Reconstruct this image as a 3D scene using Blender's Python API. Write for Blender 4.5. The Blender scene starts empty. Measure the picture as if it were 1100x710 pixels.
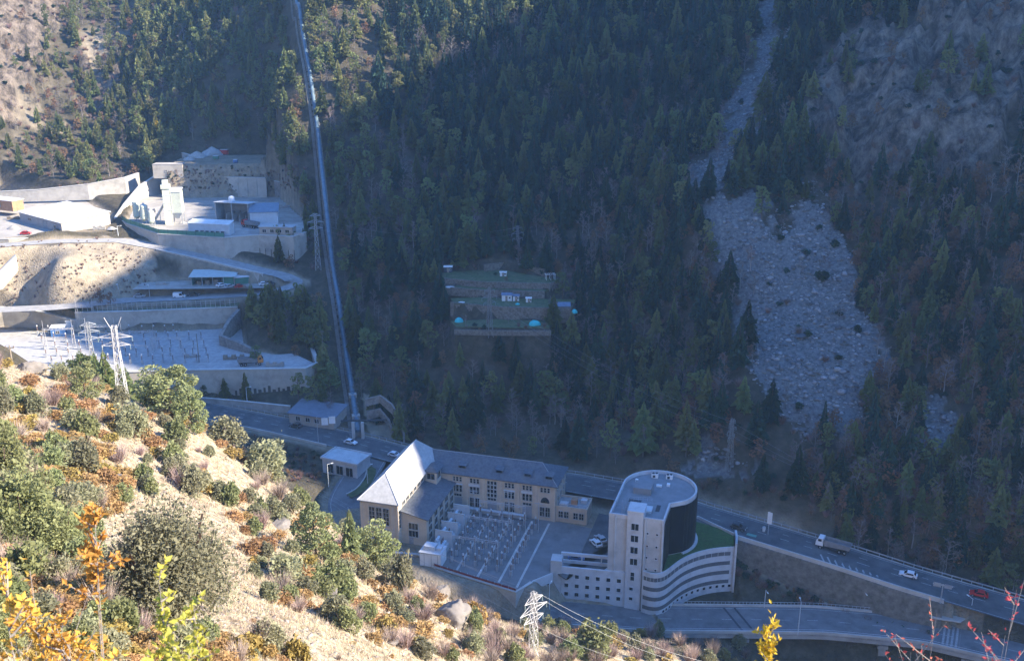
import bpy, bmesh, math, random
import numpy as np
from mathutils import Vector, Matrix
R = math.radians
rng = np.random.default_rng(7)
random.seed(7)
S = bpy.context.scene
COL = S.collection

# ------------------------------------------------------------------ camera
CAM_Z, PITCH, FPX, PW, PH = 135.0, R(18), 1070.0, 1100, 710
cp, sp_ = math.cos(PITCH), math.sin(PITCH)
cam = bpy.data.cameras.new('camera'); camo = bpy.data.objects.new('camera', cam); COL.objects.link(camo)
camo.location = (0, 0, CAM_Z); camo.rotation_euler = (math.pi/2-PITCH, 0, 0)
cam.sensor_width = 36; cam.lens = FPX/PW*36; cam.clip_start = .1; cam.clip_end = 5000
cam.dof.use_dof = True; cam.dof.focus_distance = 260; cam.dof.aperture_fstop = 9
S.camera = camo

def ray(px, py):
    v = PH/2-py
    return (px-PW/2, FPX*cp+v*sp_, -FPX*sp_+v*cp)
def P(px, py, z):                       # survey helper: point of the place seen at px,py, lying at height z
    d = ray(px, py); t = (z-CAM_Z)/d[2]
    return Vector((d[0]*t, d[1]*t, z))
def PT(px, py, t):
    d = ray(px, py); return Vector((d[0]*t, d[1]*t, CAM_Z+d[2]*t))
def proj(x, y, z):
    x = np.asarray(x, float); y = np.asarray(y, float); z = np.asarray(z, float)-CAM_Z
    dep = y*cp-z*sp_; up = y*sp_+z*cp
    dep = np.where(dep < .1, .1, dep)
    return PW/2+FPX*x/dep, PH/2-FPX*up/dep, dep

# ------------------------------------------------------------------ tags
def tag(o, label=None, cat=None, group=None, kind=None):
    if label: o['label'] = label
    if cat: o['category'] = cat
    if group: o['group'] = group
    if kind: o['kind'] = kind
    return o
def empty(name, loc=(0, 0, 0), rz=0, label=None, cat=None, group=None):
    o = bpy.data.objects.new(name, None); COL.objects.link(o)
    o.location = loc; o.rotation_euler = (0, 0, rz); o.empty_display_size = .2
    return tag(o, label, cat, group)
KIDS = {}
def copy_tree(o, parent=None):
    c = o.copy(); COL.objects.link(c)
    if parent is not None:
        c.parent = parent; KIDS.setdefault(parent.name, []).append(c)
    for ch in list(KIDS.get(o.name, [])): copy_tree(ch, c)
    return c

# ------------------------------------------------------------------ mesh builder
class MB:
    def __init__(s): s.v = []; s.f = []; s.m = []
    def add(s, vs, fs, m=0):
        b = len(s.v); s.v += [tuple(p) for p in vs]
        for f in fs: s.f.append([b+i for i in f]); s.m.append(m)
        return s
    def box(s, c, d, rz=0, m=0, u=None):
        cx, cy, cz = c; hx, hy, hz = d[0]/2, d[1]/2, d[2]/2
        ca, sa = math.cos(rz), math.sin(rz)
        vs = []
        for k in (-1, 1):
            for i, j in ((-1, -1), (1, -1), (1, 1), (-1, 1)):
                x, y = i*hx, j*hy
                vs.append((cx+x*ca-y*sa, cy+x*sa+y*ca, cz+k*hz))
        return s.add(vs, [(3, 2, 1, 0), (4, 5, 6, 7), (0, 1, 5, 4), (1, 2, 6, 5), (2, 3, 7, 6), (3, 0, 4, 7)], m)
    def b(s, x0, x1, y0, y1, z0, z1, m=0):
        return s.box(((x0+x1)/2, (y0+y1)/2, (z0+z1)/2), (x1-x0, y1-y0, z1-z0), 0, m)
    def prism(s, poly, z0, z1, m=0, mt=None):
        n = len(poly)
        a = sum(poly[i][0]*poly[(i+1) % n][1]-poly[(i+1) % n][0]*poly[i][1] for i in range(n))
        if a < 0: poly = poly[::-1]
        zz0 = z0 if isinstance(z0, (list, tuple)) else [z0]*n
        zz1 = z1 if isinstance(z1, (list, tuple)) else [z1]*n
        if a < 0: zz0 = zz0[::-1]; zz1 = zz1[::-1]
        vs = [(p[0], p[1], z) for p, z in zip(poly, zz0)]+[(p[0], p[1], z) for p, z in zip(poly, zz1)]
        s.add(vs, [(i, (i+1) % n, n+(i+1) % n, n+i) for i in range(n)]+[tuple(range(n))[::-1]], m)
        b = len(s.v)-2*n
        s.f.append([b+n+i for i in range(n)]); s.m.append(m if mt is None else mt)
        return s
    def tube(s, p0, p1, r0, r1=None, n=8, m=0, caps=True):
        p0 = Vector(p0); p1 = Vector(p1); r1 = r0 if r1 is None else r1
        d = (p1-p0); 
        if d.length < 1e-6: return s
        d.normalize(); a = Vector((0, 0, 1)) if abs(d.z) < .9 else Vector((1, 0, 0))
        e = d.cross(a).normalized(); g = d.cross(e)
        vs = []
        for p, r in ((p0, r0), (p1, r1)):
            for i in range(n):
                t = 2*math.pi*i/n; vs.append(p+e*(r*math.cos(t))+g*(r*math.sin(t)))
        fs = [(i, (i+1) % n, n+(i+1) % n, n+i) for i in range(n)]
        if caps: fs += [tuple(range(n))[::-1], tuple(range(n, 2*n))]
        return s.add(vs, [f[::-1] for f in fs], m)
    def path(s, pts, r, n=6, m=0):
        for a, b in zip(pts[:-1], pts[1:]): s.tube(a, b, r, r, n, m, True)
        return s
    def lathe(s, prof, c=(0, 0, 0), n=16, m=0):
        vs = [(c[0]+r*math.cos(2*math.pi*i/n), c[1]+r*math.sin(2*math.pi*i/n), c[2]+z) for r, z in prof for i in range(n)]
        fs = [(k*n+i, k*n+(i+1) % n, (k+1)*n+(i+1) % n, (k+1)*n+i) for k in range(len(prof)-1) for i in range(n)]
        fs += [tuple(range(n))[::-1], tuple((len(prof)-1)*n+i for i in range(n))]
        return s.add(vs, fs, m)
    def wall(s, pts, z0, z1, th, m=0, mt=None, side=0):
        """upright wall along pts (xy), z0/z1 number or list; side 0 centred, 1 to the left, -1 to the right"""
        n = len(pts); L = []; Rr = []
        for i in range(n):
            a = Vector(pts[max(i-1, 0)][:2]); b = Vector(pts[min(i+1, n-1)][:2]); d = (b-a).normalized(); nn = Vector((-d.y, d.x))
            p = Vector(pts[i][:2])
            L.append(p+nn*th*(.5+.5*side)); Rr.append(p-nn*th*(.5-.5*side))
        g = lambda z, i: z[i] if isinstance(z, (list, tuple)) else z
        vs = []
        for i in range(n):
            vs += [(L[i].x, L[i].y, g(z0, i)), (Rr[i].x, Rr[i].y, g(z0, i)), (Rr[i].x, Rr[i].y, g(z1, i)), (L[i].x, L[i].y, g(z1, i))]
        fs = []
        for i in range(n-1):
            a, b = 4*i, 4*i+4
            fs += [(a+1, b+1, b+2, a+2), (a+3, b+3, b, a), (a, b, b+1, a+1)]
        s.add(vs, fs+[(0, 1, 2, 3), (4*n-1, 4*n-2, 4*n-3, 4*n-4)], m)
        bb = len(s.v)-4*n
        for i in range(n-1):
            a, b = bb+4*i, bb+4*i+4
            s.f.append([a+2, b+2, b+3, a+3]); s.m.append(m if mt is None else mt)
        return s
    def build(s, name, mats, parent=None, smooth=False):
        me = bpy.data.meshes.new(name); me.from_pydata(s.v, [], s.f)
        mats = mats if isinstance(mats, (list, tuple)) else [mats]
        for m in mats: me.materials.append(m)
        if len(mats) > 1: me.polygons.foreach_set('material_index', s.m)
        if smooth: me.polygons.foreach_set('use_smooth', [True]*len(s.f))
        me.update()
        o = bpy.data.objects.new(name, me); COL.objects.link(o)
        if parent is not None:
            o.parent = parent; KIDS.setdefault(parent.name, []).append(o)
        return o
def np_mesh(name, V, F, mats, mi=None, attrs=None, smooth=False):
    """V (n,3), F (m,k) arrays -> object"""
    me = bpy.data.meshes.new(name); V = np.asarray(V, np.float32); F = np.asarray(F, np.int32); k = F.shape[1]
    me.vertices.add(len(V)); me.vertices.foreach_set('co', V.ravel())
    me.loops.add(F.size); me.loops.foreach_set('vertex_index', F.ravel())
    me.polygons.add(len(F)); me.polygons.foreach_set('loop_start', np.arange(0, F.size, k, dtype=np.int32))
    for m in (mats if isinstance(mats, (list, tuple)) else [mats]): me.materials.append(m)
    if mi is not None: me.polygons.foreach_set('material_index', np.asarray(mi, np.int32))
    if smooth: me.polygons.foreach_set('use_smooth', np.ones(len(F), bool))
    for n, a in (attrs or {}).items():
        at = me.attributes.new(n, 'FLOAT', 'POINT'); at.data.foreach_set('value', np.asarray(a, np.float32))
    me.update(calc_edges=True); me.validate()
    o = bpy.data.objects.new(name, me); COL.objects.link(o)
    return o

# ------------------------------------------------------------------ numpy noise
_h = rng.random((64, 64, 64))
def vnoise(x, y, z=0.0):
    x, y, z = np.broadcast_arrays(np.asarray(x, float), np.asarray(y, float), np.asarray(z, float))
    xi, yi, zi = np.floor(x).astype(int), np.floor(y).astype(int), np.floor(z).astype(int)
    fx, fy, fz = x-xi, y-yi, z-zi
    fx, fy, fz = (f*f*(3-2*f) for f in (fx, fy, fz))
    g = lambda a, b, c: _h[(xi+a) & 63, (yi+b) & 63, (zi+c) & 63]
    l = lambda a, b, t: a+(b-a)*t
    return l(l(l(g(0,0,0), g(1,0,0), fx), l(g(0,1,0), g(1,1,0), fx), fy), l(l(g(0,0,1), g(1,0,1), fx), l(g(0,1,1), g(1,1,1), fx), fy), fz)*2-1
def fbm(x, y, z=0.0, o=4):
    s = 0; a = 1; t = 0
    for i in range(o):
        s = s+a*vnoise(np.asarray(x)*2**i+17*i, np.asarray(y)*2**i+5*i, np.asarray(z)*2**i+9*i); t += a; a *= .5
    return s/t
def ridged(x, y, z=0.0, o=4):
    s = 0; a = 1; t = 0
    for i in range(o):
        s = s+a*(1-np.abs(vnoise(np.asarray(x)*2**i+7*i, np.asarray(y)*2**i+3*i, np.asarray(z)*2**i+11*i))*2); t += a; a *= .5
    return s/t
def inpoly(px, py, poly):
    px = np.asarray(px, float); py = np.asarray(py, float); r = np.zeros(px.shape, bool); n = len(poly)
    for i in range(n):
        x0, y0 = poly[i][:2]; x1, y1 = poly[(i+1) % n][:2]
        if y0 == y1: continue
        c = ((y0 > py) != (y1 > py)) & (px < (x1-x0)*(py-y0)/(y1-y0)+x0)
        r ^= c
    return r
def segdist(px, py, a, b):
    ax, ay = a[0], a[1]; dx, dy = b[0]-ax, b[1]-ay; L = dx*dx+dy*dy+1e-9
    t = np.clip(((px-ax)*dx+(py-ay)*dy)/L, 0, 1)
    return np.hypot(px-ax-t*dx, py-ay-t*dy), t
def polydist(px, py, poly):
    d = np.full(np.shape(px), 1e9)
    for i in range(len(poly)): d = np.minimum(d, segdist(px, py, poly[i], poly[(i+1) % len(poly)])[0])
    return np.where(inpoly(px, py, poly), 0, d)
sstep = lambda a, b, x: (lambda t: t*t*(3-2*t))(np.clip((x-a)/(b-a), 0, 1))

# ------------------------------------------------------------------ materials
class NT:
    def __init__(s, m): s.t = m.node_tree; s.n = s.t.nodes; s.l = s.t.links
    def new(s, typ, **kw):
        n = s.n.new(typ)
        for k, v in kw.items(): setattr(n, k, v)
        return n
    def link(s, a, b): s.l.new(a, b)
MATS = {}
def mat(name, col, rough=.85, var=.18, scale=.6, col2=None, spec=.3, metal=0, bump=0, bscale=4., coords='Object', detail=5, dirt=None, dscale=.25, rnd=0.0, stretch=None, trans=0):
    """painted / mineral surface: base colour broken by two scales of noise, optional second colour patches, bump"""
    if name in MATS: return MATS[name]
    m = bpy.data.materials.new(name); m.use_nodes = True; t = NT(m); p = m.node_tree.nodes['Principled BSDF']
    p.inputs['Roughness'].default_value = rough; p.inputs['Specular IOR Level'].default_value = spec; p.inputs['Metallic'].default_value = metal
    tc = t.new('ShaderNodeTexCoord'); co = tc.outputs[coords]
    if stretch:
        mp = t.new('ShaderNodeMapping'); mp.inputs['Scale'].default_value = stretch; t.link(co, mp.inputs['Vector']); co = mp.outputs['Vector']
    nz = t.new('ShaderNodeTexNoise'); nz.inputs['Scale'].default_value = scale; nz.inputs['Detail'].default_value = detail; nz.inputs['Roughness'].default_value = .62
    t.link(co, nz.inputs['Vector'])
    rp = t.new('ShaderNodeMapRange'); rp.inputs['From Min'].default_value = .3; rp.inputs['From Max'].default_value = .7
    t.link(nz.outputs['Fac'], rp.inputs['Value'])
    mx = t.new('ShaderNodeMix', data_type='RGBA')
    c2 = col2 if col2 else tuple(c*(1-var) for c in col); c1 = col if col2 else tuple(min(1, c*(1+var)) for c in col)
    mx.inputs[6].default_value = (*c1, 1); mx.inputs[7].default_value = (*c2, 1); t.link(rp.outputs['Result'], mx.inputs[0])
    out = mx.outputs[2]
    if dirt:
        n2 = t.new('ShaderNodeTexNoise'); n2.inputs['Scale'].default_value = dscale; n2.inputs['Detail'].default_value = 8; n2.inputs['Roughness'].default_value = .7; t.link(tc.outputs[coords], n2.inputs['Vector'])
        r2 = t.new('ShaderNodeMapRange'); r2.inputs['From Min'].default_value = .5; r2.inputs['From Max'].default_value = .72; t.link(n2.outputs['Fac'], r2.inputs['Value'])
        m2 = t.new('ShaderNodeMix', data_type='RGBA'); m2.inputs[7].default_value = (*dirt, 1); t.link(out, m2.inputs[6]); t.link(r2.outputs['Result'], m2.inputs[0]); out = m2.outputs[2]
    if rnd:
        oi = t.new('ShaderNodeObjectInfo'); at = t.new('ShaderNodeAttribute', attribute_name='tint')
        ad = t.new('ShaderNodeMath', operation='ADD'); t.link(oi.outputs['Random'], ad.inputs[0]); t.link(at.outputs['Fac'], ad.inputs[1])
        fr = t.new('ShaderNodeMath', operation='FRACT'); t.link(ad.outputs[0], fr.inputs[0])
        hs = t.new('ShaderNodeHueSaturation'); r3 = t.new('ShaderNodeMapRange'); r3.inputs['To Min'].default_value = 1-rnd; r3.inputs['To Max'].default_value = 1+rnd
        t.link(fr.outputs[0], r3.inputs['Value']); t.link(r3.outputs['Result'], hs.inputs['Value'])
        m7 = t.new('ShaderNodeMath', operation='MULTIPLY'); m7.inputs[1].default_value = 7.31; t.link(fr.outputs[0], m7.inputs[0]); f7 = t.new('ShaderNodeMath', operation='FRACT'); t.link(m7.outputs[0], f7.inputs[0])
        r4 = t.new('ShaderNodeMapRange'); r4.inputs['To Min'].default_value = .5-.05*min(1, rnd*2); r4.inputs['To Max'].default_value = .5+.03*min(1, rnd*2); t.link(f7.outputs[0], r4.inputs['Value']); t.link(r4.outputs['Result'], hs.inputs['Hue'])
        t.link(out, hs.inputs['Color']); out = hs.outputs['Color']
    t.link(out, p.inputs['Base Color'])
    if bump:
        n3 = t.new('ShaderNodeTexNoise'); n3.inputs['Scale'].default_value = bscale; n3.inputs['Detail'].default_value = 6; t.link(tc.outputs[coords], n3.inputs['Vector'])
        bp = t.new('ShaderNodeBump'); bp.inputs['Strength'].default_value = bump; bp.inputs['Distance'].default_value = .3; t.link(n3.outputs['Fac'], bp.inputs['Height']); t.link(bp.outputs['Normal'], p.inputs['Normal'])
    if trans:
        tr = t.new('ShaderNodeBsdfTranslucent'); ms = t.new('ShaderNodeMixShader'); ms.inputs[0].default_value = trans
        t.link(out, tr.inputs['Color']); t.link(p.outputs[0], ms.inputs[1]); t.link(tr.outputs[0], ms.inputs[2])
        t.link(ms.outputs[0], m.node_tree.nodes['Material Output'].inputs['Surface'])
    MATS[name] = m
    return m

# ------------------------------------------------------------------ light, sky, haze
SUN_AZ = R(-14); SUN_EL = R(32)
w = bpy.data.worlds.new('World'); S.world = w; w.use_nodes = True
sk = w.node_tree.nodes.new('ShaderNodeTexSky'); sk.sky_type = 'NISHITA'; sk.sun_disc = False
sk.sun_elevation = SUN_EL; sk.sun_rotation = math.pi/2-SUN_AZ; sk.altitude = 1200; sk.air_density = 1.3; sk.dust_density = .1; sk.ozone_density = 4.5
bg = w.node_tree.nodes['Background']; _sm = w.node_tree.nodes.new('ShaderNodeMix'); _sm.data_type = 'RGBA'; _sm.blend_type = 'MULTIPLY'; _sm.inputs[0].default_value = 1; _sm.inputs[7].default_value = (.70,.96,1.38,1)   # deep clear mountain sky
w.node_tree.links.new(sk.outputs[0], _sm.inputs[6]); w.node_tree.links.new(_sm.outputs[2], bg.inputs[0]); bg.inputs[1].default_value = .106
sun = bpy.data.lights.new('sun', 'SUN'); sun.energy = 5.0; sun.angle = R(.53); sun.color = (1, .89, .72)
suno = bpy.data.objects.new('sun', sun); COL.objects.link(suno)
sv = Vector((math.cos(SUN_EL)*math.cos(SUN_AZ), math.cos(SUN_EL)*math.sin(SUN_AZ), math.sin(SUN_EL)))
suno.rotation_euler = sv.to_track_quat('Z', 'Y').to_euler(); suno.location = (200, 200, 400)
S.view_settings.view_transform = 'Standard'; S.view_settings.look = 'None'; S.view_settings.gamma = 1; S.view_settings.exposure = 1.76
S.cycles.use_denoising = True
S.cycles.max_bounces = 6; S.cycles.diffuse_bounces = 3; S.cycles.glossy_bounces = 2; S.cycles.transmission_bounces = 2; S.cycles.volume_bounces = 1; S.cycles.transparent_max_bounces = 6
S.cycles.use_adaptive_sampling = True; S.cycles.adaptive_threshold = .02; S.cycles.sample_clamp_indirect = 4
# ================================================================== TERRAIN
C = []
def cz(px, py, z): C.append(tuple(P(px, py, z)))
def ct(px, py, t): C.append(tuple(PT(px, py, t)))
def cw(x, y, z): C.append((x, y, z))
# valley floor and foot of the far slope
for a in [(385,468,4),(440,492,3),(520,506,3),(600,512,3),(680,525,3),(750,545,3),(820,566,2.5),(900,590,1.5),(974,612,.5),(1050,634,-1.5),(1140,660,-3)]: cz(*a)
for a in [(430,575,0),(500,600,0),(560,590,0),(620,575,0),(640,545,0),(700,560,2),(520,560,0),(380,520,2),(350,500,2),(330,470,3),(300,458,5),(250,440,6),(215,432,7)]: cz(*a)
for a in [(480,625,-5),(540,645,-6),(620,658,-8),(700,668,-8),(800,668,-8),(900,668,-8),(1000,675,-7),(1100,698,-7)]: cz(*a)
# right slope
for a in [(880,480,.2607),(860,200,.327),(1000,0,.374),(1100,600,.2247),(1100,300,.275),(950,330,.292),(800,400,.279),(760,230,.325),(1100,0,.355),(860,0,.42),(760,60,.41),(1000,150,.325),(1100,150,.312),(1000,450,.262)]: ct(*a)
# centre slope
for a in [(545,410,13.5),(545,347,31.6),(545,325,36),(545,295,40.5),(480,295,40.5),(600,300,40),(450,400,14),(650,320,36),(700,400,17)]: cz(*a)
for a in [(545,160,.402),(545,0,.472),(650,160,.388),(700,0,.447),(430,160,.41),(430,0,.476),(440,260,.366),(650,240,.353),(430,80,.440),(545,80,.434)]: ct(*a)
# penstock spur
PEN = [P(385,466,5), PT(370,370,.345), PT(357,285,.375), PT(340,130,.427), PT(318,0,.478), PT(312,-60,.506)]
for p in PEN: cw(*p)
# left terraces
for a in [(200,318,27),(290,312,28),(322,300,31),(300,294,33),(240,280,38),(150,261,42),(100,256,44),(40,262,45),(-40,270,46),(215,303,30.5),(110,300,34),(60,280,42),(40,320,27),(-40,330,27),(0,300,33)]: cz(*a)
for a in [(200,232,46),(120,225,47),(60,235,46),(0,225,48),(-60,225,48),(250,225,46),(230,180,56),(300,180,56),(120,190,53),(60,195,52),(0,190,53),(220,165,62),(300,165,62)]: cz(*a)
for a in [(90,365,16.5),(180,370,16.5),(250,375,16.5),(0,370,17),(-60,370,17),(330,395,13),(340,340,24),(300,350,24),(335,250,42)]: cz(*a)
for a in [(100,100,.518),(100,0,.572),(0,100,.50),(0,0,.535),(200,80,.507),(230,0,.535),(-100,100,.47),(-100,0,.49),(290,100,.452),(300,150,.425),(310,50,.468),(250,60,.497),(260,15,.505),(225,40,.512)]: ct(*a)
# camera-side hill
for a in [(0,392,.20),(60,402,.19),(135,430,.17),(220,460,.165),(300,520,.16),(400,605,.155),(480,655,.155),(560,697,.16),(700,694,.195),(640,702,.178),(780,708,.20),
          (300,650,.08),(190,680,.037),(100,600,.06),(0,600,.06),(0,500,.10),(100,480,.12),(200,530,.125),(0,710,.022),(100,710,.024),(400,710,.06),(500,715,.09),(550,790,.085),(700,790,.11),(300,760,.03),(350,600,.12),(-150,500,.10),(-150,400,.19),(-150,650,.04),(650,860,.07),(430,690,.10)]: ct(*a)
cw(0,0,129.5); cw(-40,0,150); cw(30,0,112); cw(0,-60,175); cw(60,0,98); cw(0,8,125.5); cw(-15,8,133); cw(12,6,120)
# back of the near crest falling to the valley road, river gorge
cw(-20,195,8); cw(-45,215,8); cw(-80,240,12); cw(-115,270,18); cw(-130,235,55); cw(0,190,4); cw(20,193,0); cw(-60,190,42)
for a in [(60,196,-20),(85,193,-23),(115,186,-24),(150,175,-25),(60,172,-16),(100,160,-16),(150,140,-18)]: cw(*a)
# mountain beyond the frame whose crest throws the valley into shade (crest follows the shade edge)
for x, y, z in [(-110,590,143),(-50,590,158),(-150,590,136),(20,590,165),(-135,560,130),(-150,545,108),(300,300,120),(330,420,190),(330,550,220),(150,560,200),(300,180,70),(300,700,240)]: cw(x, y, z)
# crest outside the frame on the sun side: height chosen so that its shade falls where the valley's shade edge runs
CREST_S = 250.
CREST = np.array([(140,-30),(176,-8),(190,14),(200,36),(210,52),(221,62),(231,62),(240,72),(262,112),(287,154),(314,186),(345,189),(370,194),(425,206),(450,205),(478,206),(515,207),(560,206),(760,206)], float)
for x, y, z in [(-400,560,170),(-420,400,95),(-300,760,215),(-100,760,240),(100,760,250),(-330,330,25),(-500,250,70),(-600,700,260),(-260,180,130),(300,120,60),(250,60,20),(400,0,40),(-250,0,260),(-400,300,40),(600,400,230),(400,760,260)]: cw(x, y, z)
C = np.array(C)
def _k(r): return r
def _fit(C, lam=.4):
    D = np.hypot(C[:,0][:,None]-C[:,0], C[:,1][:,None]-C[:,1]); n = len(C)
    # 'multiquadric-like' biharmonic kernel with a small rounding radius keeps slopes straight between points
    K = -np.sqrt(D*D+36.); A = np.zeros((n+3, n+3)); A[:n,:n] = K+np.eye(n)*lam; Pm = np.c_[np.ones(n), C[:,:2]]; A[:n,n:] = Pm; A[n:,:n] = Pm.T
    return np.linalg.solve(A, np.r_[C[:,2], 0, 0, 0])
_W = _fit(C)
def base_h(x, y):
    x = np.asarray(x, float); y = np.asarray(y, float); sh = x.shape; x = x.ravel(); y = y.ravel(); out = np.zeros(len(x))
    for i in range(0, len(x), 40000):
        a, b = x[i:i+40000], y[i:i+40000]
        K = -np.sqrt((a[:,None]-C[:,0])**2+(b[:,None]-C[:,1])**2+36.)
        out[i:i+40000] = K@_W[:-3]+_W[-3]+_W[-2]*a+_W[-1]*b
    sx = x*math.cos(SUN_AZ)+y*math.sin(SUN_AZ); q = -x*math.sin(SUN_AZ)+y*math.cos(SUN_AZ)
    cr = np.interp(q, CREST[:,0], CREST[:,1])+math.tan(SUN_EL)*CREST_S-np.where(sx < CREST_S, 1.9, .6)*np.abs(sx-CREST_S)
    out = np.where((sx > 90) & (q > 120), np.maximum(out, cr), out)
    return out.reshape(sh)

# ---- pads (flat ground) : polygon, z, blend width
def pz(pts, z): return [tuple(P(a, b, z)[:2]) for a, b in pts]
YARD = [(-17.4,214.5),(5,212.5),(5.4,217.3),(12.5,223),(24,221),(30,236),(36,246),(40,262),(12,268),(-12,276),(-36,280),(-52,262),(-50,240),(-33,226)]
SUBST = pz([(338,392),(175,398),(60,400),(-60,402),(-60,350),(0,347),(84,357),(150,358),(258,352),(262,375)], 16.5)
MIDROAD = pz([(-80,336),(60,332),(85,327),(255,324),(330,312),(345,296),(318,285),(290,288),(200,290),(140,310),(0,322),(-80,326)], 27)
PLANT = pz([(324,249),(313,252),(278,250),(241,253),(172,249),(137,238),(150,208),(205,208),(300,212),(325,235)], 46)
LOOP = pz([(140,311),(285,309),(297,303),(265,301),(200,300),(150,303)], 30.5)
SHEDPAD = pz([(0,258),(110,246),(118,232),(90,215),(0,205),(-80,215),(-80,262)], 45)
UPPER = pz([(165,184.3),(320,185),(322,181),(170,180.5)], 56)
UPPER2 = pz([(180,177),(318,175),(300,166),(200,167)], 62)
G1 = pz([(468,298),(480,291),(540,290),(602,301),(590,304.5),(520,303)], 40.5)
G2 = pz([(478,307.5),(520,306.5),(590,311),(585,313),(520,311.5)], 38.5)
G3 = pz([(484,320.5),(520,319.5),(618,322),(614,331),(540,329.5),(488,326)], 36)
G4 = pz([(484,345),(540,342.5),(592,345),(590,352),(540,352),(490,351)], 31.6)
PADS = [(YARD,0,5),(SUBST,16.5,3),(PLANT,46,2.0),(SHEDPAD,45,5),(UPPER,56,1.2),(UPPER2,62,3),(G1,40.5,1.),(G2,38.5,.6),(G3,36,.8),(G4,31.6,1.2)]
# ---- roads : centre line (x,y,z), width
ROADS = {
 'main': ([P(120,418,10),P(180,430,8),P(225,442,6.5),(*P(300,457,5)[:2],5),P(375,474,4),P(440,491,3.2),P(520,509,3),P(610,518,3),P(690,532,3),P(750,552,3),P(800,567,2.6),P(900,597,1.4),P(974,621,.2),P(1060,646,-1.6),P(1160,675,-3)], 11.5),
 'lower': ([P(400,489,3.2),P(386,512,2),P(372,536,.5),P(378,566,-1),P(420,600,-3),P(475,628,-4.6),P(530,642,-6),P(600,657,-7.4),P(690,664,-8),P(790,665,-8),P(880,666,-8),P(990,676,-7.6),P(1100,701,-7),P(1180,726,-7)], 11),
 'mid': ([P(-60,335,26),P(60,330,26.5),P(140,322,27),P(210,319,27.3),P(272,315,28),P(305,310,29.5),P(318,303,31),P(306,296,33),P(270,288,35.5),P(230,278,38.2),P(180,267,41),P(130,258,43),P(60,259,44.5),P(-60,268,45.5)], 7.5),
}
def rough_h(x, y):
    z = base_h(x, y); return z
XS_MASK = {}
SCREE_PX = [(765,226),(790,212),(815,206),(828,222),(838,250),(848,215),(855,196),(872,190),(890,210),(893,240),(915,265),(922,300),(938,340),(950,372),(950,410),(940,450),(915,470),(890,484),(862,480),(842,455),(822,425),(803,395),(792,365),(800,330),(790,305),(765,300),(748,270)]
GULLY_PX = [(728,222),(770,212),(785,180),(812,155),(828,115),(834,80),(850,40),(848,-20),(815,-20),(812,60),(798,95),(785,135),(762,165),(738,190)]
SCREE2_PX = [(968,470),(975,430),(998,412),(1008,440),(1030,468),(1010,480)]
LOWROCK_PX = [(735,487),(765,480),(800,490),(810,505),(760,500)]
CLIFF_PX = [(868,120),(880,70),(915,50),(960,28),(1000,30),(1050,60),(1075,90),(1090,130),(1070,175),(1040,200),(1000,205),(985,190),(950,180),(930,195),(905,170),(880,160)]
CLIFF2_PX = [(1000,10),(1100,20),(1100,110),(1060,70),(1010,40)]
CLIFFL_PX = [(-40,-40),(75,-40),(70,25),(50,50),(35,80),(20,115),(5,150),(-40,160)]
CLIFFL2_PX = [(115,60),(140,75),(120,100),(90,110),(75,95)]
CLIFFP_PX = [(205,0),(280,0),(260,40),(215,50)]
def masks(x, y, z):
    px, py, dep = proj(x, y, z)
    jx = px+fbm(x*.07, y*.07, 3., 5)*30; jy = py+fbm(x*.07, y*.07, 8., 5)*30
    far = sstep(225, 245, y+.35*x)   # beyond the river
    far = np.where(y > 205, 1.0, 0.0)*np.where(dep > 190, 1.0, 0.0)
    scree = np.zeros(px.shape); 
    for pl in (SCREE_PX, GULLY_PX, SCREE2_PX, LOWROCK_PX): scree = np.maximum(scree, inpoly(jx+fbm(x*.3, y*.3, 5., 3)*16, jy+fbm(x*.3, y*.3, 6., 3)*16, pl)*far)
    rock = np.zeros(px.shape)
    for pl in (CLIFF_PX, CLIFF2_PX, CLIFFL_PX, CLIFFL2_PX): rock = np.maximum(rock, inpoly(jx, jy, pl)*far)
    near = np.where(dep < 206, 1.0, 0.0)*np.where(y < 205+.0*x, 1.0, 0)
    near = np.where((base_h(x, y) > -4) & (y < 200-.25*np.minimum(x, 0)), near, 0)
    return scree, rock, near, px, py, dep, far
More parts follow.
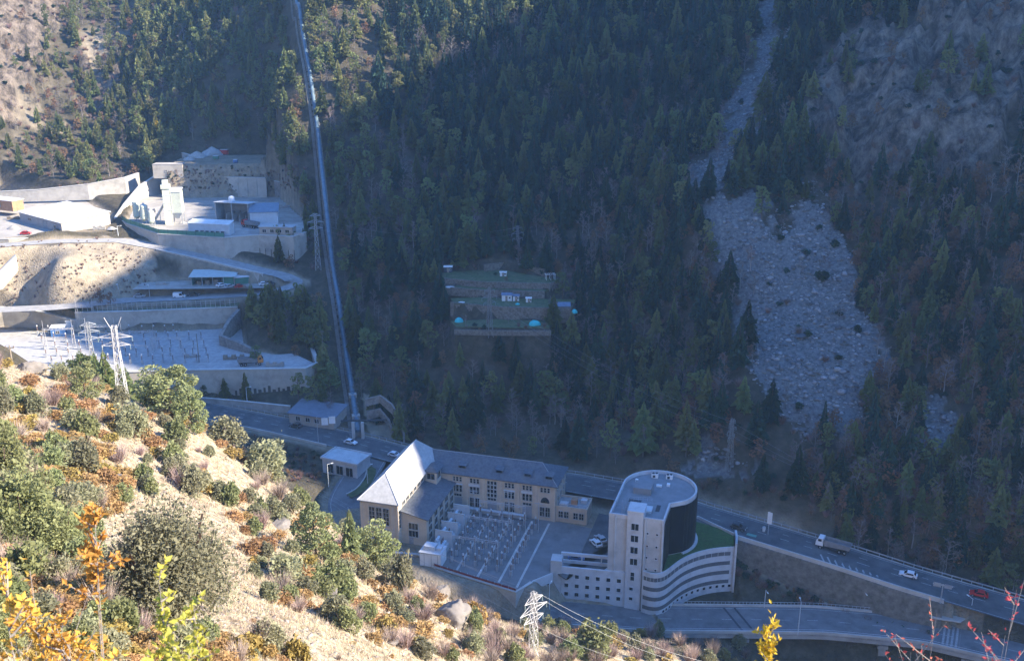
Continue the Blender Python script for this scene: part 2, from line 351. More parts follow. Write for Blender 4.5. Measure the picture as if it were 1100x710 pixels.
def height(x, y, full=False):
    x = np.asarray(x, float); y = np.asarray(y, float)
    z = base_h(x, y)
    scree, rock, near, px, py, dep, far = masks(x, y, z)
    r = np.hypot(x, y)
    # natural relief
    n = fbm(x/34, y/34, 1., 4)*3.2*far+fbm(x/9, y/9, 2., 3)*.8*far
    n = n+near*(fbm(x/13, y/13, 4., 4)*1.3*sstep(10, 60, r)+fbm(x/3, y/3, 5., 3)*.22*sstep(3, 12, r))
    n = n*(1-scree*.75)
    # crags: steep buttresses running down the slope
    ca_, cb_ = .86*x-.5*y, .5*x+.86*y; wob = fbm(x/14, y/14, 6., 3)
    cr = ridged(ca_/15+wob*.5, cb_/70, z/80, 3)
    n = n+rock*(cr*9+ridged(ca_/6+wob*.4, cb_/34, z/40, 2)*3.6+ridged(cb_/17+wob*.7, ca_/40, 3., 2)*6.0-4)
    flat = np.ones(x.shape)
    zz = z+n
    padm = np.zeros(x.shape)
    d = polydist(x, y, LOOP); k = 1-sstep(.2, 3, d); zz = zz+(30.44-zz)*k; padm = np.maximum(padm, k)
    for key, (pl, wd) in ROADS.items():
        best = np.full(x.shape, 1e9); bz = np.zeros(x.shape)
        for a, b in zip(pl[:-1], pl[1:]):
            d, t = segdist(x, y, a, b); u = d < best
            best = np.where(u, d, best); bz = np.where(u, a[2]+(b[2]-a[2])*t, bz)
        bw = {'main': 4, 'lower': 3.5, 'mid': 3}[key]
        k = 1-sstep(wd/2+.6, wd/2+.6+bw, best)
        if key == 'main': mbest, mz = best, bz
        if key == 'lower':
            lbest, lz = best, bz; k = k*sstep(38., 33., x)
        zz = zz+(bz-.22-zz)*k; padm = np.maximum(padm, k)
    # steep cut between the main road and the viaduct, free air under the viaduct deck
    low = (x > 36)&(lbest < 26)&(y < 240)
    cap = lz-1.75+np.where(x < 58, .05*np.maximum(0, lbest-6.2)+2.6*np.maximum(0, lbest-16.5), np.maximum(0, lbest-6.2)*.42)
    belowroad = (mbest > 5.2)
    zz = np.where(low & belowroad, np.minimum(zz, cap), zz)
    for pl, pzv, bw in PADS:
        d = polydist(x, y, pl); k = 1-sstep(0.2, bw, d)
        zz = zz+(pzv-.06-zz)*k; padm = np.maximum(padm, k)
    if full: return zz, scree, rock, near, padm, px, py, far
    return zz
def hz(x, y): return float(height(np.array([x]), np.array([y]))[0])

th = np.linspace(R(-80), R(80), 40)
th = np.concatenate([np.linspace(R(-82), R(-33), 90, endpoint=False), np.linspace(R(-33), R(33), 460, endpoint=False), np.linspace(R(33), R(82), 90)])
rr = np.concatenate([np.geomspace(1.2, 60, 130, endpoint=False), np.arange(60, 200, 1.1), np.arange(200, 600, 1.35), np.linspace(600, 1000, 40)])
TH, RR = np.meshgrid(th, rr)
gx, gy = RR*np.sin(TH), RR*np.cos(TH)
gz, m_scree, m_rock, m_near, m_pad, g_px, g_py, m_far = height(gx, gy, True)
nr, nt = gx.shape
idx = np.arange(nr*nt).reshape(nr, nt)
F = np.stack([idx[:-1,:-1], idx[:-1,1:], idx[1:,1:], idx[1:,:-1]], -1).reshape(-1, 4)[:, ::-1]
# interpolating lookup of the finished surface (for placing things)
def ground(x, y):
    """height of the built sheet under x,y"""
    r = np.hypot(x, y); t = np.arctan2(x, y)
    i = np.clip(np.searchsorted(rr, r)-1, 0, nr-2); j = np.clip(np.searchsorted(th, t)-1, 0, nt-2)
    u = np.clip((r-rr[i])/(rr[i+1]-rr[i]), 0, 1); v = np.clip((t-th[j])/(th[j+1]-th[j]), 0, 1)
    return (gz[i,j]*(1-u)+gz[i+1,j]*u)*(1-v)+(gz[i,j+1]*(1-u)+gz[i+1,j+1]*u)*v
_tt = np.concatenate([np.geomspace(.008, .05, 60, endpoint=False), np.linspace(.05, .75, 700)])
def hit(px, py, far_only=False, tmin=0):
    """first point of the ground seen at px,py"""
    d = ray(px, py); t = _tt[_tt > (max(tmin, .2) if far_only else tmin)]; x, y, z = d[0]*t, d[1]*t, CAM_Z+d[2]*t
    g = ground(x, y); k = np.nonzero(z < g)[0]
    if not len(k): return None
    k = k[0]
    if k == 0: tt = t[0]
    else:
        a, b = z[k-1]-g[k-1], g[k]-z[k]; tt = t[k-1]+(t[k]-t[k-1])*a/(a+b+1e-9)
    xx, yy = d[0]*tt, d[1]*tt
    return Vector((xx, yy, float(ground(np.array([xx]), np.array([yy]))[0])))
# ---- ground material: masks painted as point attributes, everything else procedural
def ground_material():
    m = bpy.data.materials.new('ground'); m.use_nodes = True; t = NT(m); p = m.node_tree.nodes['Principled BSDF']
    p.inputs['Roughness'].default_value = .95; p.inputs['Specular IOR Level'].default_value = .1
    tc = t.new('ShaderNodeTexCoord')
    def noise(s, d=8, r=.65):
        n = t.new('ShaderNodeTexNoise'); n.inputs['Scale'].default_value = s; n.inputs['Detail'].default_value = d; n.inputs['Roughness'].default_value = r
        t.link(tc.outputs['Object'], n.inputs['Vector']); return n.outputs['Fac']
    def ramp(f, stops):
        r = t.new('ShaderNodeValToRGB'); e = r.color_ramp.elements
        while len(e) < len(stops): e.new(.5)
        for i, (q, c) in enumerate(stops): e[i].position = q; e[i].color = (*c, 1)
        t.link(f, r.inputs['Fac']); return r.outputs['Color']
    def mix(f, a, b):
        x = t.new('ShaderNodeMix', data_type='RGBA'); t.link(f, x.inputs[0]); t.link(a, x.inputs[6]); t.link(b, x.inputs[7]); return x.outputs[2]
    def attr(n): return t.new('ShaderNodeAttribute', attribute_name=n).outputs['Fac']
    forest = ramp(noise(.35), [(.3,(.045,.040,.028)),(.5,(.072,.062,.042)),(.62,(.10,.085,.06)),(.75,(.052,.060,.034))])
    straw = ramp(noise(.9, 10, .75), [(.32,(.13,.09,.055)),(.43,(.26,.20,.13)),(.54,(.39,.325,.225)),(.68,(.46,.40,.295))])
    mp = t.new('ShaderNodeMapping'); mp.inputs['Scale'].default_value = (.17,.15,.045); t.link(tc.outputs['Object'], mp.inputs['Vector'])
    rn = t.new('ShaderNodeTexNoise'); rn.inputs['Scale'].default_value = 1.; rn.inputs['Detail'].default_value = 11; rn.inputs['Roughness'].default_value = .78; t.link(mp.outputs['Vector'], rn.inputs['Vector'])
    rock = ramp(rn.outputs['Fac'], [(.36,(.028,.025,.022)),(.45,(.09,.072,.056)),(.55,(.21,.168,.13)),(.68,(.35,.285,.22))])
    scree = ramp(noise(.8, 6, .7), [(.3,(.06,.06,.058)),(.5,(.14,.14,.135)),(.7,(.22,.22,.21))])
    soil = ramp(noise(.3, 8), [(.3,(.20,.165,.12)),(.55,(.32,.265,.19)),(.7,(.40,.33,.24))])
    c = mix(attr('near'), forest, straw); c = mix(attr('soil'), c, soil); c = mix(attr('rock'), c, rock); c = mix(attr('scree'), c, scree)
    t.link(c, p.inputs['Base Color'])
    n1 = t.new('ShaderNodeTexNoise'); n1.inputs['Scale'].default_value = 1.6; n1.inputs['Detail'].default_value = 10; t.link(tc.outputs['Object'], n1.inputs['Vector'])
    bp = t.new('ShaderNodeBump'); bp.inputs['Strength'].default_value = .9; bp.inputs['Distance'].default_value = .5; t.link(n1.outputs['Fac'], bp.inputs['Height']); b2_ = t.new('ShaderNodeBump'); b2_.inputs['Distance'].default_value = 2.2; t.link(attr('rock'), b2_.inputs['Strength']); t.link(rn.outputs['Fac'], b2_.inputs['Height']); t.link(bp.outputs['Normal'], b2_.inputs['Normal']); t.link(b2_.outputs['Normal'], p.inputs['Normal'])
    return m
SOIL_PX = [(0,262),(60,262),(110,252),(150,262),(170,285),(150,318),(60,328),(-60,330),(-60,262)]
SOIL2_PX = [(390,420),(420,430),(430,470),(395,465)]
SOIL3_PX = [(120,330),(60,340),(0,345),(0,325)]
m_soil = np.zeros(gx.shape)
jx = g_px+fbm(gx*.2, gy*.2, 3.)*6; jy = g_py+fbm(gx*.2, gy*.2, 8.)*5
for pl in (SOIL_PX, SOIL2_PX): m_soil = np.maximum(m_soil, inpoly(jx, jy, pl)*m_far)
m_soil = np.maximum(m_soil, sstep(.3, .9, m_pad)*m_far*.8*((g_px < 345)|(g_py > 430)))
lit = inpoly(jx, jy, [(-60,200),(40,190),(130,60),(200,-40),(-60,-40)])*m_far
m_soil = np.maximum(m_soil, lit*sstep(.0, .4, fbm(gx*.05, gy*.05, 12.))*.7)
terrain = np_mesh('ground', np.stack([gx, gy, gz], -1).reshape(-1, 3), F, ground_material(), attrs={'near': m_near.ravel(), 'rock': m_rock.ravel(), 'scree': m_scree.ravel(), 'soil': m_soil.ravel()}, smooth=True)
tag(terrain, kind='structure')

ASPH = mat('asphalt', (.095,.095,.097), .9, .3, .35, dirt=(.14,.137,.13), dscale=.13)
CONC = mat('concrete', (.36,.34,.31), .9, .16, .35, dirt=(.22,.205,.18), dscale=.12, bump=.15)
CONCL = mat('pale_concrete', (.46,.44,.40), .9, .12, .35, dirt=(.32,.30,.27), dscale=.15)
WHITEP = mat('road_paint', (.42,.42,.41), .8, .3, 3, col2=(.2,.2,.2))
def resample(pl, step):
    out = [Vector(pl[0])]
    for a, b in zip(pl[:-1], pl[1:]):
        a = Vector(a); b = Vector(b); n = max(1, int((b-a).length/step))
        for i in range(1, n+1): out.append(a.lerp(b, i/n))
    return out
def smooth_line(pl, step=2.5, it=3):
    pts = resample([Vector(p) for p in pl], 6.)
    for _ in range(it):
        q = [pts[0]]
        for a, b in zip(pts[:-1], pts[1:]): q += [a.lerp(b, .25), a.lerp(b, .75)]
        pts = q+[pts[-1]]
    return resample(pts, step) if False else pts
def offs(pts, o):
    out = []
    for i, p in enumerate(pts):
        d = (pts[min(i+1, len(pts)-1)]-pts[max(i-1, 0)]); d.z = 0; d.normalize(); out.append(p+Vector((-d.y, d.x, 0))*o)
    return out
def ribbon(name, pts, o0, o1, dz, m, kind='structure', parent=None, mb=None):
    A = offs(pts, o0); B = offs(pts, o1); s = mb or MB(); n = len(pts)
    s.add([(p.x, p.y, p.z+dz) for p in A]+[(p.x, p.y, p.z+dz) for p in B], [(i, i+1, n+i+1, n+i) if o0 < o1 else (n+i, n+i+1, i+1, i) for i in range(n-1)][:], 0)
    s.f = [f[::-1] if False else f for f in s.f]
    if mb: return mb
    o = s.build(name, m, parent); 
    if kind: o['kind'] = kind
    return o
RL = {k: smooth_line(v[0]) for k, v in ROADS.items()}
ribbon('main_road', RL['main'], -5.75, 5.75, 0, ASPH)
ASPH2 = mat('worn_asphalt', (.15,.15,.15), .9, .25, .4, dirt=(.20,.197,.19), dscale=.15)
ribbon('valley_road', [p for p in RL['lower'] if p.x < 41], -5.5, 5.5, -.004, ASPH2)
ribbon('switchback_road', RL['mid'], -3.75, 3.75, 0, mat('grey_road', (.30,.29,.275), .9, .2, .5))
# ================================================================== POWER STATION
STONE = mat('rendered_stone', (.54,.44,.33), .9, .10, .5, dirt=(.40,.335,.27), dscale=.18, bump=.1)
STONED = mat('darker_stone', (.40,.34,.28), .9, .12, .6)
SLATE = mat('slate_roof', (.105,.115,.13), .75, .3, 1.4, dirt=(.15,.155,.16), dscale=.3, bump=.25, bscale=3)
SLATE_LIT = mat('sunlit_slate_roof', (.42,.415,.40), .6, .18, 1.2, dirt=(.34,.335,.32), dscale=.25, bump=.15)  # hall slate in a lightened copy, sunlight put into its colour
GLASS = mat('dark_glass', (.015,.018,.022), .12, .3, .5, spec=.6)
FRAMEW = mat('window_frame', (.42,.41,.38), .7, .1)
METAL = mat('galvanised_steel', (.42,.43,.44), .5, .12, 2, metal=.4)
DARKM = mat('dark_metal', (.05,.055,.06), .6, .3, 2)
WHITE = mat('white_paint', (.72,.72,.70), .7, .06, .5, dirt=(.58,.57,.54), dscale=.3)
LGREY = mat('light_grey_paint', (.52,.53,.53), .75, .1, .5)
GREYP = mat('grey_paint', (.28,.29,.30), .8, .15, .5)
PORC = mat('porcelain', (.16,.10,.075), .35, .2, 3, spec=.6)
GREENP = mat('green_paint', (.07,.20,.14), .6, .2, .5)
REDP = mat('red_paint', (.42,.05,.04), .6, .2, .8)
ORANGEP = mat('orange_paint', (.55,.22,.06), .7, .2, .8)
BLUEP = mat('blue_paint', (.07,.16,.34), .6, .2, .8)
WOOD = mat('weathered_wood', (.24,.20,.155), .9, .25, 1.5)
TEAL = mat('teal_tarpaulin', (.04,.42,.42), .6, .15, 1)

def quadbox(s, p0, d, n, a0, a1, b0, b1, z0, z1, m=0):
    """box in a wall's frame: a along d, b outward along n"""
    vs = []
    for z in (z0, z1):
        for a, b in ((a0, b0), (a1, b0), (a1, b1), (a0, b1)):
            vs.append((p0[0]+d[0]*a+n[0]*b, p0[1]+d[1]*a+n[1]*b, z))
    s.add(vs, [(0,1,2,3),(7,6,5,4),(0,4,5,1),(1,5,6,2),(2,6,7,3),(3,7,4,0)], m)
def window(par, p0, d, a, z0, w_, h, nx=2, nz=2, name='window', arch=False, fr=None, gl=None, deep=.10):
    """glazed window on the wall that starts at p0 and runs along d (outward normal to the right of d): surround, sill, panes, bars"""
    n = (d[1], -d[0]); s = MB()
    quadbox(s, p0, d, n, a-w_/2, a+w_/2, .0, .025, z0, z0+h, 1)
    t = .11
    for x0, x1, q0, q1 in ((a-w_/2-t, a-w_/2, z0, z0+h), (a+w_/2, a+w_/2+t, z0, z0+h), (a-w_/2-t, a+w_/2+t, z0+h, z0+h+t)):
        quadbox(s, p0, d, n, x0, x1, 0, deep+.06, q0, q1, 0)
    quadbox(s, p0, d, n, a-w_/2-t*1.4, a+w_/2+t*1.4, 0, deep+.14, z0-t, z0, 0)
    for i in range(1, nx):
        x = a-w_/2+w_*i/nx; quadbox(s, p0, d, n, x-.05, x+.05, .0, .07, z0, z0+h, 0)
    for i in range(1, nz):
        z = z0+h*i/nz; quadbox(s, p0, d, n, a-w_/2, a+w_/2, .0, .06, z-.04, z+.04, 0)
    return s.build(name, [fr or FRAMEW, gl or GLASS], par)
def hip_roof(s, x0, x1, y0, y1, ze, zr, r0, r1, axis='x', m=0, th=.25):
    """hipped roof over a rectangle; ridge runs along axis from r0 to r1"""
    if axis == 'x':
        ym = (y0+y1)/2; A, B = (r0, ym, zr), (r1, ym, zr)
    else:
        xm = (x0+x1)/2; A, B = (xm, r0, zr), (xm, r1, zr)
    c = [(x0,y0,ze),(x1,y0,ze),(x1,y1,ze),(x0,y1,ze)]; lo = [(p[0],p[1],ze-th) for p in c]
    fs = [(0,1,5,4),(2,3,4,5),(1,2,5),(3,0,4)] if axis == 'x' else [(1,2,5,4),(3,0,4,5),(0,1,4),(2,3,5)]
    s.add(c+[A,B]+lo, fs+[(0,6,7,1),(1,7,8,2),(2,8,9,3),(3,9,6,0),(9,8,7,6)], m)
SO = Vector((-29.8,232,0)); SA = R(-16)
def s2w(u, v, z=0): return Vector((SO.x+u*math.cos(SA)-v*math.sin(SA), SO.y+u*math.sin(SA)+v*math.cos(SA), z))
def w2s(p): dx, dy = p[0]-SO.x, p[1]-SO.y; return (dx*math.cos(SA)+dy*math.sin(SA), -dx*math.sin(SA)+dy*math.cos(SA))
def sp(px, py, z=0): return w2s(P(px, py, z))

ph = empty('power_station', SO, SA, 'cream stone hydroelectric power station with slate hip roofs and long windowed wing beside the switchyard', 'power station')
MB().b(-10.3,0,0,30,-2.5,12.3).build('hall_wall', STONE, ph)
MB().b(.0,36.5,24,36,-.5,10.8).b(-10.29,0,30,36,-.5,10.8).build('wing_wall', STONE, ph)
MB().b(0.0,7.2,2,23.99,-.6,7.95).add([(0,2,7.9),(7.2,2,7.9),(0,2,9.6),(0,24,7.9),(7.2,24,7.9),(0,24,9.6)], [(0,1,2),(4,3,5)]).build('annex_wall', STONE, ph)
s = MB(); hip_roof(s, -11.0,.75,-.75,32.4,12.35,18.1,5.0,27.2,'y'); hr = s.build('hall_roof', SLATE_LIT, ph)
MB().tube((-5.12,5.0,18.13),(-5.12,27.2,18.13),.13,n=6).tube((-11,-.75,12.4),(-5.12,5,18.1),.1,n=6).tube((.75,-.75,12.4),(-5.12,5,18.1),.1,n=6).build('ridge_cap', LGREY, hr)
s = MB(); hip_roof(s, -9.5,37.2,23.3,36.7,10.85,14.4,-2,31.3,'x'); wr = s.build('wing_roof', SLATE, ph)
MB().tube((-2,30,14.43),(31.3,30,14.43),.12,n=6).tube((31.3,30,14.4),(37.2,23.3,10.9),.1,n=6).build('ridge_cap', GREYP, wr)
s = MB(); s.add([(-.0,1.3,9.72),(7.9,1.3,7.98),(7.9,24,7.98),(0,24,9.72),(-.0,1.3,9.5),(7.9,1.3,7.76),(7.9,24,7.76),(0,24,9.5)], [(0,1,2,3),(7,6,5,4),(0,4,5,1),(1,5,6,2),(3,2,6,7)]); s.build('annex_roof', SLATE, ph)
# stair head where hall and wing meet
s = MB().b(.3,3.6,19.6,23.2,8.5,12.6); sh = s.build('stair_head', STONE, ph)
s = MB(); hip_roof(s, -.1,4.0,19.2,24.5,12.65,13.8,20.6,24.4,'y'); s.build('roof', SLATE, sh)
window(ph, (3.6,19.6), (0,1), 1.8, 10.2, 2.4, 1.9, 2, 1); window(ph, (.3,19.6), (1,0), 1.7, 10.3, 2.2, 1.8, 2, 1)
# cornices, plinths, pilasters
s = MB(); s.b(-10.5,.0,-.12,-.003,11.55,12.1).b(.003,.15,-.12,19.5,11.75,12.1).b(-10.5,.003,-.15,-.003,-2.5,1.0); s.build('cornice', STONED, ph)
for x in (-10.2,-8.35,-1.6,-.1): MB().b(x-.3,x+.3,-.2,-.003,1,11.5).build('pilaster', STONE, ph)
for i in range(8):
    x = .55+i*5.08; MB().b(x-.34,x+.34,23.75,23.997,0,10.3).build('pilaster', STONE, ph)
MB().b(7.3,36.6,23.8,23.997,10.303,10.62).build('eaves_band', STONE, ph)
# hall windows
for i, a in enumerate((3.05,5.05,7.05)): window(ph, (-10.3,0), (1,0), a, 5.6, 1.55, 4.9, 2, 4)
window(ph, (-10.3,0), (1,0), 3.05, 1.3, 1.5, 3, 2, 2); window(ph, (-10.3,0), (1,0), 7.05, 1.3, 1.5, 3, 2, 2)
window(ph, (0,0), (0,1), 1.0, 4.6, 1.3, 5.4, 1, 4)
for i in range(6): window(ph, (0,0), (0,1), 4.0+i*2.75, 10.15, 1.75, 1.25, 2, 1)
window(ph, (-10.3,30), (0,-1), 8, 4, 2.2, 6, 2, 4); window(ph, (-10.3,30), (0,-1), 14, 4, 2.2, 6, 2, 4); window(ph, (-10.3,30), (0,-1), 20, 4, 2.2, 6, 2, 4)
# annex windows and door
for i in range(5):
    a = 2.6+i*4.2
    for k in range(3): window(ph, (7.2,2), (0,1), a, .9+k*2.25, 2.3, 1.85, 2, 1)
window(ph, (0,2), (1,0), 3.5, 4.4, 2.6, 1.8, 3, 1); window(ph, (0,2), (1,0), 3.5, 2.2, 2.6, 1.8, 3, 1)
dr = MB(); quadbox(dr, (0,2), (1,0), (0,-1), 2.2,3.4,.0,.05,0,2.0); d_ = dr.build('door', GREYP, ph)
MB().box((3.1,1.9,1.0),(.06,.12,.25)).build('handle', METAL, d_)
# long wing: seven bays
BAY = [3.09+i*5.08 for i in range(7)]
for i, x in enumerate(BAY):
    if i == 0: cols = []
    if i in (1,2,4,5,6):
        for j in (-1.0,0,1.0): window(ph, (0,24), (1,0), x+j*.98, 8.55, .62, 1.35, 1, 2)
        if i != 6:
            for j in (-1.0,0,1.0): window(ph, (0,24), (1,0), x+j*.98, 5.35, .68, 2.0, 1, 2)
    if i == 3:
        for k in range(4):
            for j in (-1.0,0,1.0): window(ph, (0,24), (1,0), x+j*.98, 5.0+k*1.28, .7, 1.0, 1, 1)
    if i == 0:
        for k in (8.3,5.0,1.2): window(ph, (0,24), (1,0), x+5.0-2.0, k, 1.0, 1.7, 2, 2) if k > 9 else None
    if i == 6:
        s = MB(); pts = [(x+1.25*math.cos(t), 5.3+1.75*math.sin(t)) for t in [math.pi*q/10 for q in range(11)]]
        n_ = len(pts); s.add([(a, 23.95, z) for a, z in pts]+[(a, 23.9965, z) for a, z in pts], [tuple(range(n_))]+[(q+1, q, n_+q, n_+q+1) for q in range(n_-1)], 0)
        s.build('arched_window', GLASS, ph)
    if i in (1,3,5):
        s = MB(); quadbox(s, (0,24), (1,0), (0,-1), x-1.35,x+1.35,0,.05,0,3.6,0)
        for k in range(6): quadbox(s, (0,24), (1,0), (0,-1), x-1.35,x+1.35,.05,.075,.15+k*.58,.62+k*.58,0)
        dd = s.build('garage_door', GREYP, ph)
        s = MB(); quadbox(s, (0,24), (1,0), (0,-1), x-1.6,x+1.6,0,.18,3.6,3.85); s.build('lintel', STONED, dd)
        window(ph, (0,24), (1,0), x, 3.95, 2.4, .7, 3, 1)
    elif i in (2,4,6):
        for j in (-.75,.75): window(ph, (0,24), (1,0), x+j*1.05, 1.2, 1.2, 2.8, 2, 2)
    if i in (1,2,4,5):
        s = MB().b(x-1.6,x+1.6,23.3,23.9,7.75,7.9); s.b(x-1.6,x+1.6,23.3,23.36,7.9,8.5) if i in (2,5) else None
        s.build('balcony', LGREY, ph)
for a in (2.5,6.0,9.5):
    for z in (1.2,5.2,8.6): window(ph, (36.5,24), (0,1), a, z, 1.3, 1.5, 2, 2)
for x in (9.2,20.0,28.2,34.2):
    s = MB(); y0 = 25.4; z0 = 11.9; s.add([(x-1.0,y0,z0),(x+1.0,y0,z0),(x+1.0,y0,z0+.95),(x-1.0,y0,z0+.95),(x-1.25,y0+2.4,z0+1.25),(x+1.25,y0+2.4,z0+1.25),(x-1.25,y0-.35,z0+.95),(x+1.25,y0-.35,z0+.95),(x-1,y0+2,z0+.9),(x+1,y0+2,z0+.9)],
        [(0,1,2,3),(6,7,5,4),(1,9,2),(0,3,8)], 0)
    dm = s.build('dormer', SLATE, ph); MB().b(x-.85,x+.85,y0-.03,y0-.005,z0+.1,z0+.85).build('pane', GLASS, dm)
# low extension at the right end
MB().b(36.503,45.2,24.6,31.5,-.5,4.1).b(36.503,45.3,24.5,24.8,4.1,4.75).b(45.0,45.3,24.8,31.5,4.1,4.75).b(36.503,45.0,31.2,31.5,4.1,4.75).build('extension_wall', STONE, ph)
MB().b(36.503,45.0,24.8,31.2,4.103,4.2).build('extension_roof', mat('gravel_roof', (.30,.30,.29), .95, .2, 1), ph)
for a in (1.4,3.0,5.6,7.2): window(ph, (36.5,24.6), (1,0), a, 1.3, 1.2, 1.9, 2, 2)
MB().b(40.2,41.9,27,28.4,4.2,5.7).build('roof_hut', mat('rust_orange', (.40,.22,.12), .8, .2), ph)
MB().b(37.3,39.6,25.4,27.2,4.2,5.0).b(42.6,44.2,28.6,30.2,4.2,5.1).build('roof_unit', LGREY, ph)
s = MB(); s.path([(36.7+i*.0,24.65,5.6) for i in range(1)]+[(45.1,24.65,5.6),(45.1,31.3,5.6)], .05)
for x in (37,39,41,43,45.1): s.tube((x,24.65,4.7),(x,24.65,5.6),.05,n=5)
s.build('railing', METAL, ph)
# blue-white canopy over the loading step
MB().b(9.0,28.5,21.9,23.0,1.35,1.55).b(9.0,28.5,22.85,23.0,0,1.36).build('loading_canopy', LGREY, ph)
s = MB()
for x in (.3,7.0,36.3,): s.tube((x,23.85,.2),(x,23.85,10.5),.08,n=6)
s.tube((.12,-.12,0),(.12,-.12,12),.08,n=6); s.build('downpipe', METAL, ph)

# ---------------------------------------------------------------- yard surface
YG = mat('yard_concrete', (.185,.18,.175), .92, .14, .35, dirt=(.12,.118,.11), dscale=.14)
def sheet(name, poly, z, m, kind='structure', th=.35):
    o = MB().prism([tuple(p[:2]) for p in poly], z-th, z).build(name, m); o['kind'] = kind; return o
sheet('yard_ground', [s2w(*q) for q in ((7.3,1.0),(14,-7.0),(35.5,-12.2),(37.9,-7.4),(41.9,-1.6),(46.8,2),(47,23),(36.6,24.3),(36.6,23.99),(7.25,23.99))], .03, YG)
sheet('parking_ground', [s2w(*q) for q in ((42.6,-1.0),(52,1.5),(54,3),(60,17),(62,30),(47.2,32),(47.0,10),(46,-3.5))], .045, ASPH)
for a in ((12.8,-4,23),(18.5,-7,23),(24.5,-8.5,22.5),(30.3,-9.5,22.5),(35.2,-10.5,22.5)):
    s = MB().b(a[0]-.28,a[0]+.28,a[1],a[2],-.1,.10); o = s.build('cable_trench', CONCL); o.location = SO; o.rotation_euler = (0,0,SA); o['kind'] = 'structure'
# ================================================================== OFFICE TOWER
TW = mat('tower_render', (.45,.445,.43), .85, .12, .3, dirt=(.34,.335,.32), dscale=.15, bump=.05)
TW2 = mat('tower_white_band', (.52,.52,.515), .8, .1, .4, dirt=(.39,.39,.38), dscale=.2)
BLACKG = mat('black_curtain_glass', (.008,.010,.014), .35, .3, .3, spec=.25)
BAND = mat('dark_louvre_band', (.11,.115,.12), .6, .2, 2)
LAWN = mat('roof_lawn', (.045,.10,.025), .95, .35, 1.5, dirt=(.07,.10,.04), dscale=.5, bump=.3)
ROOFD = mat('roof_membrane', (.23,.235,.24), .9, .12, .5, dirt=(.18,.18,.185), dscale=.3)
TO = Vector((28.4,215.6,-8))
ot = empty('office_tower', TO, 0, 'white D-shaped office tower with black curved glass, stair shaft, windowed podium and banded curved base', 'office building')
class MBW(MB):
    """builder in world metres, stored relative to the tower's base"""
    def build(s, name, mats, parent=None, smooth=False):
        s.v = [(a-TO.x, b-TO.y, c-TO.z) for a, b, c in s.v]; return MB.build(s, name, mats, parent, smooth)
cx_, cy_, cr_ = 38.1, 231.6, 9.5
def arc(r, a0, a1, n): return [(cx_+r*math.cos(R(a0+(a1-a0)*i/n)), cy_+r*math.sin(R(a0+(a1-a0)*i/n))) for i in range(n+1)]
Ap, Hp, Gp = (23.7,217.4), (36.7,213.7), (39.4,222.2)
outline = [Ap, Hp, Gp]+arc(cr_, -56, 163, 40)
def inset(poly, d):
    out = []; n = len(poly)
    for i in range(n):
        a, b, c = Vector(poly[i-1]), Vector(poly[i]), Vector(poly[(i+1) % n])
        e0 = (b-a).normalized(); e1 = (c-b).normalized(); n0 = Vector((-e0.y, e0.x)); n1 = Vector((-e1.y, e1.x)); nn = (n0+n1).normalized(); k = d/max(.4, nn.dot(n0)); out.append(tuple(b+nn*k))
    return out
inner = inset(outline, .45)
MBW().prism(outline, -8.6, 16.6).build('tower_wall', TW, ot)
n = len(outline); s = MBW()
vs = [(*p, 16.603) for p in outline]+[(*p, 16.603) for p in inner]+[(*p, 17.6) for p in outline]+[(*p, 17.6) for p in inner]
s.add(vs, [(i,(i+1)%n,2*n+(i+1)%n,2*n+i) for i in range(n)]+[(n+(i+1)%n,n+i,3*n+i,3*n+(i+1)%n) for i in range(n)]+[(2*n+i,2*n+(i+1)%n,3*n+(i+1)%n,3*n+i) for i in range(n)])
s.build('parapet', TW2, ot)
MBW().prism(inner, 16.604, 16.68).build('roof_deck', ROOFD, ot)
# curved glass skin with mullions
ga = [(36.87,213.75),(39.55,222.1)]+arc(cr_+.16, -57, 100, 44); s = MBW(); n = len(ga)
s.add([(*p, 3.3) for p in ga]+[(*p, 16.55) for p in ga], [(i,i+1,n+i+1,n+i) for i in range(n-1)])
gp = [Gp, ga[0]]; 
gw = s.build('curtain_wall', BLACKG, ot)
s = MBW(); g2 = [(37.6,215.9),(38.4,218.4),(39.1,220.6)]+arc(cr_+.22, -57, 100, 22)
for p in g2: s.box((*p, 9.9), (.06,.06,13.2))
for z in (6.4,9.7,13.0):
    g3 = arc(cr_+.2, -57, 100, 44)
    for a, b in zip(g3[:-1], g3[1:]): s.tube((*a, z), (*b, z), .035, n=4, caps=False)
s.build('mullion', DARKM, gw)
s = MBW(); s.wall(arc(cr_+.55, -60, 104, 44), 2.9, 3.35, .75); s.build('glass_sill', TW2, ot)
# stair shaft
fd = Vector((Hp[0]-Ap[0], Hp[1]-Ap[1])).normalized(); fn = Vector((fd.y, -fd.x))
def fr(a, b): return (Ap[0]+fd.x*a+fn.x*b, Ap[1]+fd.y*a+fn.y*b)
MBW().prism([fr(4.6,.55), fr(8.5,.55), fr(8.5,-4.2), fr(4.6,-4.2)], -9, 19.0).prism([fr(4.5,.65), fr(8.6,.65), fr(8.6,-4.3), fr(4.5,-4.3)], 19.003, 19.25).build('stair_shaft', TW2, ot)
class WP:  # window on the tower building: rebase positions
    pass
def twin(p0, d, a, z0, w_, h, nx=1, nz=1, gl=None, deep=.06): return window(ot, (p0[0]-TO.x, p0[1]-TO.y), d, a, z0-TO.z, w_, h, nx, nz, fr=TW2, gl=gl, deep=deep)
d2 = (fd.x, fd.y)
for i, z in enumerate((14.2,11.0,7.8,4.6)): twin(fr(4.6,.553), d2, 1.95, z, 1.75, 1.75, 2, 1)
twin(fr(4.6,.553), d2, 1.8, .2, .9, 2.3, 1, 2)
